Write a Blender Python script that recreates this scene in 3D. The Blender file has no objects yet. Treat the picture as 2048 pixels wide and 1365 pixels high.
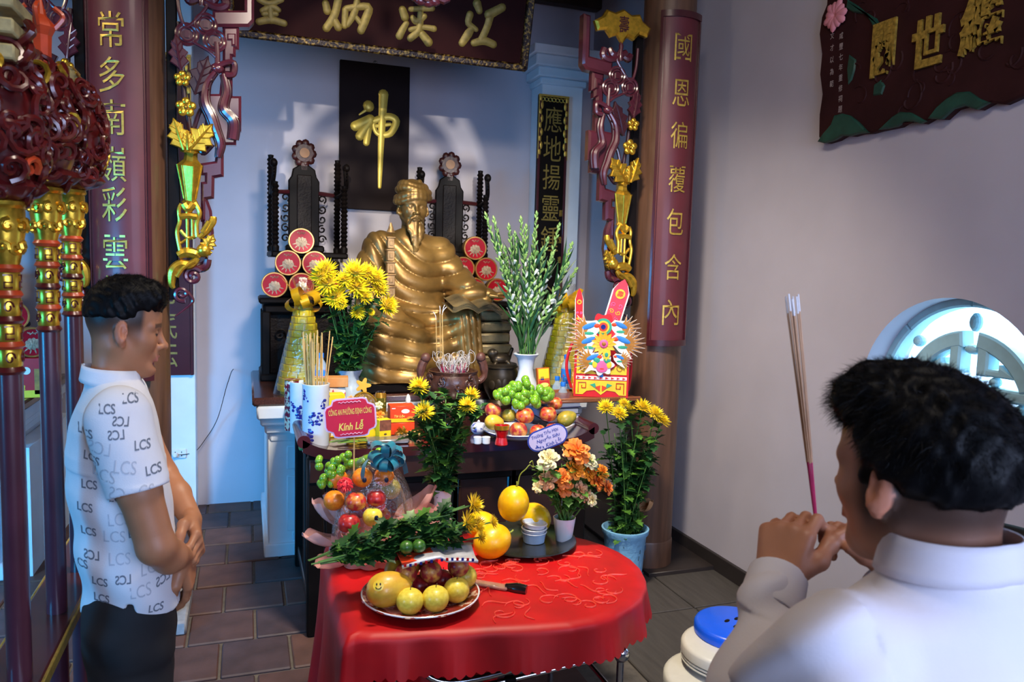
import bpy, bmesh, math, random
import numpy as np
from mathutils import Vector, Matrix, Euler
from mathutils.bvhtree import BVHTree
random.seed(7); RNG = np.random.default_rng(7)
S = bpy.context.scene; COL = S.collection
PI = math.pi
# ---------------------------------------------------------------- camera
FPX = 1516.0
_Y = Vector((-532, 157, -1516)).normalized()
_X = Vector((4326, 18, -1516)); _X = (_X - _Y * _X.dot(_Y)).normalized()
_Z = _X.cross(_Y)
CM = Matrix((_X, _Y, _Z))            # camera axes -> room axes
CAM = Vector((0, 0, 1.75))
cam = bpy.data.cameras.new('camera'); camo = bpy.data.objects.new('camera', cam); COL.objects.link(camo)
cam.sensor_width = 36; cam.lens = FPX / 2048 * 36; cam.clip_start = 0.05
camo.matrix_world = Matrix.Translation(CAM) @ CM.to_4x4()
cam.dof.use_dof = True; cam.dof.focus_distance = 3.3; cam.dof.aperture_fstop = 7.0
S.camera = camo
S.view_settings.view_transform = 'Standard'; S.view_settings.look = 'None'
S.view_settings.exposure = 0.0; S.view_settings.gamma = 1.0; S.view_settings.use_curve_mapping = False
# ---------------------------------------------------------------- world and lights
w = bpy.data.worlds.new('world'); S.world = w; w.use_nodes = True
bg = w.node_tree.nodes['Background']; bg.inputs[0].default_value = (0.42, 0.68, 1.0, 1); bg.inputs[1].default_value = 4.0
def light(name, kind, loc, target, energy, color, size=1, size_y=None, spread=None, angle=None, blend=None, cone=None):
    l = bpy.data.lights.new(name, kind); l.energy = energy; l.color = color
    if kind == 'AREA':
        l.size = size
        if size_y: l.shape = 'RECTANGLE'; l.size_y = size_y
        if spread: l.spread = math.radians(spread)
    if kind == 'SUN' and angle: l.angle = math.radians(angle)
    if kind in ('POINT', 'SPOT'): l.shadow_soft_size = size
    if kind == 'SPOT': l.spot_size = math.radians(cone or 60); l.spot_blend = blend or .3
    o = bpy.data.objects.new(name, l); COL.objects.link(o); o.location = loc
    o.rotation_euler = (Vector(target) - Vector(loc)).to_track_quat('-Z', 'Y').to_euler()
    return o
S.cycles.max_bounces = 6; S.cycles.diffuse_bounces = 3; S.cycles.glossy_bounces = 3; S.cycles.transmission_bounces = 5; S.cycles.transparent_max_bounces = 14; S.cycles.caustics_reflective = False; S.cycles.caustics_refractive = False
# cool daylight from the doors on the left and behind the photographer, warm ceiling lamps, low sun through the fretwork window
light('left_door_daylight', 'AREA', (-2.9, 1.0, 1.5), (-.1, 5.6, .2), 70, (.02, .40, .9), 1.3, .9, spread=82)
light('rear_door_daylight', 'AREA', (1.2, -1.9, 2.0), (1.1, 3, 1.0), 62, (.52, .64, 1.0), 2.4, 1.4, spread=115)
light('ceiling_lamp', 'AREA', (.4, .9, 3.8), (.9, 3.9, .9), 30, (1.0, .86, .72), .8, .5)
light('altar_lamp', 'AREA', (.85, 2.3, 3.5), (1.0, 3.8, .8), 58, (1.0, .87, .70), .4, .25, spread=105)
light('side_bay_lamp', 'AREA', (-2.2, 2.6, 3.7), (-2.2, 4.6, .8), 30, (1.0, .82, .55), .6, .4)
light('window_daylight', 'AREA', (3.7, 2.4, 2.6), (1.4, 1.6, .9), 90, (.55, .85, 1.0), 1.0, .8)
light('low_sun', 'SUN', (0, 0, 6), (1.2, 8, 5.4), 1.6, (1.0, .92, .76), angle=.7)
# ---------------------------------------------------------------- pixel helpers (rays of the photograph met with real planes)
def ray(px, py): return CM @ Vector(((px - 1024) / FPX, -(py - 682.5) / FPX, -1))
def onz(px, py, z): r = ray(px, py); return CAM + r * ((z - 1.75) / r.z)
def onY(px, py, Y): r = ray(px, py); return CAM + r * (Y / r.y)
def onX(px, py, X): r = ray(px, py); return CAM + r * (X / r.x)
# ---------------------------------------------------------------- materials
def lin(c):
    if isinstance(c, str):
        c = c.lstrip('#'); c = [int(c[i:i+2], 16) / 255 for i in (0, 2, 4)]
    return tuple(((v / 12.92) if v <= .04045 else ((v + .055) / 1.055) ** 2.4) for v in c[:3])
MATS = {}
def mat(name, col, rough=.5, metal=0, var=.12, scale=25, bump=0, bscale=60, spec=None, trans=0, alpha=1, coat=0, emit=0, sheen=0, col2=None, attr=None, sss=0, ior=None, stretch=None, ramp=None, wave=None):
    if name in MATS: return MATS[name]
    m = bpy.data.materials.new(name); m.use_nodes = True; nt = m.node_tree; N = nt.nodes; L = nt.links
    b = N['Principled BSDF']; c = lin(col)
    tc = N.new('ShaderNodeTexCoord'); mp = N.new('ShaderNodeMapping'); L.new(tc.outputs['Object'], mp.inputs[0])
    if stretch: mp.inputs['Scale'].default_value = stretch
    nz = N.new('ShaderNodeTexNoise'); nz.inputs['Scale'].default_value = scale; nz.inputs['Detail'].default_value = 5
    L.new(mp.outputs[0], nz.inputs['Vector']); fac = nz.outputs[0]
    if wave:
        wv = N.new('ShaderNodeTexWave'); wv.inputs['Scale'].default_value = wave; wv.inputs['Distortion'].default_value = 6; wv.inputs['Detail'].default_value = 3
        L.new(mp.outputs[0], wv.inputs[0]); fac = wv.outputs[1]
    rp = N.new('ShaderNodeValToRGB'); L.new(fac, rp.inputs[0])
    lo, hi = ramp or (.3, .7)
    rp.color_ramp.elements[0].position = lo; rp.color_ramp.elements[1].position = hi
    if col2: a, d = c, lin(col2)
    else: a = tuple(v * (1 - var) for v in c); d = tuple(min(1, v * (1 + var)) for v in c)
    rp.color_ramp.elements[0].color = (*a, 1); rp.color_ramp.elements[1].color = (*d, 1)
    out = rp.outputs[0]
    if attr:
        at = N.new('ShaderNodeVertexColor'); at.layer_name = attr
        mx = N.new('ShaderNodeMix'); mx.data_type = 'RGBA'; mx.blend_type = 'MULTIPLY'; mx.inputs[0].default_value = 1
        L.new(at.outputs[0], mx.inputs[6]); L.new(out, mx.inputs[7]); out = mx.outputs[2]
    L.new(out, b.inputs['Base Color'])
    b.inputs['Roughness'].default_value = rough; b.inputs['Metallic'].default_value = metal
    if spec is not None: b.inputs['Specular IOR Level'].default_value = spec
    if trans: b.inputs['Transmission Weight'].default_value = trans
    if ior: b.inputs['IOR'].default_value = ior
    if alpha < 1: b.inputs['Alpha'].default_value = alpha
    if coat: b.inputs['Coat Weight'].default_value = coat; b.inputs['Coat Roughness'].default_value = .12
    if sheen: b.inputs['Sheen Weight'].default_value = sheen
    if sss: b.inputs['Subsurface Weight'].default_value = sss; b.inputs['Subsurface Radius'].default_value = (.012, .005, .003); b.inputs['Subsurface Scale'].default_value = 1
    if emit: L.new(out, b.inputs['Emission Color']); b.inputs['Emission Strength'].default_value = emit
    if bump:
        n2 = N.new('ShaderNodeTexNoise'); n2.inputs['Scale'].default_value = bscale; n2.inputs['Detail'].default_value = 4
        L.new(mp.outputs[0], n2.inputs['Vector'])
        bp = N.new('ShaderNodeBump'); bp.inputs['Strength'].default_value = bump; bp.inputs['Distance'].default_value = .004
        L.new(n2.outputs[0], bp.inputs['Height']); L.new(bp.outputs[0], b.inputs['Normal'])
    MATS[name] = m; return m
def cellophane(name, col='#ffffff', a=.12):
    if name in MATS: return MATS[name]
    m = bpy.data.materials.new(name); m.use_nodes = True; nt = m.node_tree; N = nt.nodes; L = nt.links
    N.remove(N['Principled BSDF'])
    t = N.new('ShaderNodeBsdfTransparent'); g = N.new('ShaderNodeBsdfGlossy'); g.inputs['Roughness'].default_value = .12; g.inputs[0].default_value = (*lin(col), 1)
    nz = N.new('ShaderNodeTexNoise'); nz.inputs['Scale'].default_value = 30; bp = N.new('ShaderNodeBump'); bp.inputs['Strength'].default_value = .6; bp.inputs['Distance'].default_value = .01
    L.new(nz.outputs[0], bp.inputs['Height']); L.new(bp.outputs[0], g.inputs['Normal'])
    lw = N.new('ShaderNodeLayerWeight'); lw.inputs[0].default_value = .25
    mm = N.new('ShaderNodeMath'); mm.operation = 'MULTIPLY_ADD'; mm.inputs[1].default_value = .5; mm.inputs[2].default_value = a; L.new(lw.outputs['Facing'], mm.inputs[0])
    mx = N.new('ShaderNodeMixShader'); L.new(mm.outputs[0], mx.inputs[0]); L.new(t.outputs[0], mx.inputs[1]); L.new(g.outputs[0], mx.inputs[2])
    L.new(mx.outputs[0], N['Material Output'].inputs[0]); MATS[name] = m; return m
# ---------------------------------------------------------------- objects
def thing(name, label, cat, loc=(0, 0, 0), rz=0, group=None, rot=None, kind=None):
    o = bpy.data.objects.new(name, None); COL.objects.link(o); o.empty_display_size = .05
    o.location = loc; o.rotation_euler = rot or (0, 0, rz)
    o['label'] = label; o['category'] = cat
    if group: o['group'] = group
    if kind: o['kind'] = kind
    return o
def tag(o, label, cat, group=None, kind=None):
    o['label'] = label; o['category'] = cat
    if group: o['group'] = group
    if kind: o['kind'] = kind
    return o
def struct(o, label=None, cat=None):
    o['kind'] = 'structure'
    if label: o['label'] = label
    if cat: o['category'] = cat
    return o
def copy_tree(o, parent=None):
    c = o.copy(); COL.objects.link(c); c.parent = parent
    for ch in o.children: copy_tree(ch, c)
    return c
def clone(root, loc, rz=None, label=None, scale=None, rot=None, group=None):
    c = copy_tree(root); c.location = loc
    if rz is not None: c.rotation_euler = (0, 0, rz)
    if rot is not None: c.rotation_euler = rot
    if scale is not None: c.scale = (scale,) * 3 if isinstance(scale, (int, float)) else scale
    if label: c['label'] = label
    if group: c['group'] = group
    return c
def meshobj(name, me, mats, parent=None, smooth=40):
    for m in (mats if isinstance(mats, (list, tuple)) else [mats]): me.materials.append(m)
    if smooth:
        me.polygons.foreach_set('use_smooth', [True] * len(me.polygons))
        if smooth < 180: me.set_sharp_from_angle(angle=math.radians(smooth))
    o = bpy.data.objects.new(name, me); COL.objects.link(o)
    if parent: o.parent = parent
    return o
def rotM(rx=0, ry=0, rz=0): return Euler((rx, ry, rz)).to_matrix().to_4x4()
def TR(x=0, y=0, z=0, rx=0, ry=0, rz=0, s=1): return Matrix.Translation((x, y, z)) @ rotM(rx, ry, rz) @ Matrix.Scale(s, 4)
def align(d, up=(0, 0, 1)):
    return Vector(d).to_track_quat('Z', 'Y').to_matrix().to_4x4()
class MB:
    def __init__(s): s.v = []; s.f = []; s.m = []; s.M = Matrix.Identity(4)
    def add(s, vs, fs, m=0, M=None):
        T = s.M @ M if M is not None else s.M
        b = len(s.v); s.v += [tuple(T @ Vector(v)) for v in vs]
        s.f += [tuple(b + i for i in f) for f in fs]; s.m += [m] * len(fs); return s
    def box(s, c, sz, m=0, M=None, ch=0):
        x, y, z = (d / 2 for d in sz)
        if ch:
            ch = min(ch, x * .9, y * .9, z * .9)
            bm = bmesh.new(); bmesh.ops.create_cube(bm, size=1)
            for v in bm.verts: v.co = Vector((v.co.x * 2 * x + c[0], v.co.y * 2 * y + c[1], v.co.z * 2 * z + c[2]))
            bmesh.ops.bevel(bm, geom=bm.edges[:], offset=ch, segments=1, affect='EDGES')
            bm.verts.index_update()
            s.add([v.co.copy() for v in bm.verts], [[v.index for v in f.verts] for f in bm.faces], m, M); bm.free(); return s
        vs = [(c[0] + i * x, c[1] + j * y, c[2] + k * z) for i in (-1, 1) for j in (-1, 1) for k in (-1, 1)]
        return s.add(vs, [(0, 1, 3, 2), (4, 6, 7, 5), (0, 4, 5, 1), (2, 3, 7, 6), (0, 2, 6, 4), (1, 5, 7, 3)], m, M)
    def tube(s, pts, r, n=8, m=0, M=None, closed=False, caps=True, flat=1.0, up=None):
        P = [Vector(p) for p in pts]; K = len(P); R = r if isinstance(r, (list, tuple)) else [r] * K
        vs = []; prev = Vector(up) if up else None
        for i in range(K):
            if closed: t = P[(i + 1) % K] - P[i - 1]
            else: t = P[min(i + 1, K - 1)] - P[max(i - 1, 0)]
            if t.length < 1e-9: t = Vector((0, 0, 1))
            t.normalize()
            if prev is None: prev = t.orthogonal()
            a = prev - t * prev.dot(t)
            if a.length < 1e-6: a = t.orthogonal()
            a.normalize(); b = t.cross(a); prev = a
            for k in range(n):
                an = 2 * PI * k / n; vs.append(P[i] + a * (math.cos(an) * R[i]) + b * (math.sin(an) * R[i] * flat))
        fs = []
        for i in range(K if closed else K - 1):
            j = (i + 1) % K
            for k in range(n):
                l = (k + 1) % n; fs.append((i * n + k, i * n + l, j * n + l, j * n + k))
        if caps and not closed: fs += [tuple(range(n - 1, -1, -1)), tuple((K - 1) * n + k for k in range(n))]
        return s.add(vs, fs, m, M)
    def cyl(s, a, b, r0, r1=None, n=16, m=0, M=None): return s.tube([a, b], [r0, r0 if r1 is None else r1], n, m, M)
    def lathe(s, prof, n=24, m=0, M=None, closed=False, wob=None):
        vs = []; fs = []; K = len(prof)
        for i, (r, z) in enumerate(prof):
            for k in range(n):
                a = 2 * PI * k / n; rr = r * (wob(a, z) if wob else 1); vs.append((rr * math.cos(a), rr * math.sin(a), z))
        for i in range(K - 1):
            for k in range(n):
                l = (k + 1) % n; fs.append((i * n + k, i * n + l, (i + 1) * n + l, (i + 1) * n + k))
        if prof[0][0] > 1e-5: fs.append(tuple(range(n - 1, -1, -1)))
        if prof[-1][0] > 1e-5 and not closed: fs.append(tuple((K - 1) * n + k for k in range(n)))
        return s.add(vs, fs, m, M)
    def prism(s, out, z0, z1, m=0, M=None):
        n = len(out); a = sum(out[i][0] * out[(i + 1) % n][1] - out[(i + 1) % n][0] * out[i][1] for i in range(n))
        if a < 0: out = out[::-1]
        vs = [(x, y, z0) for x, y in out] + [(x, y, z1) for x, y in out]
        fs = [tuple(range(n - 1, -1, -1)), tuple(range(n, 2 * n))] + [(i, (i + 1) % n, n + (i + 1) % n, n + i) for i in range(n)]
        return s.add(vs, fs, m, M)
    def bprism(s, out, z0, z1, b, m=0, M=None):
        """prism with a chamfered front (z1) rim"""
        n = len(out); a = sum(out[i][0] * out[(i + 1) % n][1] - out[(i + 1) % n][0] * out[i][1] for i in range(n))
        if a < 0: out = out[::-1]
        ins = inset(out, b); zz = z1 - b
        vs = [(x, y, z0) for x, y in out] + [(x, y, zz) for x, y in out] + [(x, y, z1) for x, y in ins]
        fs = [tuple(range(n - 1, -1, -1)), tuple(range(2 * n, 3 * n))]
        for i in range(n):
            j = (i + 1) % n; fs += [(i, j, n + j, n + i), (n + i, n + j, 2 * n + j, 2 * n + i)]
        return s.add(vs, fs, m, M)
    def ell(s, c, r, n=14, k=9, m=0, M=None):
        if isinstance(r, (int, float)): r = (r, r, r)
        vs = [(c[0], c[1], c[2] - r[2])]; fs = []
        for i in range(1, k):
            t = PI * i / k
            for j in range(n):
                a = 2 * PI * j / n; vs.append((c[0] + r[0] * math.sin(t) * math.cos(a), c[1] + r[1] * math.sin(t) * math.sin(a), c[2] - r[2] * math.cos(t)))
        vs.append((c[0], c[1], c[2] + r[2])); T = len(vs) - 1
        for j in range(n): fs.append((0, 1 + (j + 1) % n, 1 + j))
        for i in range(k - 2):
            for j in range(n):
                l = (j + 1) % n; fs.append((1 + i * n + j, 1 + i * n + l, 1 + (i + 1) * n + l, 1 + (i + 1) * n + j))
        for j in range(n): fs.append((1 + (k - 2) * n + j, 1 + (k - 2) * n + (j + 1) % n, T))
        return s.add(vs, fs, m, M)
    def torus(s, c, R, r, n=24, k=8, m=0, M=None, flat=1.0):
        return s.tube([(c[0] + R * math.cos(2 * PI * i / n), c[1] + R * math.sin(2 * PI * i / n), c[2]) for i in range(n)], r, k, m, M, closed=True, up=(0, 0, 1), flat=flat)
    def grid(s, fn, nu, nv, m=0, M=None, cu=False):
        vs = [fn(i / nu, j / nv) for j in range(nv + 1) for i in range(nu + (0 if cu else 1))]; W = nu if cu else nu + 1; fs = []
        for j in range(nv):
            for i in range(nu):
                a = i; b = (i + 1) % W; fs.append((j * W + a, j * W + b, (j + 1) * W + b, (j + 1) * W + a))
        return s.add(vs, fs, m, M)
    def leaf(s, base, d, up, L, W, bend=.2, n=4, m=0, fold=.15, M=None, tip=1.0):
        d = Vector(d).normalized(); u = Vector(up); u = (u - d * u.dot(d)); u = u.normalized() if u.length > 1e-6 else d.orthogonal().normalized(); sd = d.cross(u)
        vs = []; B = Vector(base)
        for i in range(n + 1):
            t = i / n; w_ = W * .5 * math.sin(PI * min(1, (.12 + .88 * t) ** .8)) if i < n else .0
            c = B + d * (L * t) - u * (bend * L * t * t)
            vs += [c + sd * w_ + u * (fold * w_), c, c - sd * w_ + u * (fold * w_)]
        fs = []
        for i in range(n):
            a = 3 * i; fs += [(a, a + 1, a + 4, a + 3), (a + 1, a + 2, a + 5, a + 4)]
        return s.add(vs, fs, m, M)
    def ribbon(s, pts, wv, m=0, M=None):
        vs = []; K = len(pts)
        for i, p in enumerate(pts):
            wd = Vector(wv[i] if isinstance(wv, list) else wv) * .5; vs += [Vector(p) - wd, Vector(p) + wd]
        return s.add(vs, [(2 * i, 2 * i + 1, 2 * i + 3, 2 * i + 2) for i in range(K - 1)], m, M)
    def mesh(s):
        me = bpy.data.meshes.new('m'); me.from_pydata(s.v, [], s.f)
        if any(s.m): me.polygons.foreach_set('material_index', s.m)
        me.update(); return me
    def build(s, name, mats, parent=None, smooth=40, world=False):
        if world and parent:
            inv = parent.matrix_basis.inverted() if parent.parent is None else (parent.parent.matrix_basis @ parent.matrix_basis).inverted()
            s.v = [tuple(inv @ Vector(v)) for v in s.v]
        return meshobj(name, s.mesh(), mats, parent, smooth)
def inset(out, b):
    n = len(out); r = []
    for i in range(n):
        p, c, q = out[i - 1], out[i], out[(i + 1) % n]
        def nrm(a, d):
            x, y = d[0] - a[0], d[1] - a[1]; l = math.hypot(x, y) or 1; return (-y / l, x / l)
        n1, n2 = nrm(p, c), nrm(c, q); x, y = n1[0] + n2[0], n1[1] + n2[1]; l2 = x * x + y * y
        k = 2 * b / l2 if l2 > .5 else 2 * b
        r.append((c[0] + x * k * 1.0, c[1] + y * k * 1.0) if l2 > .5 else (c[0] + n1[0] * b, c[1] + n1[1] * b))
    return r
def spiral(cx, cy, r0, r1, a0, turns, n=24):
    return [(cx + (r0 + (r1 - r0) * i / n) * math.cos(a0 + turns * 2 * PI * i / n), cy + (r0 + (r1 - r0) * i / n) * math.sin(a0 + turns * 2 * PI * i / n)) for i in range(n + 1)]
def smooth_path(pts, k=4):
    P = [Vector(p) for p in pts]; out = []
    for i in range(len(P) - 1):
        a = P[max(i - 1, 0)]; b = P[i]; c = P[i + 1]; d = P[min(i + 2, len(P) - 1)]
        for j in range(k):
            t = j / k; out.append(.5 * ((2 * b) + (c - a) * t + (2 * a - 5 * b + 4 * c - d) * t * t + (3 * b - a - 3 * c + d) * t ** 3))
    out.append(P[-1]); return out
TXT = {}
def textdata(s, bold=0, shear=0):
    key = (s, bold, shear)
    if key in TXT: return TXT[key]
    cu = bpy.data.curves.new('t', 'FONT'); cu.body = s; cu.offset = bold; cu.shear = shear; cu.resolution_u = 3
    o = bpy.data.objects.new('t', cu); me = o.to_mesh()
    v = np.array([x.co[:2] for x in me.vertices]) if len(me.vertices) else np.zeros((1, 2)); f = [tuple(p.vertices) for p in me.polygons]
    o.to_mesh_clear(); bpy.data.objects.remove(o); bpy.data.curves.remove(cu)
    lo = v.min(0); hi = v.max(0); v = (v - (lo + hi) / 2) / np.maximum(hi - lo, 1e-6)
    TXT[key] = (v, f, (hi - lo)[0] / (hi - lo)[1]); return TXT[key]
def addtext(mb, s, wd, ht, M, m=0, bold=0, shear=0, bendR=None, z=0.0):
    """flat lettering centred at M, in M's xy plane; wd None keeps proportions; bendR bends round a vertical axis behind"""
    v, f, asp = textdata(s, bold, shear); wd = wd or ht * asp; ht = ht or wd / asp; vs = []
    for x, y in v:
        X, Yy = x * wd, y * ht
        if bendR: a = X / bendR; vs.append((bendR * math.sin(a), Yy, z + bendR * (math.cos(a) - 1)))
        else: vs.append((X, Yy, z))
    mb.add(vs, f, m, M); return mb
# facing frame: x along the wall to the viewer's right, y up, z out of the wall towards the viewer
def wallframe(p, yaw=0): return Matrix.Translation(p) @ rotM(0, 0, yaw) @ Matrix(((1, 0, 0, 0), (0, 0, -1, 0), (0, 1, 0, 0), (0, 0, 0, 1)))
# ---------------------------------------------------------------- signed distance sculpting
class SDF:
    def __init__(s, lo, hi, h):
        s.lo = np.array(lo, float); s.h = h; s.n = np.ceil((np.array(hi) - s.lo) / h).astype(int) + 1
        s.ax = [(s.lo[i] + h * np.arange(s.n[i])).astype(np.float32) for i in range(3)]
        s.D = np.full(tuple(s.n), 1.0, np.float32)
    def put(s, fn, lo, hi, k, op='u'):
        i0 = np.maximum(0, np.floor((np.array(lo) - k - 3 * s.h - s.lo) / s.h).astype(int)); i1 = np.minimum(s.n, np.ceil((np.array(hi) + k + 3 * s.h - s.lo) / s.h).astype(int) + 1)
        if (i1 <= i0).any(): return s
        sl = tuple(slice(a, b) for a, b in zip(i0, i1))
        X = s.ax[0][sl[0]][:, None, None]; Y = s.ax[1][sl[1]][None, :, None]; Z = s.ax[2][sl[2]][None, None, :]
        d = fn(X, Y, Z); a = s.D[sl]
        if op == 'u':
            if k > 0: q = np.maximum(k - np.abs(a - d), 0) / k; r = np.minimum(a, d) - q * q * k * .25
            else: r = np.minimum(a, d)
        elif op == 's':
            d = -d; q = np.maximum(k - np.abs(a - d), 0) / max(k, 1e-6); r = np.maximum(a, d) + q * q * k * .25
        else: r = a + d
        s.D[sl] = r; return s
    def cap(s, a, b, ra, rb=None, k=.01, op='u'):
        a = np.array(a, float); b = np.array(b, float); rb = ra if rb is None else rb; ab = b - a; L2 = float(ab @ ab) or 1e-9; R = max(ra, rb)
        def fn(X, Y, Z):
            px, py, pz = X - a[0], Y - a[1], Z - a[2]; t = np.clip((px * ab[0] + py * ab[1] + pz * ab[2]) / L2, 0, 1)
            return np.sqrt((px - t * ab[0]) ** 2 + (py - t * ab[1]) ** 2 + (pz - t * ab[2]) ** 2) - (ra + (rb - ra) * t)
        return s.put(fn, np.minimum(a, b) - R, np.maximum(a, b) + R, k, op)
    def chain(s, pts, rs, k=.01, op='u'):
        for i in range(len(pts) - 1): s.cap(pts[i], pts[i + 1], rs[i], rs[i + 1], k, op)
        return s
    def ell(s, c, r, k=.01, rot=None, op='u'):
        R = np.array(Euler(rot).to_matrix()) if rot else np.eye(3); r = np.array(r, float); m = r.max()
        def fn(X, Y, Z):
            px, py, pz = X - c[0], Y - c[1], Z - c[2]
            q = [px * R[0, i] + py * R[1, i] + pz * R[2, i] for i in range(3)]
            k0 = np.sqrt(sum((q[i] / r[i]) ** 2 for i in range(3))); k1 = np.sqrt(sum((q[i] / r[i] ** 2) ** 2 for i in range(3))) + 1e-9
            return k0 * (k0 - 1) / k1
        return s.put(fn, np.array(c) - m, np.array(c) + m, k, op)
    def box(s, c, hsz, rnd=.01, k=.01, rot=None, op='u'):
        R = np.array(Euler(rot).to_matrix()) if rot else np.eye(3); m = float(np.linalg.norm(hsz))
        def fn(X, Y, Z):
            px, py, pz = X - c[0], Y - c[1], Z - c[2]
            q = [np.abs(px * R[0, i] + py * R[1, i] + pz * R[2, i]) - hsz[i] + rnd for i in range(3)]
            return np.sqrt(sum(np.maximum(t, 0) ** 2 for t in q)) + np.minimum(np.maximum(np.maximum(q[0], q[1]), q[2]), 0) - rnd
        return s.put(fn, np.array(c) - m, np.array(c) + m, k, op)
    def disp(s, fn):
        s.D += fn(s.ax[0][:, None, None], s.ax[1][None, :, None], s.ax[2][None, None, :]).astype(np.float32); return s
    def mesh(s):
        D = s.D; D[0] = D[-1] = 1; D[:, 0] = D[:, -1] = 1; D[:, :, 0] = D[:, :, -1] = 1
        I = D < 0; c = I[:-1, :-1, :-1].astype(np.int8)
        tot = sum(I[i:i - 1 or None, j:j - 1 or None, k:k - 1 or None].astype(np.int8) for i in (0, 1) for j in (0, 1) for k in (0, 1))
        act = np.argwhere((tot > 0) & (tot < 8)); idx = np.full(tot.shape, -1, np.int64); idx[tuple(act.T)] = np.arange(len(act))
        acc = np.zeros((len(act), 3)); cnt = np.zeros(len(act)); off = [(i, j, k) for i in (0, 1) for j in (0, 1) for k in (0, 1)]
        for o in off:
            for ax in range(3):
                if o[ax]: continue
                e = list(o); e[ax] = 1
                a = D[act[:, 0] + o[0], act[:, 1] + o[1], act[:, 2] + o[2]]; b = D[act[:, 0] + e[0], act[:, 1] + e[1], act[:, 2] + e[2]]
                hit = (a < 0) != (b < 0); t = np.where(hit, a / np.where(hit, a - b, 1), 0); p = np.array(o, float)[None].repeat(len(act), 0); p[:, ax] += t
                acc[hit] += p[hit]; cnt[hit] += 1
        V = s.lo + s.h * (act + acc / cnt[:, None]); F = []
        for ax in range(3):
            a = D.take(range(D.shape[ax] - 1), ax) < 0; b = D.take(range(1, D.shape[ax]), ax) < 0
            u, v = (ax + 1) % 3, (ax + 2) % 3
            for flip, msk in ((0, a & ~b), (1, ~a & b)):
                e = np.argwhere(msk); e = e[(e[:, u] > 0) & (e[:, v] > 0)]
                q = []
                for du, dv in ((-1, -1), (0, -1), (0, 0), (-1, 0)):
                    g = e.copy(); g[:, u] += du; g[:, v] += dv; q.append(idx[tuple(g.T)])
                q = np.stack(q, 1); F.append(q[:, ::-1] if flip else q)
        F = np.concatenate(F); F = F[(F >= 0).all(1)]
        return V, F
    def build(s, name, mats, parent=None, color=None, smooth=180, mi=None):
        V, F = s.mesh(); return vfobj(name, V, F, mats, parent, color, smooth, mi)
def vfobj(name, V, F, mats, parent=None, color=None, smooth=180, mi=None):
    me = bpy.data.meshes.new(name); me.vertices.add(len(V)); me.vertices.foreach_set('co', V.astype(np.float32).ravel())
    me.loops.add(F.size); me.loops.foreach_set('vertex_index', F.astype(np.int32).ravel()); me.polygons.add(len(F))
    me.polygons.foreach_set('loop_start', np.arange(0, F.size, F.shape[1], dtype=np.int32)); me.polygons.foreach_set('loop_total', np.full(len(F), F.shape[1], np.int32))
    me.update(calc_edges=True); me.validate()
    if color is not None:
        ca = me.color_attributes.new('Col', 'FLOAT_COLOR', 'POINT'); c = np.ones((len(V), 4), np.float32); c[:, :3] = color(V); ca.data.foreach_set('color', c.ravel())
    if mi is not None: me.polygons.foreach_set('material_index', mi(V[F].mean(1)).astype(np.int32))
    return meshobj(name, me, mats, parent, smooth)
def sstep(a, b, x): t = np.clip((x - a) / (b - a), 0, 1); return t * t * (3 - 2 * t)
# ================================================================ materials used all over
m_wall = mat('wall_paint', '#bbb6c1', .75, var=.04, scale=3, bump=.08, bscale=40)
m_white = mat('white_plaster', '#dfe6ee', .6, var=.05, scale=6, bump=.1, bscale=30)
m_tile = mat('brick_tile', '#5d4540', .42, var=.25, scale=7, bump=.25, bscale=50, col2='#44383a')
m_grout = mat('grout', '#5e5853', .9, var=.2, scale=30, bump=.3)
m_grey = mat('grey_floor_tile', '#474340', .55, var=.2, scale=5, stretch=(8, 1, 1), bump=.1)
m_ceil = mat('ceiling_wood', '#3b2a20', .6, var=.3, scale=8, stretch=(1, 8, 1))
m_colw = mat('column_wood', '#5f4231', .42, scale=6, var=.28, stretch=(6, 6, .5), bump=.15, bscale=20)
m_stone = mat('plinth_stone', '#8f8f94', .75, var=.2, scale=18, bump=.4)
m_gran = mat('granite_top', '#5b3730', .22, var=.5, scale=160, col2='#3c2623', coat=.3)
m_lacq = mat('maroon_lacquer', '#5c1f26', .5, var=.18, scale=6, coat=.08)
m_lacqd = mat('maroon_lacquer_edge', '#43141b', .28, var=.15, scale=8, coat=.4)
m_gold = mat('gold_leaf', '#e0b23a', .28, .85, var=.25, scale=40, bump=.1, bscale=90)
m_goldp = mat('gold_paint', '#c8a64a', .42, .55, var=.25, scale=50)
m_black = mat('black_lacquer', '#120d0c', .5, var=.3, scale=10, spec=.12)
m_dark = mat('dark_rosewood', '#2b1714', .38, var=.3, scale=8, coat=.1, bump=.12, bscale=30)
m_red = mat('red_gloss', '#c5101c', .3, var=.1, scale=10, coat=.3)
m_chrome = mat('chrome', '#c9ccd2', .14, 1.0, var=.05)
m_leaf = mat('leaf_green', '#1f4a22', .45, var=.45, scale=30)
m_leaf2 = mat('leaf_green_light', '#4d7a2c', .45, var=.4, scale=30)
m_stem = mat('stem_green', '#4e7a34', .5, var=.3, scale=40)
m_yel = mat('yellow_petal', '#f7d508', .5, var=.12, scale=60, sheen=.1)
m_porc = mat('white_porcelain', '#dfe6ee', .14, var=.04, scale=12, coat=.4)
m_cob = mat('cobalt_glaze', '#232a86', .2, var=.35, scale=60, coat=.3)
m_cell = cellophane('cellophane')
m_paper = mat('white_paper', '#eeeae2', .7, var=.05, scale=20)
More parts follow.
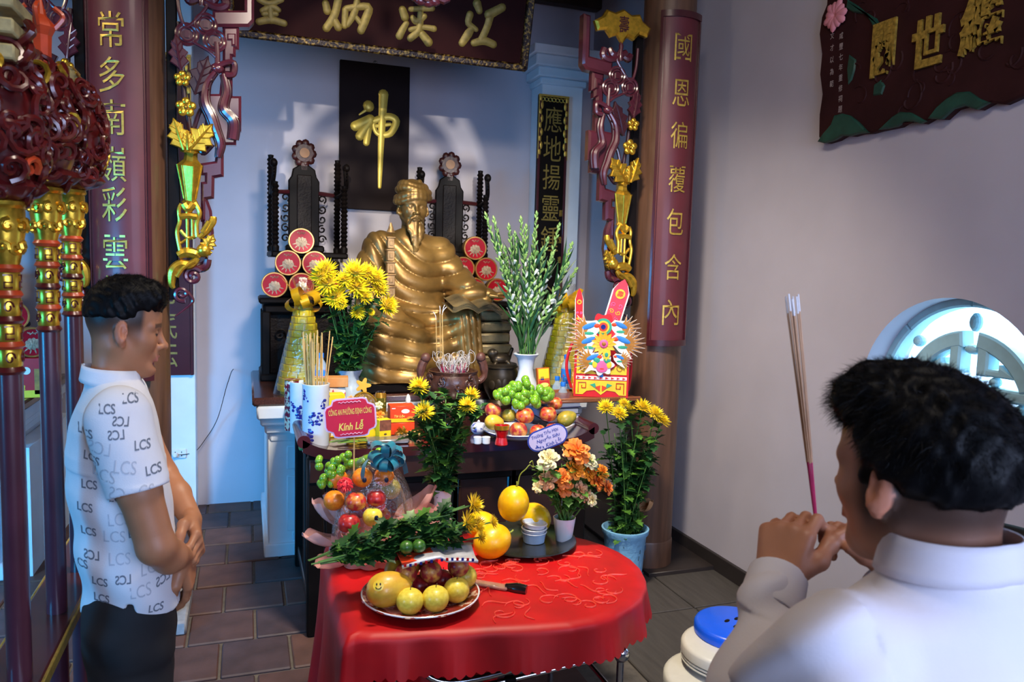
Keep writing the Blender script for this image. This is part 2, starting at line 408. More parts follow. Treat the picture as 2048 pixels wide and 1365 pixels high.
# ================================================================ floor
WX0, WX1, WY0, WY1, CZ = -3.6, 2.65, -2.2, 5.75, 3.95
b = MB().box(((WX0 + WX1) / 2, (WY0 + WY1) / 2, -.06), (WX1 - WX0 + .6, WY1 - WY0 + .6, .1))
floor = struct(b.build('floor', m_grout), 'dark brick tile floor in running bond running up to the altars', 'floor')
tiles = []
for vi in range(3):
    t = MB(); t.box((0, 0, 0), (.288, .305, .022), ch=.006); tiles.append(t.mesh())
    tiles[-1].materials.append(mat('brick_tile_%d' % vi, ('#4d3531', '#423235', '#573b33')[vi], .62, var=.3, scale=8, bump=.25, bscale=40))
gt = MB().box((0, 0, 0), (.59, .64, .022), ch=.004).mesh(); gt.materials.append(m_grey)
for j in range(-4, 8):
    yc = 3.27 + .325 * j + .16
    if yc < 1.5 or yc > 5.9: continue
    for i in range(-9, 6):
        xc = .035 + .3 * i + (.15 if j % 2 else 0)
        if xc > 1.48 or xc < -2.6: continue
        if xc + .0 < -.55 * (yc / 3.0) - .9: continue
        o = bpy.data.objects.new('tile', random.choice(tiles)); COL.objects.link(o); o.parent = floor; o.location = (xc, yc, -.008 + random.uniform(-.0015, .0015))
for j in range(7):
    for i in range(2):
        o = bpy.data.objects.new('tile', gt); COL.objects.link(o); o.parent = floor; o.location = (1.93 + i * .6, 1.68 + j * .65, -.008)
# ================================================================ walls
def wall_hole(name, origin, ax, wd, ht, holes, th, m):
    """upright wall slab of size wd x ht from origin along ax with round holes (u, v, r)"""
    mb = MB(); ax = Vector(ax); up = Vector((0, 0, 1)); nrm = ax.cross(up); us = sorted({0, wd, *[h[0] - h[2] * 1.15 for h in holes], *[h[0] + h[2] * 1.15 for h in holes]})
    P = lambda u, v, t: Vector(origin) + ax * u + up * v + nrm * t
    for a, c in zip(us[:-1], us[1:]):
        hs = [h for h in holes if a < h[0] < c]
        for t in (0, th):
            if not hs: mb.add([P(a, 0, t), P(c, 0, t), P(c, ht, t), P(a, ht, t)], [(0, 1, 2, 3)]); continue
            u0, v0, r = hs[0]; N = 64; vs = []
            for k in range(N):
                an = 2 * PI * k / N; cs, sn = math.cos(an), math.sin(an)
                q = min((c - u0) / cs if cs > 1e-6 else 1e9, (a - u0) / cs if cs < -1e-6 else 1e9, (ht - v0) / sn if sn > 1e-6 else 1e9, -v0 / sn if sn < -1e-6 else 1e9)
                vs += [P(u0 + r * cs, v0 + r * sn, t), P(u0 + q * cs, v0 + q * sn, t)]
            fs = [(2 * k, 2 * k + 1, (2 * k + 3) % (2 * N), (2 * k + 2) % (2 * N)) for k in range(N)]; mb.add(vs, fs)
            for cu in (a, c):      # corners left out by the fan
                for cv in (0, ht):
                    k = min(range(N), key=lambda k: -((cu - u0) * math.cos(2 * PI * (k + .5) / N) + (cv - v0) * math.sin(2 * PI * (k + .5) / N)) / math.hypot(cu - u0, cv - v0))
                    mb.add([vs[2 * k + 1], P(cu, cv, t), vs[(2 * k + 3) % (2 * N)]], [(0, 1, 2)])
            if t == 0:
                e = []; 
                for k in range(N):
                    an = 2 * PI * k / N; e += [P(u0 + r * math.cos(an), v0 + r * math.sin(an), 0), P(u0 + r * math.cos(an), v0 + r * math.sin(an), th)]
                mb.add(e, [(2 * k, (2 * k + 2) % (2 * N), (2 * k + 3) % (2 * N), 2 * k + 1) for k in range(N)])
    mb.add([P(0, 0, 0), P(wd, 0, 0), P(wd, 0, th), P(0, 0, th), P(0, ht, 0), P(wd, ht, 0), P(wd, ht, th), P(0, ht, th)], [(0, 3, 2, 1), (4, 5, 6, 7), (0, 4, 7, 3), (1, 2, 6, 5)])
    return mb.build(name, m, smooth=20)
WCY, WCZ, WR = 2.27, 1.25, .44
wr = struct(wall_hole('wall_right', (WX1, WY1, 0), (0, -1, 0), WY1 - WY0, CZ, [(WY1 - WCY, WCZ, WR)], -.24, m_wall), 'pale lavender grey plaster wall with the round window', 'wall')
struct(MB().box(((WX0 + WX1) / 2, WY1 + .1, CZ / 2), (WX1 - WX0 + .4, .2, CZ)).build('wall_back', m_wall), 'pale plaster wall behind the statue and thrones', 'wall')
struct(MB().box((WX0 - .1, (WY0 + WY1) / 2, CZ / 2), (.2, WY1 - WY0, CZ)).build('wall_left', m_wall), 'plaster wall of the left bay', 'wall')
SWX, SWZ = -.25, 3.0
wf = struct(wall_hole('wall_front', (WX0, WY0 - .2, 0), (1, 0, 0), WX1 - WX0, CZ, [(SWX - WX0, SWZ, .88)], -.2, m_wall), 'plaster wall behind the photographer', 'wall')
struct(MB().box(((WX0 + WX1) / 2, (WY0 + WY1) / 2, CZ + .06), (WX1 - WX0 + .5, WY1 - WY0 + .5, .1)).build('ceiling', m_ceil), 'dark wooden ceiling', 'ceiling')
for k in range(9):
    struct(MB().box(((WX0 + WX1) / 2, 3.1 + k * .32, CZ - .08), (WX1 - WX0, .09, .12), ch=.01).build('trim_%d' % (k + 10), m_ceil), 'dark wooden roof purlin number %d from the front' % (k + 1), 'beam')
def beamX(y, z, r, x0, x1, name): return struct(MB().cyl((x0, y, z), (x1, y, z), r, n=20).build(name, m_colw), None, None)
# round fretwork for a window hole: x along wall, y up, z through the wall
def fret(r, th):
    mb = MB()
    def arcstrip(r0, r1, a0, a1, n=18, z0=-th / 2, z1=th / 2):
        o = [(r1 * math.cos(a0 + (a1 - a0) * i / n), r1 * math.sin(a0 + (a1 - a0) * i / n)) for i in range(n + 1)] + [(r0 * math.cos(a1 - (a1 - a0) * i / n), r0 * math.sin(a1 - (a1 - a0) * i / n)) for i in range(n + 1)]
        mb.bprism(o, z0, z1, th * .12)
    D = math.radians
    for q in range(8): arcstrip(.92 * r, 1.02 * r, D(45 * q), D(45 * q + 45.2), 8)
    for sx in (1, -1):
        for sy in (1, -1):
            F = lambda o: [(x * sx * r, y * sy * r) for x, y in o]
            n = 12; a0, a1 = D(20), D(83)
            arc = [(.70 * math.cos(a0 + (a1 - a0) * i / n), .70 * math.sin(a0 + (a1 - a0) * i / n)) for i in range(n + 1)]
            arci = [(.55 * math.cos(a1 - (a1 - a0) * i / n), .55 * math.sin(a1 - (a1 - a0) * i / n)) for i in range(n + 1)]
            mb.bprism(F(arc + arci), -th / 2, th / 2, th * .12)
            mb.bprism(F([(.085, .69), (.20, .67), (.20, .30), (.085, .30)]), -th / 2 + .002, th / 2 - .002, th * .12)      # inner upright
            mb.bprism(F([(.092, .306), (.46, .306), (.30, .42), (.30, .37), (.092, .37)]), -th / 2 + .006, th / 2 - .004, th * .1)   # pointed hook
            mb.bprism(F([(.05, .10), (.88, .10), (.86, .21), (.05, .21)]), -th / 2 + .003, th / 2 - .003, th * .12)       # cross bar
            mb.ell((sx * .24 * r, sy * .255 * r, 0), (.045 * r, .05 * r, th * .4), 10, 8); mb.ell((sx * .6 * r, sy * .55 * r, 0), (.06 * r, .06 * r, th * .4), 10, 8)
            mb.ell((sx * .5 * r, sy * .03 * r, 0), (.05 * r, .07 * r, th * .4), 10, 8)
    for sy in (1, -1): mb.ell((0, sy * .53 * r, 0), (.085 * r, .05 * r, th * .4), 10, 8); mb.ell((0, sy * .78 * r, 0), (.05 * r, .09 * r, th * .4), 10, 8)
    mb.torus((0, 0, 0), .16 * r, .05 * r, 20, 8)
    return mb
fr = fret(WR, .07); fr.v = [tuple(Matrix.Translation((WX1 + .14, WCY, WCZ)) @ Matrix(((0, 0, -1, 0), (-1, 0, 0, 0), (0, 1, 0, 0), (0, 0, 0, 1))) @ Vector(v)) for v in fr.v]
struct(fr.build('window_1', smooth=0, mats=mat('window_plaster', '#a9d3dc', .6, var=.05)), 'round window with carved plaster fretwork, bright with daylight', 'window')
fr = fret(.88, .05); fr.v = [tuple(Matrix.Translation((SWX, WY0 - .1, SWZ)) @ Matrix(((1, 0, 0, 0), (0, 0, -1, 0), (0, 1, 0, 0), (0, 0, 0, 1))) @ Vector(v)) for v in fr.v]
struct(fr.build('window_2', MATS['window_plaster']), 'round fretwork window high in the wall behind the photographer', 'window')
# skirting and a dark sheet painting the shaded floor behind the right column
struct(MB().box((WX1 - .012, 2.2, .05), (.024, 7.0, .1), ch=.004).build('baseboard_right', mat('skirting', '#2c2625', .5)), 'dark skirting along the right wall', 'skirting')
struct(MB().box((2.42, 4.72, .012), (.46, 2.0, .03), ch=.004).build('trim_1', mat('shaded_floor', '#2b2422', .5, var=.3, scale=6)), 'dark sheet painted as shade on the floor behind the right column', 'painted shade')  # thin dark sheet; the floor's shade is put into its colour
# pilasters on the back wall with stepped capitals
def pilaster(name, x0, x1, y, ztop, label, cap=True):
    mb = MB(); xc = (x0 + x1) / 2; wd = x1 - x0; dp = WY1 - y
    mb.box((xc, y + dp / 2, ztop / 2), (wd, dp, ztop), ch=.006)
    if cap:
        for k, (e, z, h) in enumerate(((.02, ztop - .03, .05), (.05, ztop + .03, .07), (.085, ztop + .105, .08), (.11, ztop + .18, .07))):
            mb.box((xc, y + (dp - e) / 2, z), (wd + 2 * e, dp + e, h), ch=.008)
    return struct(mb.build(name, m_white), label, 'pilaster')
pilaster('trim_2', -.78, -.33, 5.60, 3.75, 'flat white pilaster carrying the left back couplet board', False)
pilaster('trim_3', 2.13, 2.47, 5.52, 3.22, 'white corner pilaster with stepped capital behind the tuberoses')
# ================================================================ columns
def column(x, y, r, label, plinth=True):
    t = thing('wooden_column', label, 'column', (x, y, 0), group='round wooden columns of the hall')
    MB().lathe([(r, .17), (r * 1.02, 1.2), (r, 2.4), (r * .97, CZ)], 40).build('shaft', m_colw, t)
    if not plinth: MB().lathe([(r * 1.03, 0), (r * 1.03, .17), (r, .18)], 40).build('shoe_ring', m_colw, t); return
    p = MB(); p.lathe([(r * 1.3, .07), (r * 1.42, .09), (r * 1.45, .12), (r * 1.35, .15), (r * 1.12, .17)], 32); p.build('plinth', m_stone, t)
    MB().box((0, 0, .035), (r * 3.0, r * 3.0, .07), ch=.01).build('plinth_slab', m_stone, t)
column(-.495, 3.93, .15, 'brown round wooden column behind the young man, carrying a couplet board')
column(2.28, 3.93, .15, 'brown round wooden column beside the right wall, carrying a couplet board', False)
for nm, y, z, r, lb in (('trim_4', 3.93, 3.62, .11, 'round wooden tie beam across the columns'), ('trim_5', 4.9, 3.75, .09, 'round wooden beam above the thrones')):
    o = beamX(y, z, r, WX0, WX1, nm); o['label'] = lb; o['category'] = 'beam'
# ================================================================ masonry altars (white plaster piers, granite top)
def masonry(name, x0, x1, y0, h, label):
    t = thing(name, label, 'altar', (x0, y0, 0))
    wd = x1 - x0; dp = WY1 - y0 - .03
    MB().box((wd / 2, dp / 2 - .035, h - .025), (wd + .12, dp + .06, .05), ch=.012).build('granite_top', m_gran, t)
    mb = MB()
    for e, z, hh in ((.035, h - .09, .08), (.015, h - .15, .05), (-.01, h - .2, .06), (-.035, h - .255, .06)):
        mb.box((wd / 2, dp / 2 - max(e, 0) - .004 - (e < 0) * e * .5, z), (wd + 2 * e, dp + (2 * e if e > 0 else e) - .0, hh), ch=.012)
    mb.build('cornice', m_white, t)
    return t, wd, dp
t, wd, dp = masonry('masonry_altar', .09, 2.1, 4.58, .98, 'white plaster altar pier with brown granite top under the left throne')
for nm, x0, x1 in (('pier', .03, .38), ('pier', wd - .38, wd - .03)):
    mb = MB(); mb.box(((x0 + x1) / 2, dp / 2, .36), (x1 - x0, dp - .08, .72), ch=.008); mb.box(((x0 + x1) / 2, dp / 2, .04), (x1 - x0 + .05, dp - .03, .08), ch=.006)
    xc = (x0 + x1) / 2
    for dx, z, w_, h_ in ((0, .60, .2, .14), (0, .32, .2, .34), (0, .12, .14, .05)):   # raised panels
        mb.box((xc + dx + .03, .038, z), (w_, .02, h_), ch=.006); mb.box((xc + dx + .03, .03, z), (w_ * .55, .02, h_ * .62), ch=.006)
    mb.box((xc + .03, .02, .60), (.045, .02, .045), ch=.004)
    mb.build(nm, m_white, t)
MB().box((wd / 2, dp - .1, .4), (wd - .7, .1, .8)).build('back_panel', m_white, t)
t, wd, dp = masonry('masonry_altar', -3.2, -1.17, 4.60, .98, 'white plaster altar with arched side opening behind the lacquered poles')
o = wall_hole('side_panel', (wd - .03, .05, 0), (0, 1, 0), dp - .1, .72, [], .09, m_white); o.parent = t
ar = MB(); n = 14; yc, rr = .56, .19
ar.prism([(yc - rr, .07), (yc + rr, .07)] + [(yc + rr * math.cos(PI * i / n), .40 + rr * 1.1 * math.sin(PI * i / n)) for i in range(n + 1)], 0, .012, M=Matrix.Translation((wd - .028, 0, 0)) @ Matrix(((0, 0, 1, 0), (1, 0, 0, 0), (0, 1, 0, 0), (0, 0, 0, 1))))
ar.build('arch_shade_panel', mat('arch_shadow_plaster', '#8d8a88', .8, var=.15, scale=9), t)  # flat panel; shade of the arch opening is put into its grey
MB().box((wd / 2 - .04, .1, .36), (wd - .1, .12, .72), ch=.01).build('front_panel', m_white, t)
MB().box((wd / 2, dp / 2, .045), (wd + .02, dp - .02, .09), ch=.01).build('base_course', m_white, t)
m_gdull = mat('dull_gold', '#8f7a38', .5, .3, var=.25, scale=40)
# ================================================================ couplet boards bowed round the columns
def couplet(x, y, R, yaw, z0, z1, half, chars, label, cw, chh):
    t = thing('couplet_board', label, 'board', (x, y, z0), yaw, group='couplet boards on the columns'); H = z1 - z0
    def slab(a0, a1, r0, r1, za, zb, n=14):
        mb = MB()
        for rr, fl in ((r1, 0), (r0, 1)):
            g = [(rr * math.sin(a0 + (a1 - a0) * i / n), -rr * math.cos(a0 + (a1 - a0) * i / n), z) for z in (za, zb) for i in range(n + 1)]
            mb.add(g, [((i, i + 1, n + 2 + i, n + 1 + i) if not fl else (i + 1, i, n + 1 + i, n + 2 + i)) for i in range(n)])
        N = 2 * (n + 1)
        for i in range(n): mb.f += [(i + 1, i, N + i, N + i + 1), (n + 1 + i, n + 2 + i, N + n + 2 + i, N + n + 1 + i)]; mb.m += [0, 0]
        mb.f += [(0, n + 1, N + n + 1, N), (n, N + n, N + 2 * n + 1, 2 * n + 1)]; mb.m += [0, 0]
        return mb
    slab(-half, half, R + .004, R + .024, 0, H).build('board', m_lacq, t)
    for s_ in (-1, 1):
        slab(s_ * half - .075 * (s_ > 0), s_ * half + .075 * (s_ < 0), R + .004, R + .034, 0, H, 3).build('edge_rail', m_lacqd, t)
        slab(s_ * (half - .12) - .012, s_ * (half - .12) + .012, R + .022, R + .028, .02, H - .02, 2).build('inner_bead', m_lacqd, t)
    slab(-half, half, R + .004, R + .036, -.012, .022).build('bottom_rail', m_lacqd, t)
    slab(-half, half, R + .004, R + .036, H - .022, H + .012).build('top_rail', m_lacqd, t)
    for ch, z in chars:
        mb = MB(); addtext(mb, ch, cw, chh, Matrix.Translation((0, -(R + .0285), z - z0)) @ wallframe((0, 0, 0)), bold=.0, bendR=R + .0285)
        o = mb.build('gold_character', m_goldp, t, smooth=0)
zs = lambda px, ys, Y: [onY(px + (y - 300) * .02, y, Y).z for y in ys]
ys = (62, 152, 237, 330, 410, 505, 585)
couplet(-.495, 3.93, .15, -.30, onY(262, 757, 3.78).z, 3.35, math.radians(49), list(zip('常多南嶺彩雲調', zs(247, ys, 3.77))), 'maroon bowed couplet board with gold characters behind the young man', .11, .15)
ys = (95, 187, 272, 360, 445, 535, 625)
couplet(2.28, 3.93, .15, -.04, onY(1330, 688, 3.78).z, onY(1362, 28, 3.78).z, math.radians(43), list(zip('國恩徧覆包含內', zs(1362, ys, 3.77))), 'maroon bowed couplet board with gold characters beside the right wall', .105, .145)
# flat couplet boards on the back pilasters
def flatboard(x0, x1, z0, z1, y, chars, label, m_b, side=()):
    t = thing('back_couplet', label, 'board', ((x0 + x1) / 2, y, z0)); wd, H = x1 - x0, z1 - z0
    MB().box((0, -.012, H / 2), (wd, .024, H), ch=.004).build('board', m_b, t)
    for s_ in (-1, 1):
        mb = MB(); mb.box((s_ * (wd / 2 - .012), -.028, H / 2), (.02, .012, H), ch=.003); mb.build('edge_rail', m_lacqd, t)
        g = MB()
        for k in range(9): g.ell((s_ * (wd / 2 - .014 - .012 * (k % 2)), -.03, H - .03 - k * .05), (.014, .006, .03), 8, 6)
        g.box((s_ * (wd / 2 - .003), -.03, H - .24), (.005, .012, .48)); g.build('gilt_corner', m_goldp, t)
    mb = MB(); mb.box((0, -.03, H - .008), (wd, .014, .014)); 
    for k in range(7): mb.torus((-.09 + .03 * k, 0, 0), .014, .004, 10, 5, M=Matrix.Translation((0, -.028, H - .035)) @ wallframe((0, 0, 0)))
    mb.build('gilt_top', m_goldp, t)
    for ch, z in chars:
        mb = MB(); addtext(mb, ch, .145, .19, Matrix.Translation((0, -.027, z - z0)) @ wallframe((0, 0, 0)), bold=.0); mb.build('gold_character', m_gdull, t, smooth=0)
    for ch, z in side:
        mb = MB(); addtext(mb, ch, .04, .05, Matrix.Translation((wd * .38, -.027, z - z0)) @ wallframe((0, 0, 0))); mb.build('small_character', m_goldp, t, smooth=0)
Yb = 5.515; xa, xb = onY(1068, 400, Yb).x + .005, onY(1128, 400, Yb).x
zz = lambda px, y: onY(px, y, Yb).z
flatboard(xa, xb, zz(1095, 650), zz(1103, 192), Yb, [(c, zz(1100 - (y - 240) * .03, y)) for c, y in zip('應地揚靈鍾', (240, 298, 355, 417, 478))], 'dark narrow couplet board with gilt corners behind the tuberoses', m_black, [(c, zz(1116, y)) for c, y in zip('龍堂書筆', (427, 480, 520, 560))])
Yb = 5.595; xa, xb = onY(275, 700, Yb).x, onY(388, 700, Yb).x
flatboard(xa, xb, onY(370, 750, Yb).z, 3.1, Yb, [(c, onY(350, y, Yb).z) for c, y in zip('山河底法', (520, 580, 650, 706))], 'maroon couplet board behind the left column ending above the wall socket', m_lacqd)
# ================================================================ tilted name board across the top
t = thing('name_board', 'dark maroon hanging board with four large gold characters above the statue', 'board', (.78, 4.62, 3.0), rot=(math.radians(14), 0, 0))
HW, HH = .86, .62
MB().box((0, 0, HH / 2), (2 * HW, .04, HH), ch=.004).build('board', mat('board_maroon', '#2a0d0d', .6, var=.2, scale=5, spec=.08), t)
m_rim = mat('gilt_carved_rim', '#23110d', .35, .3, var=.6, scale=60, col2='#b08d3e', bump=.8, bscale=120, ramp=(.5, .72))
MB().box((0, -.028, .018), (2 * HW + .04, .035, .045), ch=.01).build('bottom_rim', m_rim, t)
MB().box((HW, -.028, HH / 2), (.05, .035, HH), ch=.01).build('side_rim', m_rim, t)
MB().box((-HW, -.028, HH / 2), (.05, .035, HH), ch=.01).build('side_rim', m_rim, t)
MB().box((0, -.028, HH - .018), (2 * HW + .04, .035, .045), ch=.01).build('top_rim', m_rim, t)
def brush(mb, pts, rad, M, m=0, zs=.35):
    mb.tube(smooth_path([(p[0], p[1], 0) for p in pts], 4), smooth_r(rad, 4), 10, m, M @ Matrix.Diagonal((1, 1, zs, 1)), up=(0, 0, 1))
    for p, r in ((pts[0], rad[0]), (pts[-1], rad[-1])): mb.ell((p[0], p[1], 0), (r, r, r), 10, 6, m, M @ Matrix.Diagonal((1, 1, zs, 1)))
def smooth_r(r, k):
    o = []
    for i in range(len(r) - 1): o += [r[i] + (r[i + 1] - r[i]) * j / k for j in range(k)]
    return o + [r[-1]]
# strokes in photograph-crop units: crop (460,0)-(1100,150), 3.2 px per px
CH = dict(
 jiang=[([(1575, 25), (1590, 70)], [26, 20]), ([(1530, 95), (1520, 150), (1570, 190)], [22, 20, 14]), ([(1480, 275), (1520, 215), (1545, 180)], [22, 26, 16]),
        ([(1650, 95), (1735, 50)], [28, 24]), ([(1660, 95), (1640, 170), (1600, 260)], [24, 22, 22]), ([(1555, 275), (1620, 262), (1680, 285)], [20, 24, 22])],
 han=[([(1100, 65), (1115, 110)], [22, 24]), ([(1125, 150), (1100, 190), (1080, 230)], [16, 20, 22]), ([(1150, 190), (1230, 175), (1300, 185)], [14, 14, 18]), ([(1165, 115), (1190, 140), (1240, 105)], [16, 20, 16]),
      ([(1215, 85), (1205, 190), (1150, 245)], [18, 20, 20]), ([(1225, 220), (1265, 270)], [22, 26]), ([(1150, 60), (1290, 55)], [14, 16])],
 bing=[([(610, 25), (620, 70)], [20, 22]), ([(690, 0), (665, 100), (615, 180)], [22, 22, 22]), ([(660, 120), (690, 175)], [20, 22]), ([(735, 65), (730, 165)], [18, 18]), ([(740, 55), (880, 45), (865, 120), (835, 195)], [16, 22, 24, 22]),
       ([(810, 10), (790, 90), (750, 160)], [18, 20, 14]), ([(790, 95), (835, 150)], [12, 16])],
 ling=[([(185, 0), (250, 25), (330, 0)], [14, 16, 14]), ([(205, 70), (265, 45), (310, 65)], [14, 18, 14]), ([(255, 50), (260, 130)], [18, 20]), ([(215, 90), (295, 90)], [14, 14]), ([(185, 140), (260, 128), (345, 150)], [18, 20, 18])])
cM = Matrix.Translation((0, -.021, 0)) @ wallframe((0, 0, 0)); tw = t.matrix_basis.inverted(); nrm = rotM(math.radians(14)) @ Vector((0, -1, 0)); org = Vector(t.location)
def on_board(cx, cy):
    r = ray(460 + cx / 3.2, cy / 3.2); k = (org - CAM).dot(nrm) / r.dot(nrm); p = tw @ (CAM + r * k); return (p.x, p.z)
for nm, st in CH.items():
    mb = MB()
    for pts, rad in st: brush(mb, [on_board(*p) for p in pts], [x / 3.2 / 305 * 1.02 for x in rad], cM)
    mb.build('gold_character', m_gdull, t)
# ================================================================ black plaque with the single gold character
t = thing('character_plaque', 'tall dark brown wall plaque with one large gold brush character', 'plaque', (.895, 5.735, 2.165))
MB().box((0, -.02, .527), (.507, .04, 1.054), ch=.003).build('board', mat('plaque_brown', '#1f1516', .6, var=.12, scale=8, spec=.1), t)
kx = .507 / 352; C0 = lambda x, y: ((x - 674) * kx, (865 - (y - .105 * (x - 674) * .45)) * 1.054 / 760)
st = [([(715, 262), (712, 340), (706, 500), (703, 640), (701, 745)], [26, 22, 17, 13, 9]), ([(640, 325), (641, 328)], [28, 28]), ([(630, 345), (595, 372)], [9, 4]), ([(575, 432), (650, 392)], [25, 24]), ([(648, 405), (598, 482)], [23, 23]),
      ([(642, 440), (631, 515)], [18, 17]), ([(668, 400), (740, 375), (782, 397), (752, 462), (700, 470), (675, 450), (665, 405)], [16, 19, 20, 18, 14, 12, 12]), ([(672, 428), (752, 415)], [11, 9])]
mb = MB()
for pts, rad in st: brush(mb, [C0(*p) for p in pts], [r * kx for r in rad], Matrix.Translation((0, -.04, 0)) @ wallframe((0, 0, 0)), zs=.42)
mb.build('gold_character', mat('gold_matte', '#dcc255', .4, .35, var=.1, scale=20), t)
MB().torus((0, 0, 0), .012, .004, 10, 5, M=Matrix.Translation((0, -.02, 1.062)) @ wallframe((0, 0, 0))).build('hanger', m_chrome, t)
# ================================================================ carved wall plaque on the right wall
py, pz = 2.48, 2.41
t = thing('carved_plaque', 'dark carved plaque with green leaf edges and gold characters on the right wall', 'plaque', (WX1 - .004, py, pz), -PI / 2)
uv = lambda x, y: ((lambda p: (py - p.y, p.z - pz))(onX(x, y, WX1 - .03)))
m_pl = mat('plaque_dark_maroon', '#331819', .65, spec=.15, var=.25, scale=6, bump=.5, bscale=14); m_pg = mat('plaque_green', '#1b4336', .5, var=.3, scale=14, bump=.5, bscale=25)
edge = [(1655, 10), (1645, 35), (1640, 70), (1645, 110), (1641, 150), (1646, 190), (1640, 230), (1639, 275), (1655, 287), (1675, 281), (1690, 272), (1706, 273), (1722, 268), (1742, 267), (1760, 262), (1775, 259), (1800, 254), (1815, 244), (1835, 244), (1848, 248), (1865, 238), (1890, 239), (1912, 219), (1935, 212), (1960, 220), (1985, 206), (2010, 209), (2048, 192)]
o2 = [uv(*p) for p in edge]; R_ = o2[-1][0] + .35
o2 += [(R_, o2[-1][1] + .01), (R_ + .01, .9), (o2[0][0] + .05, .9), (o2[0][0], .86)]
mb = MB().bprism(o2, 0, .035, .008, M=wallframe((0, 0, 0))); mb.build('board', m_pl, t)
def poly_px(px, z0, z1, m, name, bev=.006): MB().bprism([uv(*p) for p in px], z0, z1, bev, M=wallframe((0, 0, 0))).build(name, m, t)
poly_px([(1641, 284), (1652, 268), (1668, 250), (1675, 232), (1690, 228), (1706, 232), (1722, 244), (1735, 258), (1742, 266), (1722, 268), (1706, 273), (1690, 272), (1675, 281), (1655, 287)], .03, .05, m_pg, 'leaf_relief')
poly_px([(1764, 260), (1790, 235), (1806, 225), (1828, 226), (1846, 236), (1857, 243), (1848, 248), (1835, 244), (1815, 244), (1800, 254), (1780, 258)], .03, .05, m_pg, 'leaf_relief')
poly_px([(1862, 238), (1880, 215), (1900, 198), (1920, 186), (1945, 184), (1965, 198), (1985, 206), (1960, 220), (1935, 212), (1912, 219), (1890, 239)], .03, .05, m_pg, 'leaf_relief')
poly_px([(1700, 0), (1720, 12), (1735, 25), (1758, 38), (1768, 60), (1752, 56), (1738, 30), (1712, 26), (1697, 18)], .03, .045, m_pg, 'leaf_relief')
poly_px([(1702, 110), (1716, 120), (1714, 140), (1708, 160), (1700, 170), (1698, 140)], .03, .042, m_pg, 'leaf_relief'); poly_px([(1752, 170), (1766, 160), (1774, 172), (1768, 190), (1750, 192)], .03, .042, m_pg, 'leaf_relief')
rr = random.Random(3)
for k in range(26):
    x, y = rr.uniform(1712, 2040), rr.uniform(10, 225)
    if y > 285 - (x - 1640) * .21 - 30: continue
    u, v = uv(x, y); sp = spiral(u, v, .015, rr.uniform(.04, .08), rr.uniform(0, 6), rr.uniform(.3, .7), 10)
    MB().tube([(a, c, .034) for a, c in sp], .006, 5, M=wallframe((0, 0, 0))).build('carved_scroll', m_pl, t)
m_pink = mat('pink_petal', '#d98a96', .55, var=.15, scale=30)
for k in range(11):
    a = 2 * PI * k / 11; u, v = uv(1678, 32); L_ = .052 if k % 2 else .062
    MB().ell((L_ * .62, 0, 0), (L_ * .62, .021, .012), 10, 6, M=wallframe((0, 0, 0)) @ Matrix.Translation((u, v, .048)) @ rotM(0, 0, a)).build('petal', m_pink, t)
for ch, x, y, wd, ht in (('閥', 1773, 98, .125, .23), ('世', 1862, 84, .15, .2), ('繼', 1970, 47, .18, .215)):
    mb = MB(); u, v = uv(x, y); addtext(mb, ch, wd, ht, wallframe((0, 0, 0)) @ Matrix.Translation((u, v, .037)), bold=.035); o = mb.build('gold_character', mat('gold_worn', '#b08f3c', .5, .4, var=.5, scale=60), t, smooth=0)
    so = o.modifiers.new('relief', 'SOLIDIFY'); so.thickness = .012; so.offset = 1
for cx, chs in ((1668, '文才以為範'), (1686, '咸豐七年重修祠題')):
    for k, c in enumerate(chs):
        mb = MB(); u, v = uv(cx - k * .3, 72 + k * (24 if cx < 1680 else 21)); addtext(mb, c, .024, .03, wallframe((0, 0, 0)) @ Matrix.Translation((u, v, .0365))); mb.build('small_character', mat('chalk_white', '#b9a9a6', .7), t, smooth=0)
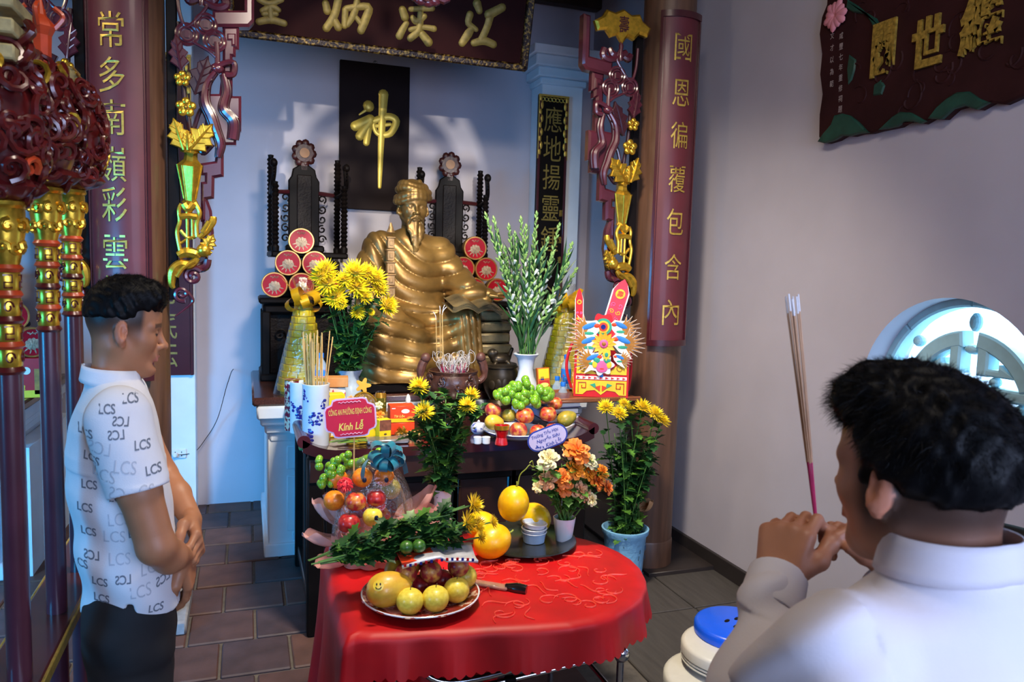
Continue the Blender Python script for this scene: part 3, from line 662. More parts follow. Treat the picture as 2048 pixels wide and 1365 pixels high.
# ================================================================ carved brackets hanging inside the columns
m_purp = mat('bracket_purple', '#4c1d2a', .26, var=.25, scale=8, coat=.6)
m_purpd = mat('bracket_dark_lacquer', '#34161f', .28, var=.25, scale=8, coat=.5)  # darker maroon lacquer for stems, some leaves, outer tassel strands and lintel
YB = 3.86
def bracket(label, mirror, mx=1.745):
    t = thing('carved_bracket', label, 'carving', (0, YB, 0), group='carved corner brackets between the columns')
    q = lambda cx, cy: (lambda p: (p.x, p.z))(onY(320 + cx * .4396, cy * .4396, YB))
    F = wallframe((0, 0, 0)) if not mirror else Matrix.Translation((mx, 0, 0)) @ Matrix.Diagonal((-1, 1, 1, 1)) @ wallframe((0, 0, 0))
    def fin(mb, name, m, par=t, smooth=40):
        if mirror: mb.f = [f[::-1] for f in mb.f]
        return mb.build(name, m, par, smooth)
    def slab(pts, z0, z1, name='fret', m=m_purp, bev=.012): return fin(MB().bprism([q(*p) for p in pts], z0, z1, bev, M=F), name, m)
    def tub(mb, pts, r, z=.02, n=8, flat=1): mb.tube(smooth_path([(*q(p[0], p[1]), p[2] if len(p) > 2 else z) for p in pts], 5), smooth_r(r, 5) if isinstance(r, list) else r, n, M=F, flat=flat, up=(0, 0, 1)); return mb
    slab([(22, -170), (75, -170), (75, 560), (92, 900), (80, 1200), (90, 1365), (40, 1365), (34, 700)], -.04, .0, 'back_post', m_black, .004)
    slab([(240, 55), (385, 55), (385, -160), (428, -160), (428, 105), (405, 130), (240, 130)], -.03, .035)
    slab([(285, 125), (360, 125), (360, 228), (345, 228), (345, 262), (330, 262), (330, 340), (285, 340)], -.03, .02); slab([(306, 160), (345, 160), (345, 215), (325, 215), (325, 190), (306, 190)], .015, .032, bev=.006)
    slab([(280, 330), (330, 345), (330, 440), (370, 440), (370, 600), (347, 600), (347, 662), (290, 662), (290, 740), (290, 805), (248, 812), (246, 905), (212, 910), (212, 1010), (186, 1010), (186, 830), (204, 828), (204, 800), (186, 800), (186, 745), (250, 735), (262, 600), (205, 590), (205, 430), (270, 430)], -.03, .022)
    slab([(186, 900), (214, 900), (236, 960), (245, 1060), (215, 1190), (150, 1230), (120, 1250), (120, 1180), (180, 1130), (192, 1020)], -.03, .015)
    kn = MB(); tub(kn, [(250, 330), (285, 300), (335, 295), (335, 345), (300, 350)], .014, .035); kn.ell((*q(262, 318), .03), (.03, .025, .022), 10, 8, M=F); tub(kn, [(262, 318), (262, 260), (258, 200)], .012, .03); fin(kn, 'knot', m_purp)
    for pts in ([(250, 335), (212, 390), (205, 470), (235, 540), (255, 600), (275, 660), (265, 720)], [(290, 345), (305, 420), (290, 500), (335, 560), (330, 640)]):
        for dz, dx in ((.02, -9), (.034, 0), (.02, 10)):
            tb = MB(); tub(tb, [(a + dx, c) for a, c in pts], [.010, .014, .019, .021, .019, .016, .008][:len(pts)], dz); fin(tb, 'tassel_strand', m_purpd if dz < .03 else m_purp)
    for cx, cy in ((125, 165), (210, 120), (250, 195)):
        cn = MB(); u, v = q(cx, cy); cn.torus((u, v, .03), .045, .008, 24, 6, M=F); cn.torus((u, v, .03), .03, .005, 20, 6, M=F); cn.box((u, v, .025), (.02, .028, .014), M=F); cn.lathe([(.001, .018), (.044, .018), (.044, .026), (.001, .026)], 20, M=F @ Matrix.Translation((u, v, 0))); fin(cn, 'coin', m_purp)
    rb = MB(); tub(rb, [(80, -60), (90, 60), (125, 130), (200, 60), (215, 20), (190, -40)], .008, .03); tub(rb, [(150, 200), (220, 240), (255, 270)], .007, .035); tub(rb, [(150, -20), (250, 40), (300, 30), (290, -10)], .02, .02); fin(rb, 'ribbon_scroll', m_purp)
    def leafs(base, tip, wd, m, z=.03, name='leaf'):
        a = Vector(q(*base)); c = Vector(q(*tip)); d = c - a; L = d.length; an = math.atan2(d.y, d.x); mb = MB(); n = 8; outl = []; 
        T = F @ Matrix.Translation((a.x, a.y, z)) @ rotM(0, 0, an)
        up_ = []; lo_ = []
        for i in range(n + 1):
            s_ = i / n; w_ = wd * (math.sin(PI * s_ ** .75) * .5) * (1 + .25 * (-1) ** i * (0 < i < n)); up_.append((L * s_, w_ + .001)); lo_.append((L * s_, -w_ - .001))
        mb.bprism(up_ + lo_[::-1], -.012, .012, .004, M=T); mb.tube([(0, 0, .012), (L * .5, 0, .018), (L * .97, 0, .012)], [.006, .006, .002], 6, M=T)
        for s_ in (.25, .45, .65): 
            for e in (1, -1): mb.tube([(L * s_, 0, .013), (L * (s_ + .16), e * wd * .3, .013)], [.004, .002], 5, M=T)
        return fin(mb, name, m)
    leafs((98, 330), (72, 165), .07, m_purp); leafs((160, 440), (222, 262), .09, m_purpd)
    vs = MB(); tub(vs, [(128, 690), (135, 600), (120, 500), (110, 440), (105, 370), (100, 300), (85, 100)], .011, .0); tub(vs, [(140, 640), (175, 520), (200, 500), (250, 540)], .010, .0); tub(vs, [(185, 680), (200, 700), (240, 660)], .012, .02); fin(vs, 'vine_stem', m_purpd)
    for cx, cy, r in ((105, 370, .034), (122, 498, .042)):
        u, v = q(cx, cy); fo = MB()
        for k in range(5):
            a = PI / 2 + 2 * PI * k / 5; fo.ell((u + r * .62 * math.cos(a), v + r * .62 * math.sin(a), .05), (r * .46, r * .46, .012), 12, 7, M=F)
        fo.torus((u, v, .056), r * .3, r * .09, 14, 6, M=F); fo.ell((u, v, .06), r * .16, 8, 6, M=F); fin(fo, 'gold_blossom', m_gold)
    leafs((112, 690), (64, 545), .085, m_gold, .045, 'gold_leaf'); leafs((140, 690), (242, 572), .10, m_gold, .045, 'gold_leaf'); leafs((130, 690), (128, 600), .05, m_gold, .05, 'gold_leaf')
    va = MB()     # faceted gold vase standing half free of the fret
    rows = [((95, 672), (185, 690), .02), ((105, 700), (172, 708), .018), ((88, 690), (190, 700), .022)]
    prof = [(690, 92, 190), (672, 96, 186), (700, 112, 172), (725, 108, 172), (748, 78, 192), (775, 84, 188), (905, 110, 164), (920, 98, 174), (930, 118, 150)]
    ring = []
    for cy, l, r_ in prof:
        (u0, v0), (u1, v1) = q(l, cy), q(r_, cy); c = (u0 + u1) / 2; hw = (u1 - u0) / 2
        ring.append([(c - hw, v0, .01), (c - hw * .55, v0 - .008, .01 + hw * .75), (c + hw * .35, v0 - .012, .01 + hw * .95), (c + hw, v0, .01 + hw * .2), (c + hw * .8, v0, -.02), (c - hw * .8, v0, -.02)])
    V_ = [p for r_ in ring for p in r_]; Fs = [(6 * i + k, 6 * i + (k + 1) % 6, 6 * i + 6 + (k + 1) % 6, 6 * i + 6 + k) for i in range(len(ring) - 1) for k in range(6)]
    va.add(V_, [f[::-1] for f in Fs], M=F)
    for i in range(5, 6):
        for k in (0, 1, 2, 3): va.tube([ring[4][k], ring[6][k]], .004, 5, M=F)
    fin(va, 'gold_vase', m_gold, smooth=20)
    sd = MB()      # pierced gold stand
    for pts, r_ in (([(100, 930), (88, 960), (92, 1010), (80, 1060), (95, 1145)], .010), ([(160, 925), (182, 970), (168, 1020), (170, 1080)], .011), ([(125, 940), (128, 1140)], .008), ([(148, 985), (150, 1090)], .007), ([(90, 990), (130, 985), (170, 990)], .016), ([(95, 1050), (130, 1085), (165, 1075)], .009), ([(86, 1115), (140, 1080)], .007), ([(110, 930), (130, 955), (155, 930)], .018)):
        tub(sd, pts, r_, .03)
    fin(sd, 'gold_stand', m_gold)
    cl = MB(); tub(cl, [(180, 1085), (215, 1050), (240, 1010), (243, 988)], [.012, .016, .018, .014], .03); tub(cl, [(195, 1060), (225, 1010)], .012, .04)
    fin(cl, 'gold_branch', m_gold)
    pc = MB(); pc.ell((*q(200, 1140), .035), (.032, .032, .026), 14, 10, M=F); fin(pc, 'gold_fruit', m_gold); leafs((205, 1140), (246, 1068), .06, m_gold, .03, 'gold_leaf'); leafs((190, 1150), (240, 1150), .04, m_gold, .02, 'gold_leaf')
    gb = MB(); tub(gb, [(85, 1165), (120, 1150), (165, 1158), (180, 1175)], [.018, .026, .024, .012], .03); tub(gb, [(175, 1175), (140, 1205), (95, 1205), (62, 1235), (55, 1290), (66, 1312)], [.012, .022, .024, .024, .016, .008], .03); tub(gb, [(160, 1190), (110, 1220), (80, 1260)], .01, .045); fin(gb, 'gold_cloud', m_gold)
    sw = MB(); F2 = [(*p, .02) for p in spiral(*q(102, 1338), .036, .006, -1.2, -1.3, 22)]; sw.tube(F2, .010, 7, M=F)
    F2 = [(*p, .02) for p in spiral(*q(152, 1258), .042, .006, .6, 1.5, 24)]; sw.tube(F2, .012, 7, M=F); tub(sw, [(125, 1330), (150, 1370), (110, 1410), (70, 1440)], [.010, .008, .006, .004], .01); tub(sw, [(215, 1180), (205, 1215), (160, 1225)], .02, .0); fin(sw, 'swirl', m_purp)
    bt = MB(); u, v = q(190, -140) # bat emblem near the top
    out = [(-.15, -.03), (-.17, .02), (-.12, .05), (-.10, .085), (-.05, .075), (0, .1), (.05, .075), (.10, .085), (.12, .05), (.17, .02), (.15, -.03), (.10, -.02), (.07, -.055), (.03, -.04), (0, -.08), (-.03, -.04), (-.07, -.055), (-.10, -.02)]
    bt.bprism([(u + a, v + c) for a, c in out], .02, .055, .012, M=F); fin(bt, 'gold_bat', m_gold)
    tx = MB(); addtext(tx, '壽', .06, .09, F @ Matrix.Translation((u, v + .015, .0565)) @ (Matrix.Diagonal((-1, 1, 1, 1)) if mirror else Matrix.Identity(4)), bold=.01); tx.build('bat_character', m_lacqd, t, smooth=0)
    kb = MB(); kb.lathe([(.012, -.10), (.016, -.07), (.01, -.05), (.014, -.02), (.008, 0)], 12, M=F @ Matrix.Translation((u, v - .07, .03)) @ rotM(-PI / 2, 0, 0)); tub(kb, [(120, -20), (140, 10), (190, 0), (240, 10), (262, -20)], [.014, .022, .012, .022, .014], .02); fin(kb, 'bat_knot', m_purp)
    return t
bracket('maroon carved bracket with gold vase and blossoms left of the statue', False)
bracket('maroon carved bracket with gold vase and bat right of the tuberoses', True)
bracket('maroon and gold carved bracket left of the front column behind the poles', True, -1.0)
# carved cloud boss on the lintel fretwork in front of the name board
t = thing('carved_lintel', 'pink-maroon carved cloud boss hanging at the top before the name board', 'carving', (.8, YB, 3.2))
u = onY(852, 0, YB); sw = MB()
for a in range(9): sw.ell((.055 * math.cos(a * .7), .028 * math.sin(a * .7), 0), (.035, .028, .02), 10, 7)
for s_ in (-1, 1): sw.tube([(s_ * .05, .0, 0), (s_ * .09, -.012, .01), (s_ * .115, .0, .01)], [.02, .022, .016], 8)
sw.tube([(*p, .02) for p in spiral(0, 0, .045, .006, 0, 1.7, 26)], .008, 7)
sw.v = [tuple(Vector(v) + Vector((0, 0, 0))) for v in sw.v]
mb = MB(); mb.add(sw.v, sw.f, M=Matrix.Translation((u.x - .8, 0, u.z - 3.2 + .02)) @ wallframe((0, 0, 0))); mb.build('cloud_boss', m_purp, t)
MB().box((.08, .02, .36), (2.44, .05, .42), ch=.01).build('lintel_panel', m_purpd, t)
MB().box((u.x - .8, .0, .1), (.05, .03, .14), ch=.008).build('boss_stem', m_purp, t)
# ================================================================ long wooden altar table
AX0, AX1, AY0, AY1, AZ = .24, 1.70, 3.50, 4.50, .90
t = thing('altar_table', 'long dark rosewood altar table with upturned ends below the statue', 'table', ((AX0 + AX1) / 2, AY0, 0))
hw = (AX1 - AX0) / 2; dp = AY1 - AY0
def ztop(x): return .055 * max(0, (abs(x) - hw + .16) / .16) ** 2
tp = MB(); xs = [-hw + 2 * hw * i / 40 for i in range(41)]
prof = [(x, AZ + ztop(x)) for x in xs] + [(x, AZ - .045 + ztop(x) * .75) for x in xs[::-1]]
tp.prism(prof, -dp, 0, M=Matrix(((1, 0, 0, 0), (0, 0, -1, 0), (0, 1, 0, 0), (0, 0, 0, 1)))); tp.build('top_board', mat('altar_top', '#33161a', .16, var=.25, scale=7, coat=.6), t)
for s_ in (-1, 1):
    sc = MB(); sc.tube([(s_ * (hw - .005), 0, AZ + .045), (s_ * (hw - .005), dp, AZ + .045)], .03, 14); sc.build('scroll_end', m_lacqd, t)
MB().box((0, .03, AZ - .10), (2 * hw - .06, .03, .11), ch=.004).build('apron', m_dark, t)
for k in range(4):
    x = -hw + .12 + (2 * hw - .24) * (k + .5) / 4; pw = (2 * hw - .24) / 4
    MB().box((x, .065, .42), (pw - .05, .02, .60), ch=.006).build('front_panel', m_dark, t)
    p = MB(); 
    for dx, dz, w_, h_ in ((0, .31, pw, .04), (0, -.31, pw, .04), (-pw / 2, 0, .03, .66), (pw / 2, 0, .03, .66)): p.box((x + dx, .05, .42 + dz), (w_, .035, h_), ch=.005)
    p.build('panel_frame', m_black, t)
for s_ in (-1, 1):
    for y in (.06, dp - .06):
        MB().box((s_ * (hw - .06), y, .43), (.075, .075, .86), ch=.008).build('leg', m_black, t)
    MB().box((s_ * (hw - .06), dp / 2, .1), (.05, dp - .2, .06), ch=.006).build('side_rail', m_dark, t)
    for y in (.35, .65): MB().cyl((s_ * (hw - .06), y, .12), (s_ * (hw - .06), y, .84), .014, n=10).build('side_spindle', m_dark, t)
MB().box((0, .06, .05), (2 * hw - .16, .05, .06), ch=.006).build('foot_rail', m_black, t)
# ================================================================ pedestals, thrones and tins on the masonry altar
GZ = .98
m_carv = mat('carved_blackwood', '#150d0c', .5, spec=.2, var=.35, scale=20, bump=.9, bscale=70)
def pedestal(x, y, wd, dp, h, label):
    t = thing('carved_pedestal', label, 'pedestal', (x, y, GZ), group='dark carved pedestals under the thrones')
    MB().box((0, dp / 2, h - .02), (wd + .03, dp + .03, .04), ch=.012).build('top_slab', m_black, t)
    MB().box((0, dp / 2, h - .075), (wd - .02, dp - .02, .07), ch=.02).build('neck_moulding', m_black, t)
    MB().box((0, dp / 2, .025), (wd + .02, dp + .02, .05), ch=.012).build('base_slab', m_black, t)
    MB().box((0, dp / 2 + .02, h / 2 - .03), (wd - .10, dp - .1, h - .16)).build('core', m_carv, t)
    for sx in (-1, 1):
        for y_ in (.03, dp - .03): MB().box((sx * (wd / 2 - .03), y_, h / 2 - .03), (.055, .055, h - .12), ch=.008).build('corner_post', m_black, t)
    ca = MB()
    for k in range(5): ca.tube([(a, 0, c) for a, c in spiral(-.16 + .08 * k, h * .5 - .02 + .05 * (-1) ** k, .04, .008, k, 1.3, 14)], .007, 5, M=Matrix.Translation((0, .045, 0)))
    ca.build('carved_panel', m_carv, t); return t
def throne(x, y, z, rz, label):
    t = thing('worship_throne', label, 'throne', (x, y, z), rz, group='dark worship thrones with round finials')
    sb = MB(); sb.box((0, 0, .04), (.46, .28, .08), ch=.01); sb.box((0, 0, .16), (.40, .25, .18), ch=.01); sb.build('seat_base', m_carv, t)
    MB().box((0, 0, .285), (.50, .30, .04), ch=.01).build('seat', m_black, t)
    for k in range(8): pass
    fr = MB()
    for k in range(13): fr.box((-.21 + .035 * k, -.13, .255), (.018, .012, .03), ch=.003)
    fr.build('seat_fringe', m_carv, t)
    for sx in (-1, 1):
        for yy, hgt in ((-.125, .42), (.12, .62)):
            p = MB(); pr = [(.024, .305), (.026, .33)]
            for k in range(int(hgt / .028)): zz = .335 + k * .028; pr += [(.026, zz), (.017, zz + .014)]
            pr += [(.02, .335 + hgt), (.0, .34 + hgt)]; p.lathe(pr, 12, M=Matrix.Translation((sx * .225, yy, 0))); p.build('spiral_post', m_black, t)
        a = MB(); a.tube(smooth_path([(sx * .225, .12, .70), (sx * .235, -.02, .71), (sx * .24, -.10, .745), (sx * .235, -.135, .80), (sx * .23, -.13, .87)], 4), [.016] * 17, 8)
        a.ell((sx * .235, -.13, .875), (.026, .035, .03), 10, 8)
        for k in range(4): a.tube([(sx * .235, -.14, .79 + k * .02), (sx * .235, -.168, .80 + k * .02)], [.008, .002], 6)
        a.build('dragon_arm', m_black, t)
        r = MB(); r.tube([(sx * .225, .14, .71), (sx * .1, .15, .72)], .016, 8); r.build('back_rail', m_lacqd, t)
        w_ = MB()
        for k in range(5): w_.tube([(a, 0, c) for a, c in spiral(sx * .125, .40 + .07 * k, .03, .008, k * 1.3, 1.2, 12)], .006, 5, M=Matrix.Translation((0, .15, 0)))
        w_.build('openwork_wing', m_carv, t)
    MB().bprism([(-.105, .30), (.105, .30), (.105, .80), (.085, .83), (.075, .88), (.03, .91), (-.03, .91), (-.075, .88), (-.085, .83), (-.105, .80)], 0, .035, .008, M=wallframe((0, .17, 0))).build('back_panel', m_black, t)
    MB().box((0, .132, .59), (.10, .014, .50), ch=.005).build('inner_tablet', m_carv, t)
    MB().box((0, .11, .33), (.26, .08, .05), ch=.012).build('tablet_foot', m_black, t)
    f = MB(); 
    for k in range(9): a = 2 * PI * k / 9; f.ell((.06 * math.cos(a), .99 + .07 * math.sin(a), 0), (.028, .03, .018), 8, 6, M=wallframe((0, .15, 0)))
    f.lathe([(.001, -.02), (.06, -.02), (.06, .02), (.001, .022)], 18, M=wallframe((0, .15, 0)) @ Matrix.Translation((0, .99, 0))); f.box((0, .15, .90), (.06, .03, .07), ch=.01)
    f.build('finial', mat('finial_maroon', '#3d1512', .4, var=.3, scale=30, bump=.4), t)
    MB().lathe([(.001, .02), (.032, .02), (.034, .028), (.001, .03)], 20, M=wallframe((0, .15, 0)) @ Matrix.Translation((0, .99, 0))).build('finial_disc', mat('finial_tan', '#a97a52', .5), t)
    return t
PY = 5.15
pl = onY(612, 670, PY); pz = onY(612, 597, PY).z
pedestal(pl.x, PY, .56, .44, pz - GZ, 'dark carved pedestal left of the statue beneath the stacked red tins')
throne(onY(615, 500, PY + .22).x, PY + .25, pz, .08, 'dark carved throne left of the plaque with round finial and spiral posts')
pr = onY(938, 670, PY); pz2 = onY(938, 603, PY).z
pedestal(pr.x, PY, .62, .44, pz2 - GZ, 'dark carved pedestal right of the statue beneath the stacked red tins')
throne(onY(904, 500, PY + .22).x, PY + .25, pz2, -.12, 'dark carved throne behind the statue shoulder, right of the plaque')
m_tinred = mat('tin_red', '#b80f26', .38, 0, var=.25, scale=9, spec=.3); m_tinrim = mat('tin_gold_rim', '#d9a45c', .3, .7, var=.2); m_silver = mat('silver_print', '#b59f86', .45, .2, var=.4, scale=60)
def tin(loc, rz, label, r=.083, group='red biscuit tins with a printed flower', tilt=0):
    if 'tin0' not in globals():
        global tin0
        t = thing('biscuit_tin', label, 'tin', loc, rz, group)
        MB().lathe([(.001, 0), (r - .004, 0), (r - .002, .004), (r - .002, .055), (r, .056), (r, .074), (r - .003, .077), (r - .009, .077), (r - .011, .0745)], 36, M=wallframe((0, 0, r)), closed=True).build('tin_body', m_tinrim, t)
        lid = MB().lathe([(r - .010, .0735), (r - .011, .0745), (.001, .0745)], 36, M=wallframe((0, 0, r))).build('printed_lid', m_tinred, t)
        fl = MB(); rr = random.Random(5)
        for ring_, (n, rad, ln) in enumerate(((9, .027, .026), (8, .019, .022), (6, .011, .018), (4, .004, .012))):
            for k in range(n):
                a = 2 * PI * (k + .5 * ring_) / n; fl.ell((rad * math.cos(a), -.008 + rad * .8 * math.sin(a), .0752 + .0012 * ring_), (ln * .42, ln * .5, .0012), 8, 4, M=wallframe((0, 0, r)) @ Matrix.Translation((0, 0, 0)))
        for k in range(6): a = -PI * (k + .5) / 6; fl.leaf((.035 * math.cos(a), -.01 + .03 * math.sin(a), .0756), (math.cos(a), math.sin(a), 0), (0, 0, 1), .025, .008, 0, 3, M=wallframe((0, 0, r)))
        fo = fl.build('flower_print', m_silver, lid)
        tx = MB(); tx.tube([(-.025 + .05 * i / 30, .05 + .006 * math.sin(i * 1.3) + .004 * math.sin(i * .5), .0758) for i in range(31)], .0014, 4, M=wallframe((0, 0, r))); tx.build('script_lettering', m_silver, lid)
        tin0 = t; return t
    return clone(tin0, loc, rz, label)
Yt = PY + .0785; A = lambda x, y: onY(x, y, Yt)
dia = .1672
def tstack(px, base, names, z0):
    x0 = A(px, base).x
    for (i, j), lb in names: tin((x0 + i * dia + j * dia / 2, Yt, z0 + .001 + j * dia * .866), .03 * ((i * 7 + j * 3) % 3 - 1), lb)
tstack(549, 575, [((0, 0), 'red flower tin at the bottom left of the pile on the left pedestal'), ((1, 0), 'red flower tin in the middle of the bottom row on the left pedestal'), ((2, 0), 'red flower tin at the bottom right of the pile on the left pedestal'), ((0, 1), 'red flower tin at the left of the middle row on the left pedestal'), ((1, 1), 'red flower tin at the right of the middle row on the left pedestal'), ((0, 2), 'topmost red flower tin of the pile on the left pedestal')], pz)
tstack(898, 580, [((0, 0), 'red flower tin at the bottom left of the pile on the right pedestal'), ((1, 0), 'red flower tin in the middle of the bottom row on the right pedestal'), ((2, 0), 'red flower tin at the bottom right of the pile beside the tuberoses'), ((0, 1), 'red flower tin at the left of the middle row on the right pedestal'), ((1, 1), 'red flower tin at the right of the middle row on the right pedestal'), ((0, 2), 'topmost red flower tin of the pile on the right pedestal')], pz2)
# ================================================================ heads (facing +x, z up), shared by statue and people
def head_sdf(sd, o, s=1.0, R=None, nose=1.0, ears=True, lids=True, neck=True):
    """sculpt a head about o; R turns local axes (facing +x) into the target frame"""
    R = Matrix(R).to_3x3() if R is not None else Matrix.Identity(3); eu = R.to_euler(); O = Vector(o)
    T = lambda p: tuple(O + R @ (Vector(p) * s)); E_ = lambda c, r, k=.01, rot=(0, 0, 0), op='u': sd.ell(T(c), [x * s for x in r], k * s, (R @ Euler(rot).to_matrix()).to_euler(), op)
    K = lambda a, b, ra, rb, k=.01, op='u': sd.cap(T(a), T(b), ra * s, rb * s, k * s, op)
    E_((-.014, 0, .03), (.098, .077, .088)); E_((.03, 0, -.035), (.060, .058, .082), .03); E_((.035, 0, .045), (.055, .062, .05), .03)
    for q in (-1, 1):
        K((-.02, q * .052, -.045), (.060, q * .014, -.097), .017, .018, .03); E_((.053, q * .040, -.022), (.026, .02, .024), .03)
        K((.083, q * .012, .018), (.068, q * .050, .020), .011, .010, .014)
    E_((.070, 0, -.098), (.021, .024, .019), .02)
    K((.084, 0, .016), (.105 + .004 * nose, 0, -.029), .008, .010, .012); E_((.108 + .005 * nose, 0, -.032), (.011, .011, .010), .008)
    for q in (-1, 1):
        E_((.099, q * .030, .001), (.016, .017, .010), .012, op='s')
        E_((.0755, q * .031, .0), (.0135, .0155, .0115), .003)
        E_((.098, q * .0135, -.036), (.012, .008, .008), .006); E_((.103, q * .007, -.045), (.006, .004, .003), .002, op='s')
        if lids: K((.0885, q * .018, -.0015), (.080, q * .044, -.001), .0022, .0022, .001, 's')
    E_((.082, 0, -.058), (.018, .027, .022), .012)
    K((.092, -.020, -.0635), (.0985, -.004, -.0605), .0035, .0055, .004); K((.092, .020, -.0635), (.0985, .004, -.0605), .0035, .0055, .004); K((.093, -.015, -.0715), (.093, .015, -.0715), .0062, .0062, .004)
    K((.101, -.020, -.0662), (.101, .020, -.0662), .0016, .0016, .002, 's'); E_((.092, 0, -.084), (.008, .02, .005), .01, op='s')
    if ears:
        for q in (-1, 1):
            E_((-.012, q * .079, -.006), (.019, .010, .033), .006, (q * .22, -.18, q * .35)); E_((-.004, q * .090, -.003), (.010, .008, .020), .004, (q * .2, -.18, q * .35), 's'); E_((-.004, q * .076, -.035), (.010, .008, .011), .006)
    if neck: K((-.03, 0, -.06), (-.048, 0, -.19), .054, .060, .03)
    return T
def drape(V, c, lam, A, ph=0):
    r = np.hypot(V[0] - c[0], (V[2] - c[1])); return A * np.abs(np.sin(PI * r / lam + ph)) ** .7
SY = 4.84; sp = onY(822, 600, SY)
st = thing('seated_statue', 'golden bronze seated scholar statue with turban and long beard on the altar', 'statue', (sp.x, SY, GZ + .062), .06)
st.scale = (1, .8, 1)
m_brz = mat('bronze', '#ad8547', .36, .5, var=.3, scale=5, col2='#6a5029', bump=.12, bscale=60, ramp=(.35, .7))
m_brz2 = mat('bronze_book', '#a89468', .45, .45, var=.35, scale=9, col2='#57503f', bump=.1)
MB().box((.08, -.03, -.03), (.92, .66, .06), ch=.01).build('plinth_slab', m_black, st)
sd = SDF((-.52, -.48, -.008), (.66, .36, 1.02), .0085)
sd.ell((0, .02, .62), (.235, .165, .34), .04); sd.cap((-.2, .03, .84), (.19, .03, .84), .085, .085, .06); sd.cap((0, .02, .86), (0, -.01, .95), .075, .06, .04)
sd.chain([(-.215, .02, .83), (-.30, -.02, .63), (-.285, -.16, .50), (-.17, -.27, .44)], [.095, .105, .10, .06], .05)
sd.chain([(.20, .02, .81), (.30, -.04, .62), (.36, -.16, .54), (.43, -.22, .52)], [.09, .10, .10, .075], .05)
sd.ell((-.02, .05, .33), (.34, .26, .22), .05); sd.cap((-.12, 0, .36), (-.20, -.26, .34), .14, .12, .05); sd.cap((.1, 0, .36), (.31, -.25, .37), .13, .10, .05)
sd.cap((-.20, -.26, .32), (-.23, -.24, .02), .13, .15, .06); sd.cap((-.05, -.24, .26), (-.04, -.24, .02), .13, .17, .06); sd.cap((.31, -.25, .36), (.34, -.24, .02), .10, .12, .04); sd.cap((.14, -.22, .22), (.15, -.2, .02), .10, .12, .06)
sd.ell((0, .08, .08), (.37, .24, .14), .05)
def folds(X, Y, Z):
    up = np.clip((Z - .40) / .12, 0, 1); fr = np.clip((.12 - Y) / .15, 0, 1); wob = .02 * np.sin(9 * X + 4 + 5 * Z) + .016 * np.sin(13 * Z - 7 * X) + .01 * np.sin(23 * X + 17 * Y)
    r1 = np.hypot(X - .13 + wob, (Z - 1.02) * .9); r2 = np.hypot((X - .05) * .75 + wob, Z - .68)
    f1 = np.abs(np.sin(PI * r1 / .085)) ** .5 * np.clip((r1 - .1) / .1, 0, 1); f2 = np.abs(np.sin(PI * r2 / .088)) ** .6
    leg = np.clip((X - .22) / .06, 0, 1) * (1 - up); f3 = np.abs(np.sin(PI * (X + .12 * Z) / .045)) ** .7
    return (.024 * fr) * (1 - (up * f1 + (1 - up) * ((1 - leg) * f2 + leg * f3)))
sd.disp(folds)
sd.build('robed_body', m_brz, st)
hs = SDF((-.16, -.24, .80), (.16, .18, 1.34), .0042)
HR = rotM(0, 0, -PI / 2); hs_s = 1.16
T = head_sdf(hs, (0, -.02, 1.085), hs_s, HR, nose=1.0)
for k, (dz, rx, ry, rr_) in enumerate(((.045, .106, .112, .020), (.068, .102, .108, .020), (.092, .094, .10, .021), (.115, .078, .085, .022))):
    for i in range(24):
        a = 2 * PI * i / 24; b_ = 2 * PI * (i + 1) / 24; tl = .018 * (1 if k < 2 else -.6)
        P_ = lambda an: (rx * math.cos(an), -.005 + ry * math.sin(an), 1.085 + dz * hs_s + tl * math.cos(an) + .006 * math.sin(3 * an + k))
        hs.cap(P_(a), P_(b_), rr_, rr_, .006)
hs.ell((0, -.0, 1.19), (.098, .105, .078), .01)
hs.cap((.0, -.105, 1.14), (.03, -.06, 1.245), .014, .018, .006); hs.cap((.0, -.108, 1.14), (-.06, -.07, 1.21), .012, .012, .006)
rr = random.Random(4)      # moustache and beard locks
for k in range(26):
    x = rr.uniform(-.055, .055); L_ = .16 * (1 - (abs(x) / .075) ** 1.4) + .03
    hs.chain([(x * .9, -.118 + abs(x) * .45, 1.0), (x * .8 + rr.uniform(-.008, .008), -.135 + abs(x) * .3, .975 - L_ * .35), (x * .45 + rr.uniform(-.012, .012), -.135, .975 - L_ * .75), (x * .3 + rr.uniform(-.01, .01), -.125, .975 - L_)], [.012, .0115, .009, .004], .004)
for q in (-1, 1): hs.chain([(q * .006, -.136, 1.028), (q * .035, -.128, 1.012), (q * .047, -.118, .98)], [.008, .008, .005], .005)
hs.build('head', m_brz, st)
hd = SDF((.34, -.42, .42), (.70, -.08, .66), .004)      # hand resting on the open book
hd.ell((.49, -.25, .545), (.055, .042, .022), .01); hd.cap((.40, -.22, .54), (.46, -.24, .55), .05, .04, .02)
for k in range(4): y = -.285 + k * .024; hd.chain([(.52, y, .55), (.565, y - .006, .556), (.60, y - .01, .535)], [.0125, .0115, .0095], .004)
hd.chain([(.46, -.29, .54), (.50, -.315, .535), (.535, -.315, .53)], [.014, .012, .010], .005)
hd.build('hand', m_brz, st)
bk = MB()       # open book over the knee
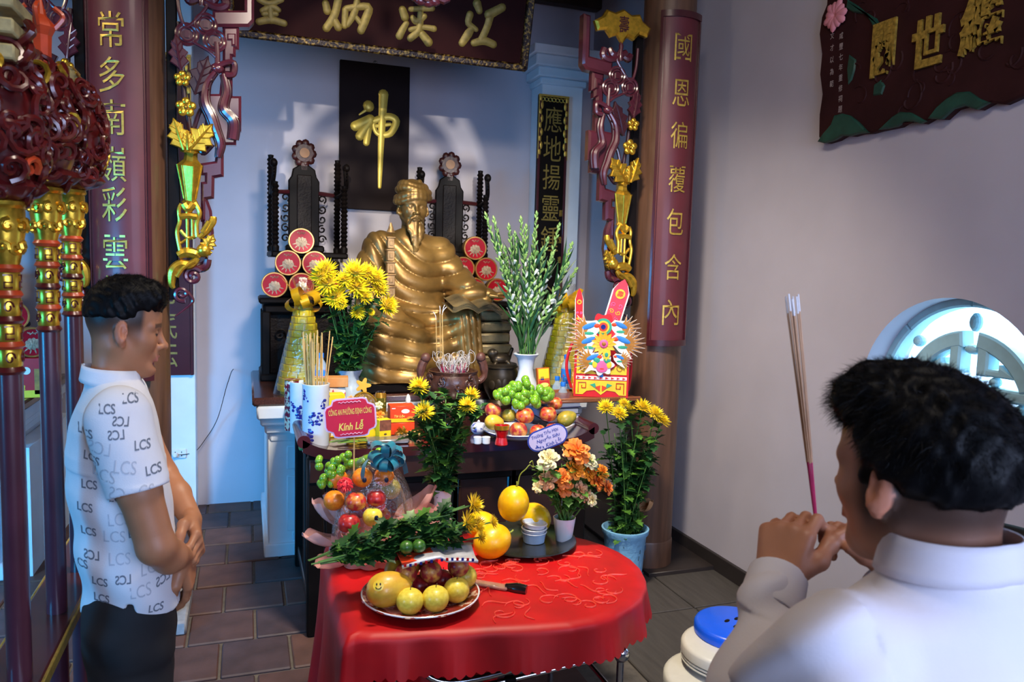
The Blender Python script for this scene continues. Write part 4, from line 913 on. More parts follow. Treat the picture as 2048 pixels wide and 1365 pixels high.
for s_ in (-1, 1):
    def page(u, v, s_=s_): return ((u * .17) * s_ , -.14 * (v - .5) * 2 * .75, .03 * math.sin(PI * min(1, u * 1.15)) + .028 * (1 - u) * 0)
    bk.grid(page, 10, 4, M=TR(.34, -.30, .49, rx=.25, ry=.05, rz=.1)); bk.grid(lambda u, v, s_=s_: (u * .175 * s_, -.11 * (v - .5) * 2, -.035 + .03 * math.sin(PI * min(1, u * 1.15))), 10, 4, M=TR(.34, -.30, .49, rx=.25, ry=.05, rz=.1))
    for k in range(5): bk.grid(lambda u, v, s_=s_, k=k: (u * .175 * s_, -.107, -.034 + .007 * k + .03 * math.sin(PI * min(1, u * 1.15)) + v * .004), 10, 1, M=TR(.34, -.30, .49, rx=.25, ry=.05, rz=.1))
bk.build('open_book', m_brz2, st)
for k in range(5):
    MB().box((.50 + .012 * (k % 2), -.18, .12 + .073 * k), (.235 - .008 * k, .20, .064), ch=.012).build('stacked_book', m_brz2, st)
MB().box((.50, -.17, .045), (.30, .26, .09), ch=.01).build('book_stand', m_brz2, st)
pg = MB()      # pagoda tower held at the side
for k in range(7):
    z = .40 + k * .075; w_ = .062 - .0035 * k; pg.box((0, 0, z), (w_, w_, .062), ch=.003); pg.box((0, 0, z + .035), (w_ + .014, w_ + .014, .012), ch=.004); pg.box((0, -w_ / 2, z), (.022, .008, .03), ch=.002); pg.box((0, -w_ / 2 - .003, z), (.012, .008, .02))
pg.lathe([(.03, .915), (.018, .935), (.012, .955), (.004, .975)], 8); pg.lathe([(.05, 0), (.04, .36)], 10)
pg.v = [(x - .185, y - .24, z) for x, y, z in pg.v]; pg.build('pagoda', mat('bronze_pagoda', '#b08a5a', .42, .55, var=.2), st)
# ================================================================ people
def sect(sd, tab, k=.02, zlo=None, zhi=None, cy=0.0):
    """stack of oval sections (z, cx, rx, ry) as one smooth volume"""
    Zt = np.array([r[0] for r in tab]); C_ = [np.array([r[i] for r in tab]) for i in (1, 2, 3)]
    def fn(X, Y, Z):
        cx, rx, ry = (np.interp(Z, Zt, c) for c in C_); d = (np.sqrt(((X - cx) / rx) ** 2 + ((Y - cy) / ry) ** 2) - 1) * np.minimum(rx, ry)
        return np.maximum(d, np.maximum(Zt[0] - Z, Z - Zt[-1]))
    m = max(max(r[2], r[3]) + abs(r[1]) for r in tab); return sd.put(fn, (-m, cy - m, Zt[0]), (m, cy + m, Zt[-1]), k)
def hand(sd, W, f, n, ts, curl, s=1.0, thumb=(.8, .4), spread=1.0):
    W = Vector(W); f = Vector(f).normalized(); n = Vector(n); n = (n - f * n.dot(f)).normalized(); l = n.cross(f); tips = []
    for i, (o, ln) in enumerate(((.034, .95), (.0115, 1.05), (-.0115, 1.0), (-.033, .8))):
        o *= ts * s; b = W + l * (o * .55); kn = W + f * (.088 * s - abs(o) * .25) + l * o; sd.cap(b, kn, .0165 * s, .0135 * s, .014 * s)
        p = kn; a = 0; r = .0105 * s * (.9 if i == 3 else 1)
        for j, L in enumerate((.043, .027, .022)):
            a += curl[j] if not isinstance(curl[0], (list, tuple)) else curl[i][j]
            q = p + (f * math.cos(a) - n * math.sin(a) + l * (o * .8 * spread * (j == 0))) * (L * ln * s); sd.cap(p, q, r, r * .9, .0045 * s); p = q; r *= .92
        tips.append(p)
    b = W + f * (.018 * s) + l * (ts * .022 * s) - n * .004; m_ = b + (f * .62 + l * ts * thumb[0] - n * .35).normalized() * (.047 * s); e = m_ + (f * 1.0 + l * ts * (.25 - thumb[1]) - n * .45).normalized() * (.033 * s); g = e + (f * 1.0 - l * ts * thumb[1] - n * .35).normalized() * (.027 * s)
    sd.chain([b, m_, e, g], [.018 * s, .0145 * s, .0115 * s, .0095 * s], .008 * s); return tips, g
def strands(name, roots, dirs, L, wd, m, parent, bend=(0, 0, -.3), seed=1, jit=.35):
    r = np.random.default_rng(seed); n = len(roots); D = dirs + r.normal(0, jit, dirs.shape); D /= np.linalg.norm(D, axis=1)[:, None]
    side = np.cross(D, r.normal(0, 1, D.shape)); side /= np.linalg.norm(side, axis=1)[:, None] + 1e-9; ln = (L * r.uniform(.6, 1.15, n))[:, None]; B = np.array(bend)
    V = []; 
    for t, w_ in ((0, 1), (.5, .8), (1, .1)):
        c = roots + D * ln * t + B * ln * t * t; V += [c - side * wd * w_ * .5, c + side * wd * w_ * .5]
    V = np.stack(V, 1).reshape(-1, 3); b = np.arange(n)[:, None] * 6
    F = np.concatenate([b + np.array([[0, 1, 3, 2]]), b + np.array([[2, 3, 5, 4]])]); o = vfobj(name, V, F, m, parent, smooth=180); o['kind'] = 'stuff'; return o
m_skin = mat('skin', '#ffffff', .48, var=.05, scale=40, attr='Col', sss=.08, bump=.06, bscale=180)
m_hair = mat('black_hair', '#08080a', .5, var=.4, scale=60, spec=.12)
def skin_col(base, lip, O, R, s, fade, browz=.026):
    Ri = np.array(Matrix(R).to_3x3().inverted()); b = np.array(lin(base)); lp = np.array(lin(lip)); dk = np.array(lin('#1b1614'))
    def f(V):
        p = ((V - np.array(O)) @ Ri.T) / s; c = np.tile(b, (len(V), 1)); near = (np.abs(p) < .2).all(1)
        c *= (1 + .05 * np.sin(V[:, :1] * 90) * np.sin(V[:, 2:] * 70))
        li = near & (p[:, 0] > .085) & (np.abs(p[:, 1]) < .024) & (p[:, 2] < -.057) & (p[:, 2] > -.078); c[li] = c[li] * .35 + lp * .65
        br = near & (p[:, 0] > .055) & (np.abs(np.abs(p[:, 1]) - .034) < .022) & (np.abs(p[:, 2] - browz + .08 * (np.abs(np.abs(p[:, 1]) - .03))) < .006); c[br] = c[br] * .25 + dk * .75
        ey = near & (p[:, 0] > .07) & (np.abs(np.abs(p[:, 1]) - .031) < .015) & (np.abs(p[:, 2] + .0015) < .0028); c[ey] = dk
        ear = near & (np.abs(p[:, 1]) > .078) & (p[:, 2] > -.05) & (p[:, 2] < .04); c[ear] = c[ear] * .75 + np.array(lin('#d0705a')) * .25
        a = fade(p) * near * ~ear; return c * (1 - a[:, None]) + dk * a[:, None]
    return f
# ---------------------------------------------------------------- the young man in profile
ym = thing('person', 'young man in white patterned short-sleeved shirt standing with hands clasped', 'person', (-.285, 2.10, 0), .135)
O = (.002, 0, 1.578); HRm = rotM(0, math.radians(9), 0); hsz = .945
sd = SDF((-.17, -.32, -.01), (.235, .32, 1.72), .0036)
head_sdf(sd, O, hsz, HRm, neck=False)
sd.cap((-.028, 0, 1.53), (-.034, 0, 1.41), .053, .056, .03)
sect(sd, [(.80, 0, .085, .15), (1.05, -.01, .085, .14), (1.25, -.02, .09, .16), (1.36, -.02, .075, .15), (1.40, -.028, .055, .09)], .02)
for q in (-1, 1):
    sd.cap((-.015, q * .165, 1.385), (-.01, q * .19, 1.36), .055, .052, .03)
    sd.cap((0, q * .085, .86), (.005, q * .09, .5), .095, .066, .03); sd.cap((.005, q * .09, .5), (-.025, q * .09, .10), .06, .045, .02); sd.cap((-.025, q * .09, .07), (.10, q * .1, .045), .042, .036, .02)
sd.chain([(-.01, -.185, 1.36), (.022, -.222, 1.22), (.055, -.235, 1.09), (.085, -.19, 1.045), (.118, -.085, 1.0)], [.054, .047, .042, .040, .027], .012)
sd.chain([(-.01, .185, 1.36), (.04, .222, 1.24), (.085, .215, 1.14), (.12, .14, 1.10), (.15, .04, 1.055)], [.052, .046, .042, .037, .027], .012)
hand(sd, (.118, -.075, 1.0), (.25, .35, -.9), (.9, -.3, .25), -1, (.35, .35, .3), .98)
hand(sd, (.15, .035, 1.052), (.12, -.85, -.45), (.95, .1, .25), -1, (.55, .85, .7), 1.0, thumb=(.55, .3))
def fade(p):
    x, y, z = p[:, 0], p[:, 1], p[:, 2]; side = sstep(.052, .035, x); return .96 * sstep(-.05, .035, z + .25 * (-.02 - x) * (x < -.02)) * np.maximum(side, sstep(.06, .08, z))
def narrow(V): w_ = sstep(1.43, 1.50, V[:, 2]); V[:, 0] = V[:, 0] * (1 - w_) + (-.012 + (V[:, 0] + .012) * .88) * w_; return V
Vb, Fb = sd.mesh(); cb = skin_col('#a9714f', '#b5685c', O, HRm, hsz, fade, .024)(Vb); body = vfobj('body', narrow(Vb), Fb, m_skin, ym, lambda V: cb)
hs = SDF((-.15, -.13, 1.53), (.17, .13, 1.74), .0036); Rm = HRm.to_3x3(); Th = lambda p: tuple(Vector(O) + Rm @ (Vector(p) * hsz))
hs.ell(Th((-.014, 0, .036)), (.098, .0765, .088), .01); hs.ell(Th((.005, 0, .088)), (.088, .070, .050), .03); hs.cap(Th((.068, -.034, .094)), Th((.070, .034, .094)), .026, .026, .025); hs.ell(Th((-.068, 0, .03)), (.042, .062, .06), .02)
hs.box(Th((.105, 0, -.03)), (.075, .2, .078), .005, .012, rot=(0, .16, 0), op='s'); hs.box(Th((-.03, 0, -.06)), (.16, .2, .078), .005, .015, rot=(0, .06, 0), op='s')
hs.disp(lambda X, Y, Z: .0035 * np.sin(X * 160 + 2 * np.sin(Y * 120)) * np.sin(Y * 140) * np.sin(Z * 130 + X * 60))
Vh, Fh = hs.mesh(); narrow(Vh); hair = vfobj('hair', Vh, Fh, m_hair, ym)
def hair_strands(V, O, par, n, L, wd, flow, seed, bend=(0, 0, -.25), jit=.3):
    r = np.random.default_rng(seed); zl = V[:, 2].min(); zt = V[:, 2].max(); V = V[V[:, 2] > zl + .02 * (zt - zl)]; ii = r.integers(0, len(V), n); P = V[ii]; L = L * (.22 + .78 * sstep(zl + .12 * (zt - zl), zl + .6 * (zt - zl), P[:, 2])); D = P - np.array(O); D /= np.linalg.norm(D, axis=1)[:, None]
    return strands('hair_strands', P - D * .004, D * .6 + np.array(flow), L, wd, m_hair, par, bend, seed, jit)
hair_strands(Vh, Th((-.01, 0, .02)), hair, 8000, .015, .0007, (.35, 0, .15), 3)
# clothing
m_shirt = mat('printed_shirt', '#dcdde2', .8, var=.05, scale=9, bump=.15, bscale=300)
sh = SDF((-.19, -.34, .86), (.16, .34, 1.52), .0042)
sect(sh, [(.886, .004, .112, .185), (.96, .002, .114, .187), (1.05, -.006, .115, .187), (1.20, -.022, .114, .19), (1.28, -.028, .110, .195), (1.34, -.028, .098, .20), (1.39, -.027, .084, .185), (1.43, -.027, .070, .115), (1.455, -.03, .062, .075), (1.475, -.032, .060, .068)], .012)
for q in (-1, 1):
    e = Vector((.026, q * .226, 1.20)); a = Vector((-.018, q * .175, 1.385)); d = (e - a).normalized()
    sl = SDF((-.19, -.34, .86), (.16, .34, 1.52), .0042)
    sl.cap(a, e, .072, .069, .03); c = e + d * .05; sl.box(tuple(c), (.12, .12, .07), .002, .004, rot=d.to_track_quat('Z', 'Y').to_euler(), op='s')
    sl.cap(e - d * .06, e + d * .03, .059, .060, .002, 's')
    q_ = np.maximum(.02 - np.abs(sh.D - sl.D), 0) / .02; sh.D = np.minimum(sh.D, sl.D) - q_ * q_ * .005
sh.cap((-.03, 0, 1.44), (-.02, 0, 1.55), .053, .056, .004, 's')
sh.box((.05, 0, 1.47), (.05, .018, .06), .002, .004, rot=(0, .5, 0), op='s')
sh.box((.0, -.2, .90), (.005, .06, .035), .001, .002, op='s')
sect2 = lambda X, Y, Z: .0035 * np.sin(X * 28 + Z * 22 + 1) * np.sin(Z * 17 + Y * 9) + .003 * np.sin((X * .7 + Z) * 46 + Y * 12) * (Z < 1.25)
sh.disp(sect2); Vs, Fs_ = sh.mesh(); shirt = vfobj('shirt', Vs, Fs_, m_shirt, ym)
col_ = MB()      # standing collar with points
for q in (-1, 1):
    col_.grid(lambda u, v, q=q: (-.032 - .062 * math.cos(PI * u * .93) * (1 + .12 * v), q * .068 * math.sin(PI * u * .93) * (1 + .15 * v) + q * .002, 1.492 - .010 * u * 2 - .038 * v - .012 * v * u), 14, 4)
co = col_.build('collar', m_shirt, shirt, smooth=180); so = co.modifiers.new('thick', 'SOLIDIFY'); so.thickness = .003
bv = BVHTree.FromPolygons([tuple(v) for v in Vs], [tuple(f) for f in Fs_]); rp = random.Random(11)
prints = {0: MB(), 1: MB()}; placed = []
for k in range(420):
    x, z = rp.uniform(-.14, .12), rp.uniform(.90, 1.44)
    if any(abs(x - a) < .042 and abs(z - c) < .026 for a, c in placed): continue
    placed.append((x, z)); tone = 0 if len(placed) % 3 else 1; mir = rp.random() < .35; an = rp.choice((0, 0, .1, -.1, .05)); v, f, asp = textdata('LCS', .02 if tone == 0 else 0); hgt = .022 if tone == 0 else .030; vs = []; ok = True
    for a, c in v:
        a_, c_ = a * hgt * 1.5 * (-1 if mir else 1), c * hgt; X_ = x + a_ * math.cos(an) - c_ * math.sin(an); Z_ = z + a_ * math.sin(an) + c_ * math.cos(an)
        h = bv.ray_cast(Vector((X_, -1, Z_)), Vector((0, 1, 0)))
        if h[0] is None or h[0].y > -.02: ok = False; break
        vs.append((X_, h[0].y - .0012, Z_))
    if ok: prints[tone].add(vs, f)
prints[0].build('print_dark', mat('print_slate', '#6f7682', .8), shirt, smooth=0)['kind'] = 'stuff'; prints[1].build('print_pale', mat('print_pale_grey', '#b9bdc6', .8), shirt, smooth=0)['kind'] = 'stuff'
pt = SDF((-.16, -.23, .06), (.17, .23, .99), .006)
sect(pt, [(.78, .0, .105, .165), (.98, .0, .10, .165)], .03)
for q in (-1, 1): pt.cap((-.005, q * .085, .85), (.008, q * .092, .5), .105, .082, .03); pt.cap((.008, q * .092, .5), (-.015, q * .092, .12), .082, .068, .02)
pt.disp(lambda X, Y, Z: .003 * np.sin(Z * 60 + X * 20) * np.sin(Y * 30))
pt.build('trousers', mat('black_cloth', '#0d0e12', .8, var=.3, scale=20), ym)
for q in (-1, 1):
    sx = SDF((-.1, q * .1 - .07, -.004), (.2, q * .1 + .07, .14), .005); sx.ell((.05, q * .1, .035), (.13, .05, .045), .02); sx.cap((-.03, q * .095, .05), (-.03, q * .095, .11), .05, .05, .02); sx.build('shoe', m_black, ym)
# ---------------------------------------------------------------- the man holding incense, seen from behind
om = thing('person', 'man in white long-sleeved shirt seen from behind raising incense sticks', 'person', (.83, .70, 0), PI / 2)
O2 = (.03, .012, 1.500); R2 = rotM(0, .04, math.radians(6)); s2 = 1.03
sd = SDF((-.17, -.36, -.01), (.46, .33, 1.66), .0046)
head_sdf(sd, O2, s2, R2, neck=False)
sd.cap((-.012, .008, 1.47), (-.018, 0, 1.34), .058, .060, .03)
sect(sd, [(.80, 0, .095, .15), (1.05, -.01, .10, .15), (1.2, -.015, .10, .16), (1.28, -.02, .08, .15), (1.33, -.02, .05, .08)], .02)
for q in (-1, 1):
    sd.cap((0, q * .085, .86), (.005, q * .09, .5), .095, .066, .03); sd.cap((.005, q * .09, .5), (-.025, q * .09, .10), .06, .045, .02); sd.cap((-.025, q * .09, .07), (.10, q * .1, .045), .042, .036, .02)
WL, WRt = Vector((.285, .012, 1.252)), Vector((.27, -.215, 1.252))
sd.chain([(-.01, .17, 1.31), (.09, .22, 1.08), (.20, .11, 1.17), tuple(WL)], [.055, .046, .042, .030], .012)
sd.chain([(-.01, -.17, 1.31), (.07, -.26, 1.07), (.18, -.25, 1.16), tuple(WRt)], [.055, .046, .042, .030], .012)
GR = Vector((.325, -.10, 1.35))
hand(sd, WL, (.30, -.42, .82), (-.35, .85, .45), -1, ((.5, 1.25, .9), (.7, 1.3, 1.0), (.8, 1.3, 1.0), (.9, 1.3, 1.0)), 1.05, thumb=(.5, .1))
hand(sd, WRt, (.25, .62, .78), (-.1, -.75, .62), 1, ((.45, .9, .7), (.65, 1.2, .9), (.75, 1.3, 1.0), (.85, 1.3, 1.0)), 1.05, thumb=(.5, .1))
def fade2(p):
    x, y, z = p[:, 0], p[:, 1], p[:, 2]; return .9 * sstep(-.105, -.035, z + .1 * np.minimum(x, 0)) * np.maximum(sstep(.045, .02, x), sstep(.05, .07, z)) 
sd.build('body', m_skin, om, color=skin_col('#bb8063', '#b5685c', O2, R2, s2, fade2))
hs = SDF((-.14, -.13, 1.42), (.19, .15, 1.70), .0042); Rm2 = R2.to_3x3(); T2 = lambda p: tuple(Vector(O2) + Rm2 @ (Vector(p) * s2))
hs.ell(T2((-.016, 0, .04)), (.117, .091, .100), .01); hs.ell(T2((.03, 0, .088)), (.088, .078, .058), .02); hs.ell(T2((-.075, 0, .0)), (.04, .068, .065), .02)
hs.box(T2((.10, 0, -.04)), (.085, .2, .10), .005, .012, rot=(0, .15, 0), op='s'); hs.box(T2((-.03, 0, -.10)), (.16, .2, .085), .005, .02, rot=(0, .05, 0), op='s')
hs.disp(lambda X, Y, Z: .005 * np.sin(X * 120 + 2 * np.sin(Y * 90)) * np.sin(Y * 110 + 1) * np.sin(Z * 100 + X * 60))
Vh, Fh = hs.mesh(); hair2 = vfobj('hair', Vh, Fh, m_hair, om)
hair_strands(Vh, T2((-.01, 0, .06)), hair2, 15000, .022, .0007, (.1, 0, -.25), 5, (0, 0, -.3), .33)
m_sh2 = mat('white_shirt', '#dcd6dd', .75, var=.05, scale=6, bump=.1, bscale=260)
sh = SDF((-.19, -.40, .86), (.36, .36, 1.47), .005)
sect(sh, [(.87, .0, .135, .195), (1.0, -.005, .135, .20), (1.15, -.012, .135, .212), (1.24, -.016, .128, .215), (1.30, -.018, .112, .205), (1.345, -.02, .09, .165), (1.375, -.02, .078, .10), (1.40, -.02, .074, .078), (1.425, -.018, .070, .073)], .015)
sh.chain([(-.012, .165, 1.30), (.095, .228, 1.065)], [.078, .072], .03); sh.chain([(.095, .228, 1.065), (.205, .10, 1.165), tuple(WL - Vector((.03, -.03, .025)))], [.070, .060, .050], .03)
sh.chain([(-.012, -.165, 1.30), (.075, -.268, 1.055)], [.078, .072], .03); sh.chain([(.075, -.268, 1.055), (.185, -.255, 1.16), tuple(WRt - Vector((.03, .0, .025)))], [.070, .060, .050], .03)
sh.cap((-.015, .005, 1.40), (-.0, .005, 1.50), .062, .066, .004, 's')
def wr(X, Y, Z):
    arm = (np.abs(Y) > .16) | (X > .12); return .006 * np.sin(30 * (X + .6 * Z) + 12 * Y + 1.3) * np.sin(19 * Z - 14 * Y) + .004 * np.abs(np.sin(26 * Y + 9 * Z)) * (Z < 1.24) + arm * .005 * np.sin(62 * (X * .8 + Z) + 20 * Y)
sh.disp(wr); Vs, Fs_ = sh.mesh(); shirt2 = vfobj('shirt', Vs, Fs_, m_sh2, om)
for nm, Wp, d in (('cuff', WL, Vector((.12, -.14, .105))), ('cuff', WRt, Vector((.13, .02, .11)))):
    d.normalize(); a = Wp - d * .065; b_ = Wp + d * .012; mb = MB(); mb.lathe([(.047, 0), (.051, .006), (.049, .04), (.0475, .077), (.044, .078), (.041, .03)], 24, M=Matrix.Translation(a) @ align(d), closed=True); mb.build(nm, m_sh2, shirt2)
cl = MB()
def cfn(u, v): s_ = 2 * u - 1; k_ = abs(s_); return (-.018 - .076 * math.cos(PI * s_ * .9) * (1 + .10 * v), .078 * math.sin(PI * s_ * .9) * (1 + .12 * v) + .004, 1.452 - .018 * k_ - .045 * v - .01 * v * k_)
cl.grid(cfn, 30, 4)
o = cl.build('collar', m_sh2, shirt2, smooth=180); so = o.modifiers.new('thick', 'SOLIDIFY'); so.thickness = .003
bv = BVHTree.FromPolygons([tuple(v) for v in Vs], [tuple(f) for f in Fs_]); seam = []
for i in range(33):
    y = -.18 + .36 * i / 32; h = bv.ray_cast(Vector((-1, y, 1.262 - .3 * y * y)), Vector((1, 0, 0)))
    if h[0]: seam.append(h[0] + Vector((-.0005, 0, 0)))
MB().tube(seam, .0022, 5).build('yoke_seam', m_sh2, shirt2)
pt = SDF((-.16, -.23, .06), (.17, .23, .99), .007); sect(pt, [(.78, .0, .11, .175), (.98, .0, .11, .175)], .03)
for q in (-1, 1): pt.cap((-.005, q * .085, .85), (.008, q * .092, .5), .105, .082, .03); pt.cap((.008, q * .092, .5), (-.015, q * .092, .12), .082, .068, .02)
pt.build('trousers', MATS['black_cloth'], om)
for q in (-1, 1):
    sx = SDF((-.1, q * .1 - .07, -.004), (.2, q * .1 + .07, .14), .005); sx.ell((.05, q * .1, .035), (.13, .05, .045), .02); sx.cap((-.03, q * .095, .05), (-.03, q * .095, .11), .05, .05, .02); sx.build('shoe', m_black, om)
# incense bunch in his fingers
gw = Vector((.83 - GR.y, .70 + GR.x, GR.z)); it = thing('incense_bunch', 'bunch of lit incense sticks with pink stems held by the man', 'incense', gw)
m_inc = mat('incense_tan', '#c79a76', .8, var=.1); m_pk = mat('incense_pink', '#c2185b', .6, var=.1); m_ash = mat('incense_ash', '#e9e4e4', .9, var=.1)
top = onY(1583, 598, gw.y + .03) - gw
for k in range(9):
    a = 2 * PI * k / 9; off = Vector((.010 * math.cos(a), .010 * math.sin(a), (k % 3) * .004)); b0 = Vector((.0015 * math.cos(a), .0015 * math.sin(a), -.035)); e = top + off * (1 if k else 0)
    p = lambda t_: b0 + (e - b0) * t_
    sk = MB().cyl(p(.30), p(.93), .0017, n=6).build('incense_stick', m_inc, it); MB().cyl(p(0), p(.30), .0011, n=6).build('pink_stem', m_pk, sk); MB().cyl(p(.93), p(1), .0019, .0015, n=6).build('ash_tip', m_ash, sk)
# ================================================================ generic makers: fruit, flowers, vases
def shade2(name, a, b_, scale=6, rough=.32, ramp=(.4, .62), coat=.25, bump=.05): return mat(name, a, rough, col2=b_, scale=scale, ramp=ramp, coat=coat, bump=bump, bscale=14)
m_apple = shade2('apple_skin', '#b5222a', '#e0a045', 1.7, ramp=(.42, .7)); m_appledk = shade2('dark_apple_skin', '#8e1020', '#c2352f', 1.8); m_peach = shade2('peach_skin', '#9c2430', '#e0a24a', 1.5, .45, (.45, .66))
m_pear = shade2('pear_skin', '#ead64e', '#dcc43e', 4, .4); m_mango = shade2('mango_skin', '#e0b73a', '#d2a032', 1.6, .4); m_mangog = shade2('green_mango_skin', '#b29a2f', '#8f8a35', 1.5, .4)
m_orange = shade2('orange_skin', '#ee8a1c', '#e2761a', 4, .4, bump=.1); m_melon = shade2('melon_skin', '#f5c70a', '#eab308', 2, .38); m_lime = shade2('lime_skin', '#2c5a1d', '#47792a', 2, .35); m_grape = shade2('grape_skin', '#7dac2a', '#5c9424', 1.5, .2, coat=.5)
m_brown = mat('stem_brown', '#5a3d22', .7); m_vine = mat('vine_green', '#8a9a3a', .6, var=.3)
FR = {}
def fruit(kind, loc, label, r=.04, rot=(0, 0, 0), m=None, group=None, cat=None, name=None):
    """apple, pear, peach, orange, lime, mango, melon; origin at its base"""
    m = m or dict(apple=m_apple, pear=m_pear, peach=m_peach, orange=m_orange, lime=m_lime, mango=m_mango, melon=m_melon)[kind]
    t = thing(name or kind, label, cat or kind, loc, group=group, rot=rot); key = (kind, m.name)
    if key not in FR:
        n = 14; P = []
        for i in range(n + 1):
            a = PI * i / n
            if kind == 'apple': R_ = math.sin(a) * (1 + .10 * math.cos(a)); z = -math.cos(a) * .92 + .16 * math.exp(-(a / .35) ** 2) - .20 * math.exp(-((PI - a) / .42) ** 2)
            elif kind == 'pear': R_ = math.sin(a) * (1 - .05 * math.cos(a)); z = -math.cos(a) * .96 - .10 * math.exp(-((PI - a) / .3) ** 2)
            elif kind == 'mango': R_ = math.sin(a) * (1 + .18 * math.cos(a)); z = -math.cos(a) * 1.35
            elif kind == 'melon': R_ = math.sin(a); z = -math.cos(a) * 1.18
            else: R_ = math.sin(a); z = -math.cos(a) * .97 - .06 * math.exp(-((PI - a) / .3) ** 2)
            P.append((max(R_, .0005), z))
        hgt = -P[0][1]; b = MB(); b.lathe([(x, z + hgt) for x, z in P], 20); me = b.mesh(); me.materials.append(m); me.polygons.foreach_set('use_smooth', [True] * len(me.polygons))
        s = MB(); zt = P[-1][1] + hgt
        if kind == 'mango': s.ell((0, 0, zt), .06, 8, 6)
        elif kind == 'melon': s.tube(smooth_path([(0, 0, zt - .02), (.03, 0, zt + .15), (.0, .04, zt + .32)], 4), .055, 7)
        else: s.tube([(0, 0, zt - .06), (.03, 0, zt + .12), (.10, .02, zt + .30)], [.03, .03, .04], 6)
        ms = s.mesh(); ms.materials.append(m_vine if kind in ('melon', 'mango') else m_brown); FR[key] = (me, ms)
    for nm, d in zip(('flesh', 'stalk'), FR[key]): o = bpy.data.objects.new(nm, d); COL.objects.link(o); o.parent = t; o.scale = (r, r, r)
    return t
def petal_ring(mb, n, r, L, W, tilt, z, cup=.25, twist=0, M=None, m=0, rnd=None):
    for k in range(n):
        a = 2 * PI * (k + twist) / n + (rnd.uniform(-.1, .1) if rnd else 0); ti = tilt + (rnd.uniform(-.15, .15) if rnd else 0); d = Vector((math.cos(a) * math.cos(ti), math.sin(a) * math.cos(ti), math.sin(ti))); up = Vector((-math.cos(a) * math.sin(ti), -math.sin(a) * math.sin(ti), math.cos(ti)))
        mb.leaf((math.cos(a) * r, math.sin(a) * r, z), d, up, L * (rnd.uniform(.85, 1.1) if rnd else 1), W, -cup, 3, m, .25, M)
def mum(kind=0):
    mb = MB(); rnd = random.Random(kind)
    for n, r, L, W, ti, z in ((22, .10, .90, .17, -.15, -.05), (20, .09, .88, .17, .12, 0), (18, .08, .78, .16, .40, .03), (16, .06, .66, .15, .68, .06), (13, .04, .55, .14, .95, .08), (9, .02, .45, .12, 1.25, .10)): petal_ring(mb, n, r, L, W, ti + .08 * kind, z, .3, rnd.random(), rnd=rnd)
    me = mb.mesh(); me.materials.append(m_yel); me.polygons.foreach_set('use_smooth', [True] * len(me.polygons))
    c = MB(); c.lathe([(.05, -.30), (.07, -.2), (.22, -.10), (.16, 0)], 8); mc = c.mesh(); mc.materials.append(m_stem); return me, mc
MUM = [mum(k) for k in range(3)]
def rose(col, name):
    mb = MB(); rnd = random.Random(len(name))
    for n, r, L, ti, z in ((6, .30, .75, .15, -.1), (6, .26, .70, .55, -.05), (5, .2, .62, .9, 0), (4, .12, .55, 1.15, .05), (3, .05, .5, 1.35, .08)):
        for k in range(n):
            a = 2 * PI * (k + rnd.random() * .6) / n; ti_ = ti + rnd.uniform(-.1, .1)
            def fn(u, v, a=a, ti_=ti_, L=L, r=r, z=z):
                w_ = (u - .5) * 1.25 * (math.sin(PI * min(1, .18 + .75 * v)) ** .7); rr = r * .4 + L * v * math.cos(ti_) + .10 * v * v; an = a + w_ * .95
                return (rr * math.cos(an), rr * math.sin(an), z + L * v * math.sin(ti_) - .10 * v * v * v + .05 * math.sin(5 * u + a) * v)
            mb.grid(fn, 5, 4)
    me = mb.mesh(); me.materials.append(mat(name, col, .55, var=.15, scale=8)); me.polygons.foreach_set('use_smooth', [True] * len(me.polygons)); return me
ROSE = [rose('#ef7f2b', 'rose_orange'), rose('#f1b07a', 'rose_peach'), rose('#f0e2a8', 'rose_cream'), rose('#f6921f', 'rose_amber')]
def put(parent, name, me, loc, rot, s):
    o = bpy.data.objects.new(name, me); COL.objects.link(o); o.parent = parent; o.location = loc; o.rotation_euler = rot; o.scale = (s, s, s); return o
def aim(d): return Vector(d).to_track_quat('Z', 'Y').to_euler()
def lobed(mb, base, d, up, L, m=0):
    """lobed chrysanthemum leaf"""
    d = Vector(d).normalized(); u = Vector(up); u = (u - d * u.dot(d)); u = u.normalized() if u.length > 1e-4 else d.orthogonal().normalized(); sd_ = d.cross(u); B = Vector(base)
    prof = [(0, .02), (.15, .12), (.28, .34), (.36, .2), (.5, .42), (.58, .2), (.74, .3), (.82, .12), (1, 0)]
    c = [B + d * (L * t) - u * (.25 * L * t * t) for t, _ in prof]; lft = [p + sd_ * (L * w_) + u * (L * .1 * w_ * 2) for p, (_, w_) in zip(c, prof)]; rgt = [p - sd_ * (L * w_) + u * (L * .1 * w_ * 2) for p, (_, w_) in zip(c, prof)]
    n = len(prof); mb.add(c + lft + rgt, [(i, i + 1, n + i + 1, n + i) for i in range(n - 1)] + [(i + 1, i, 2 * n + i, 2 * n + i + 1) for i in range(n - 1)], m)
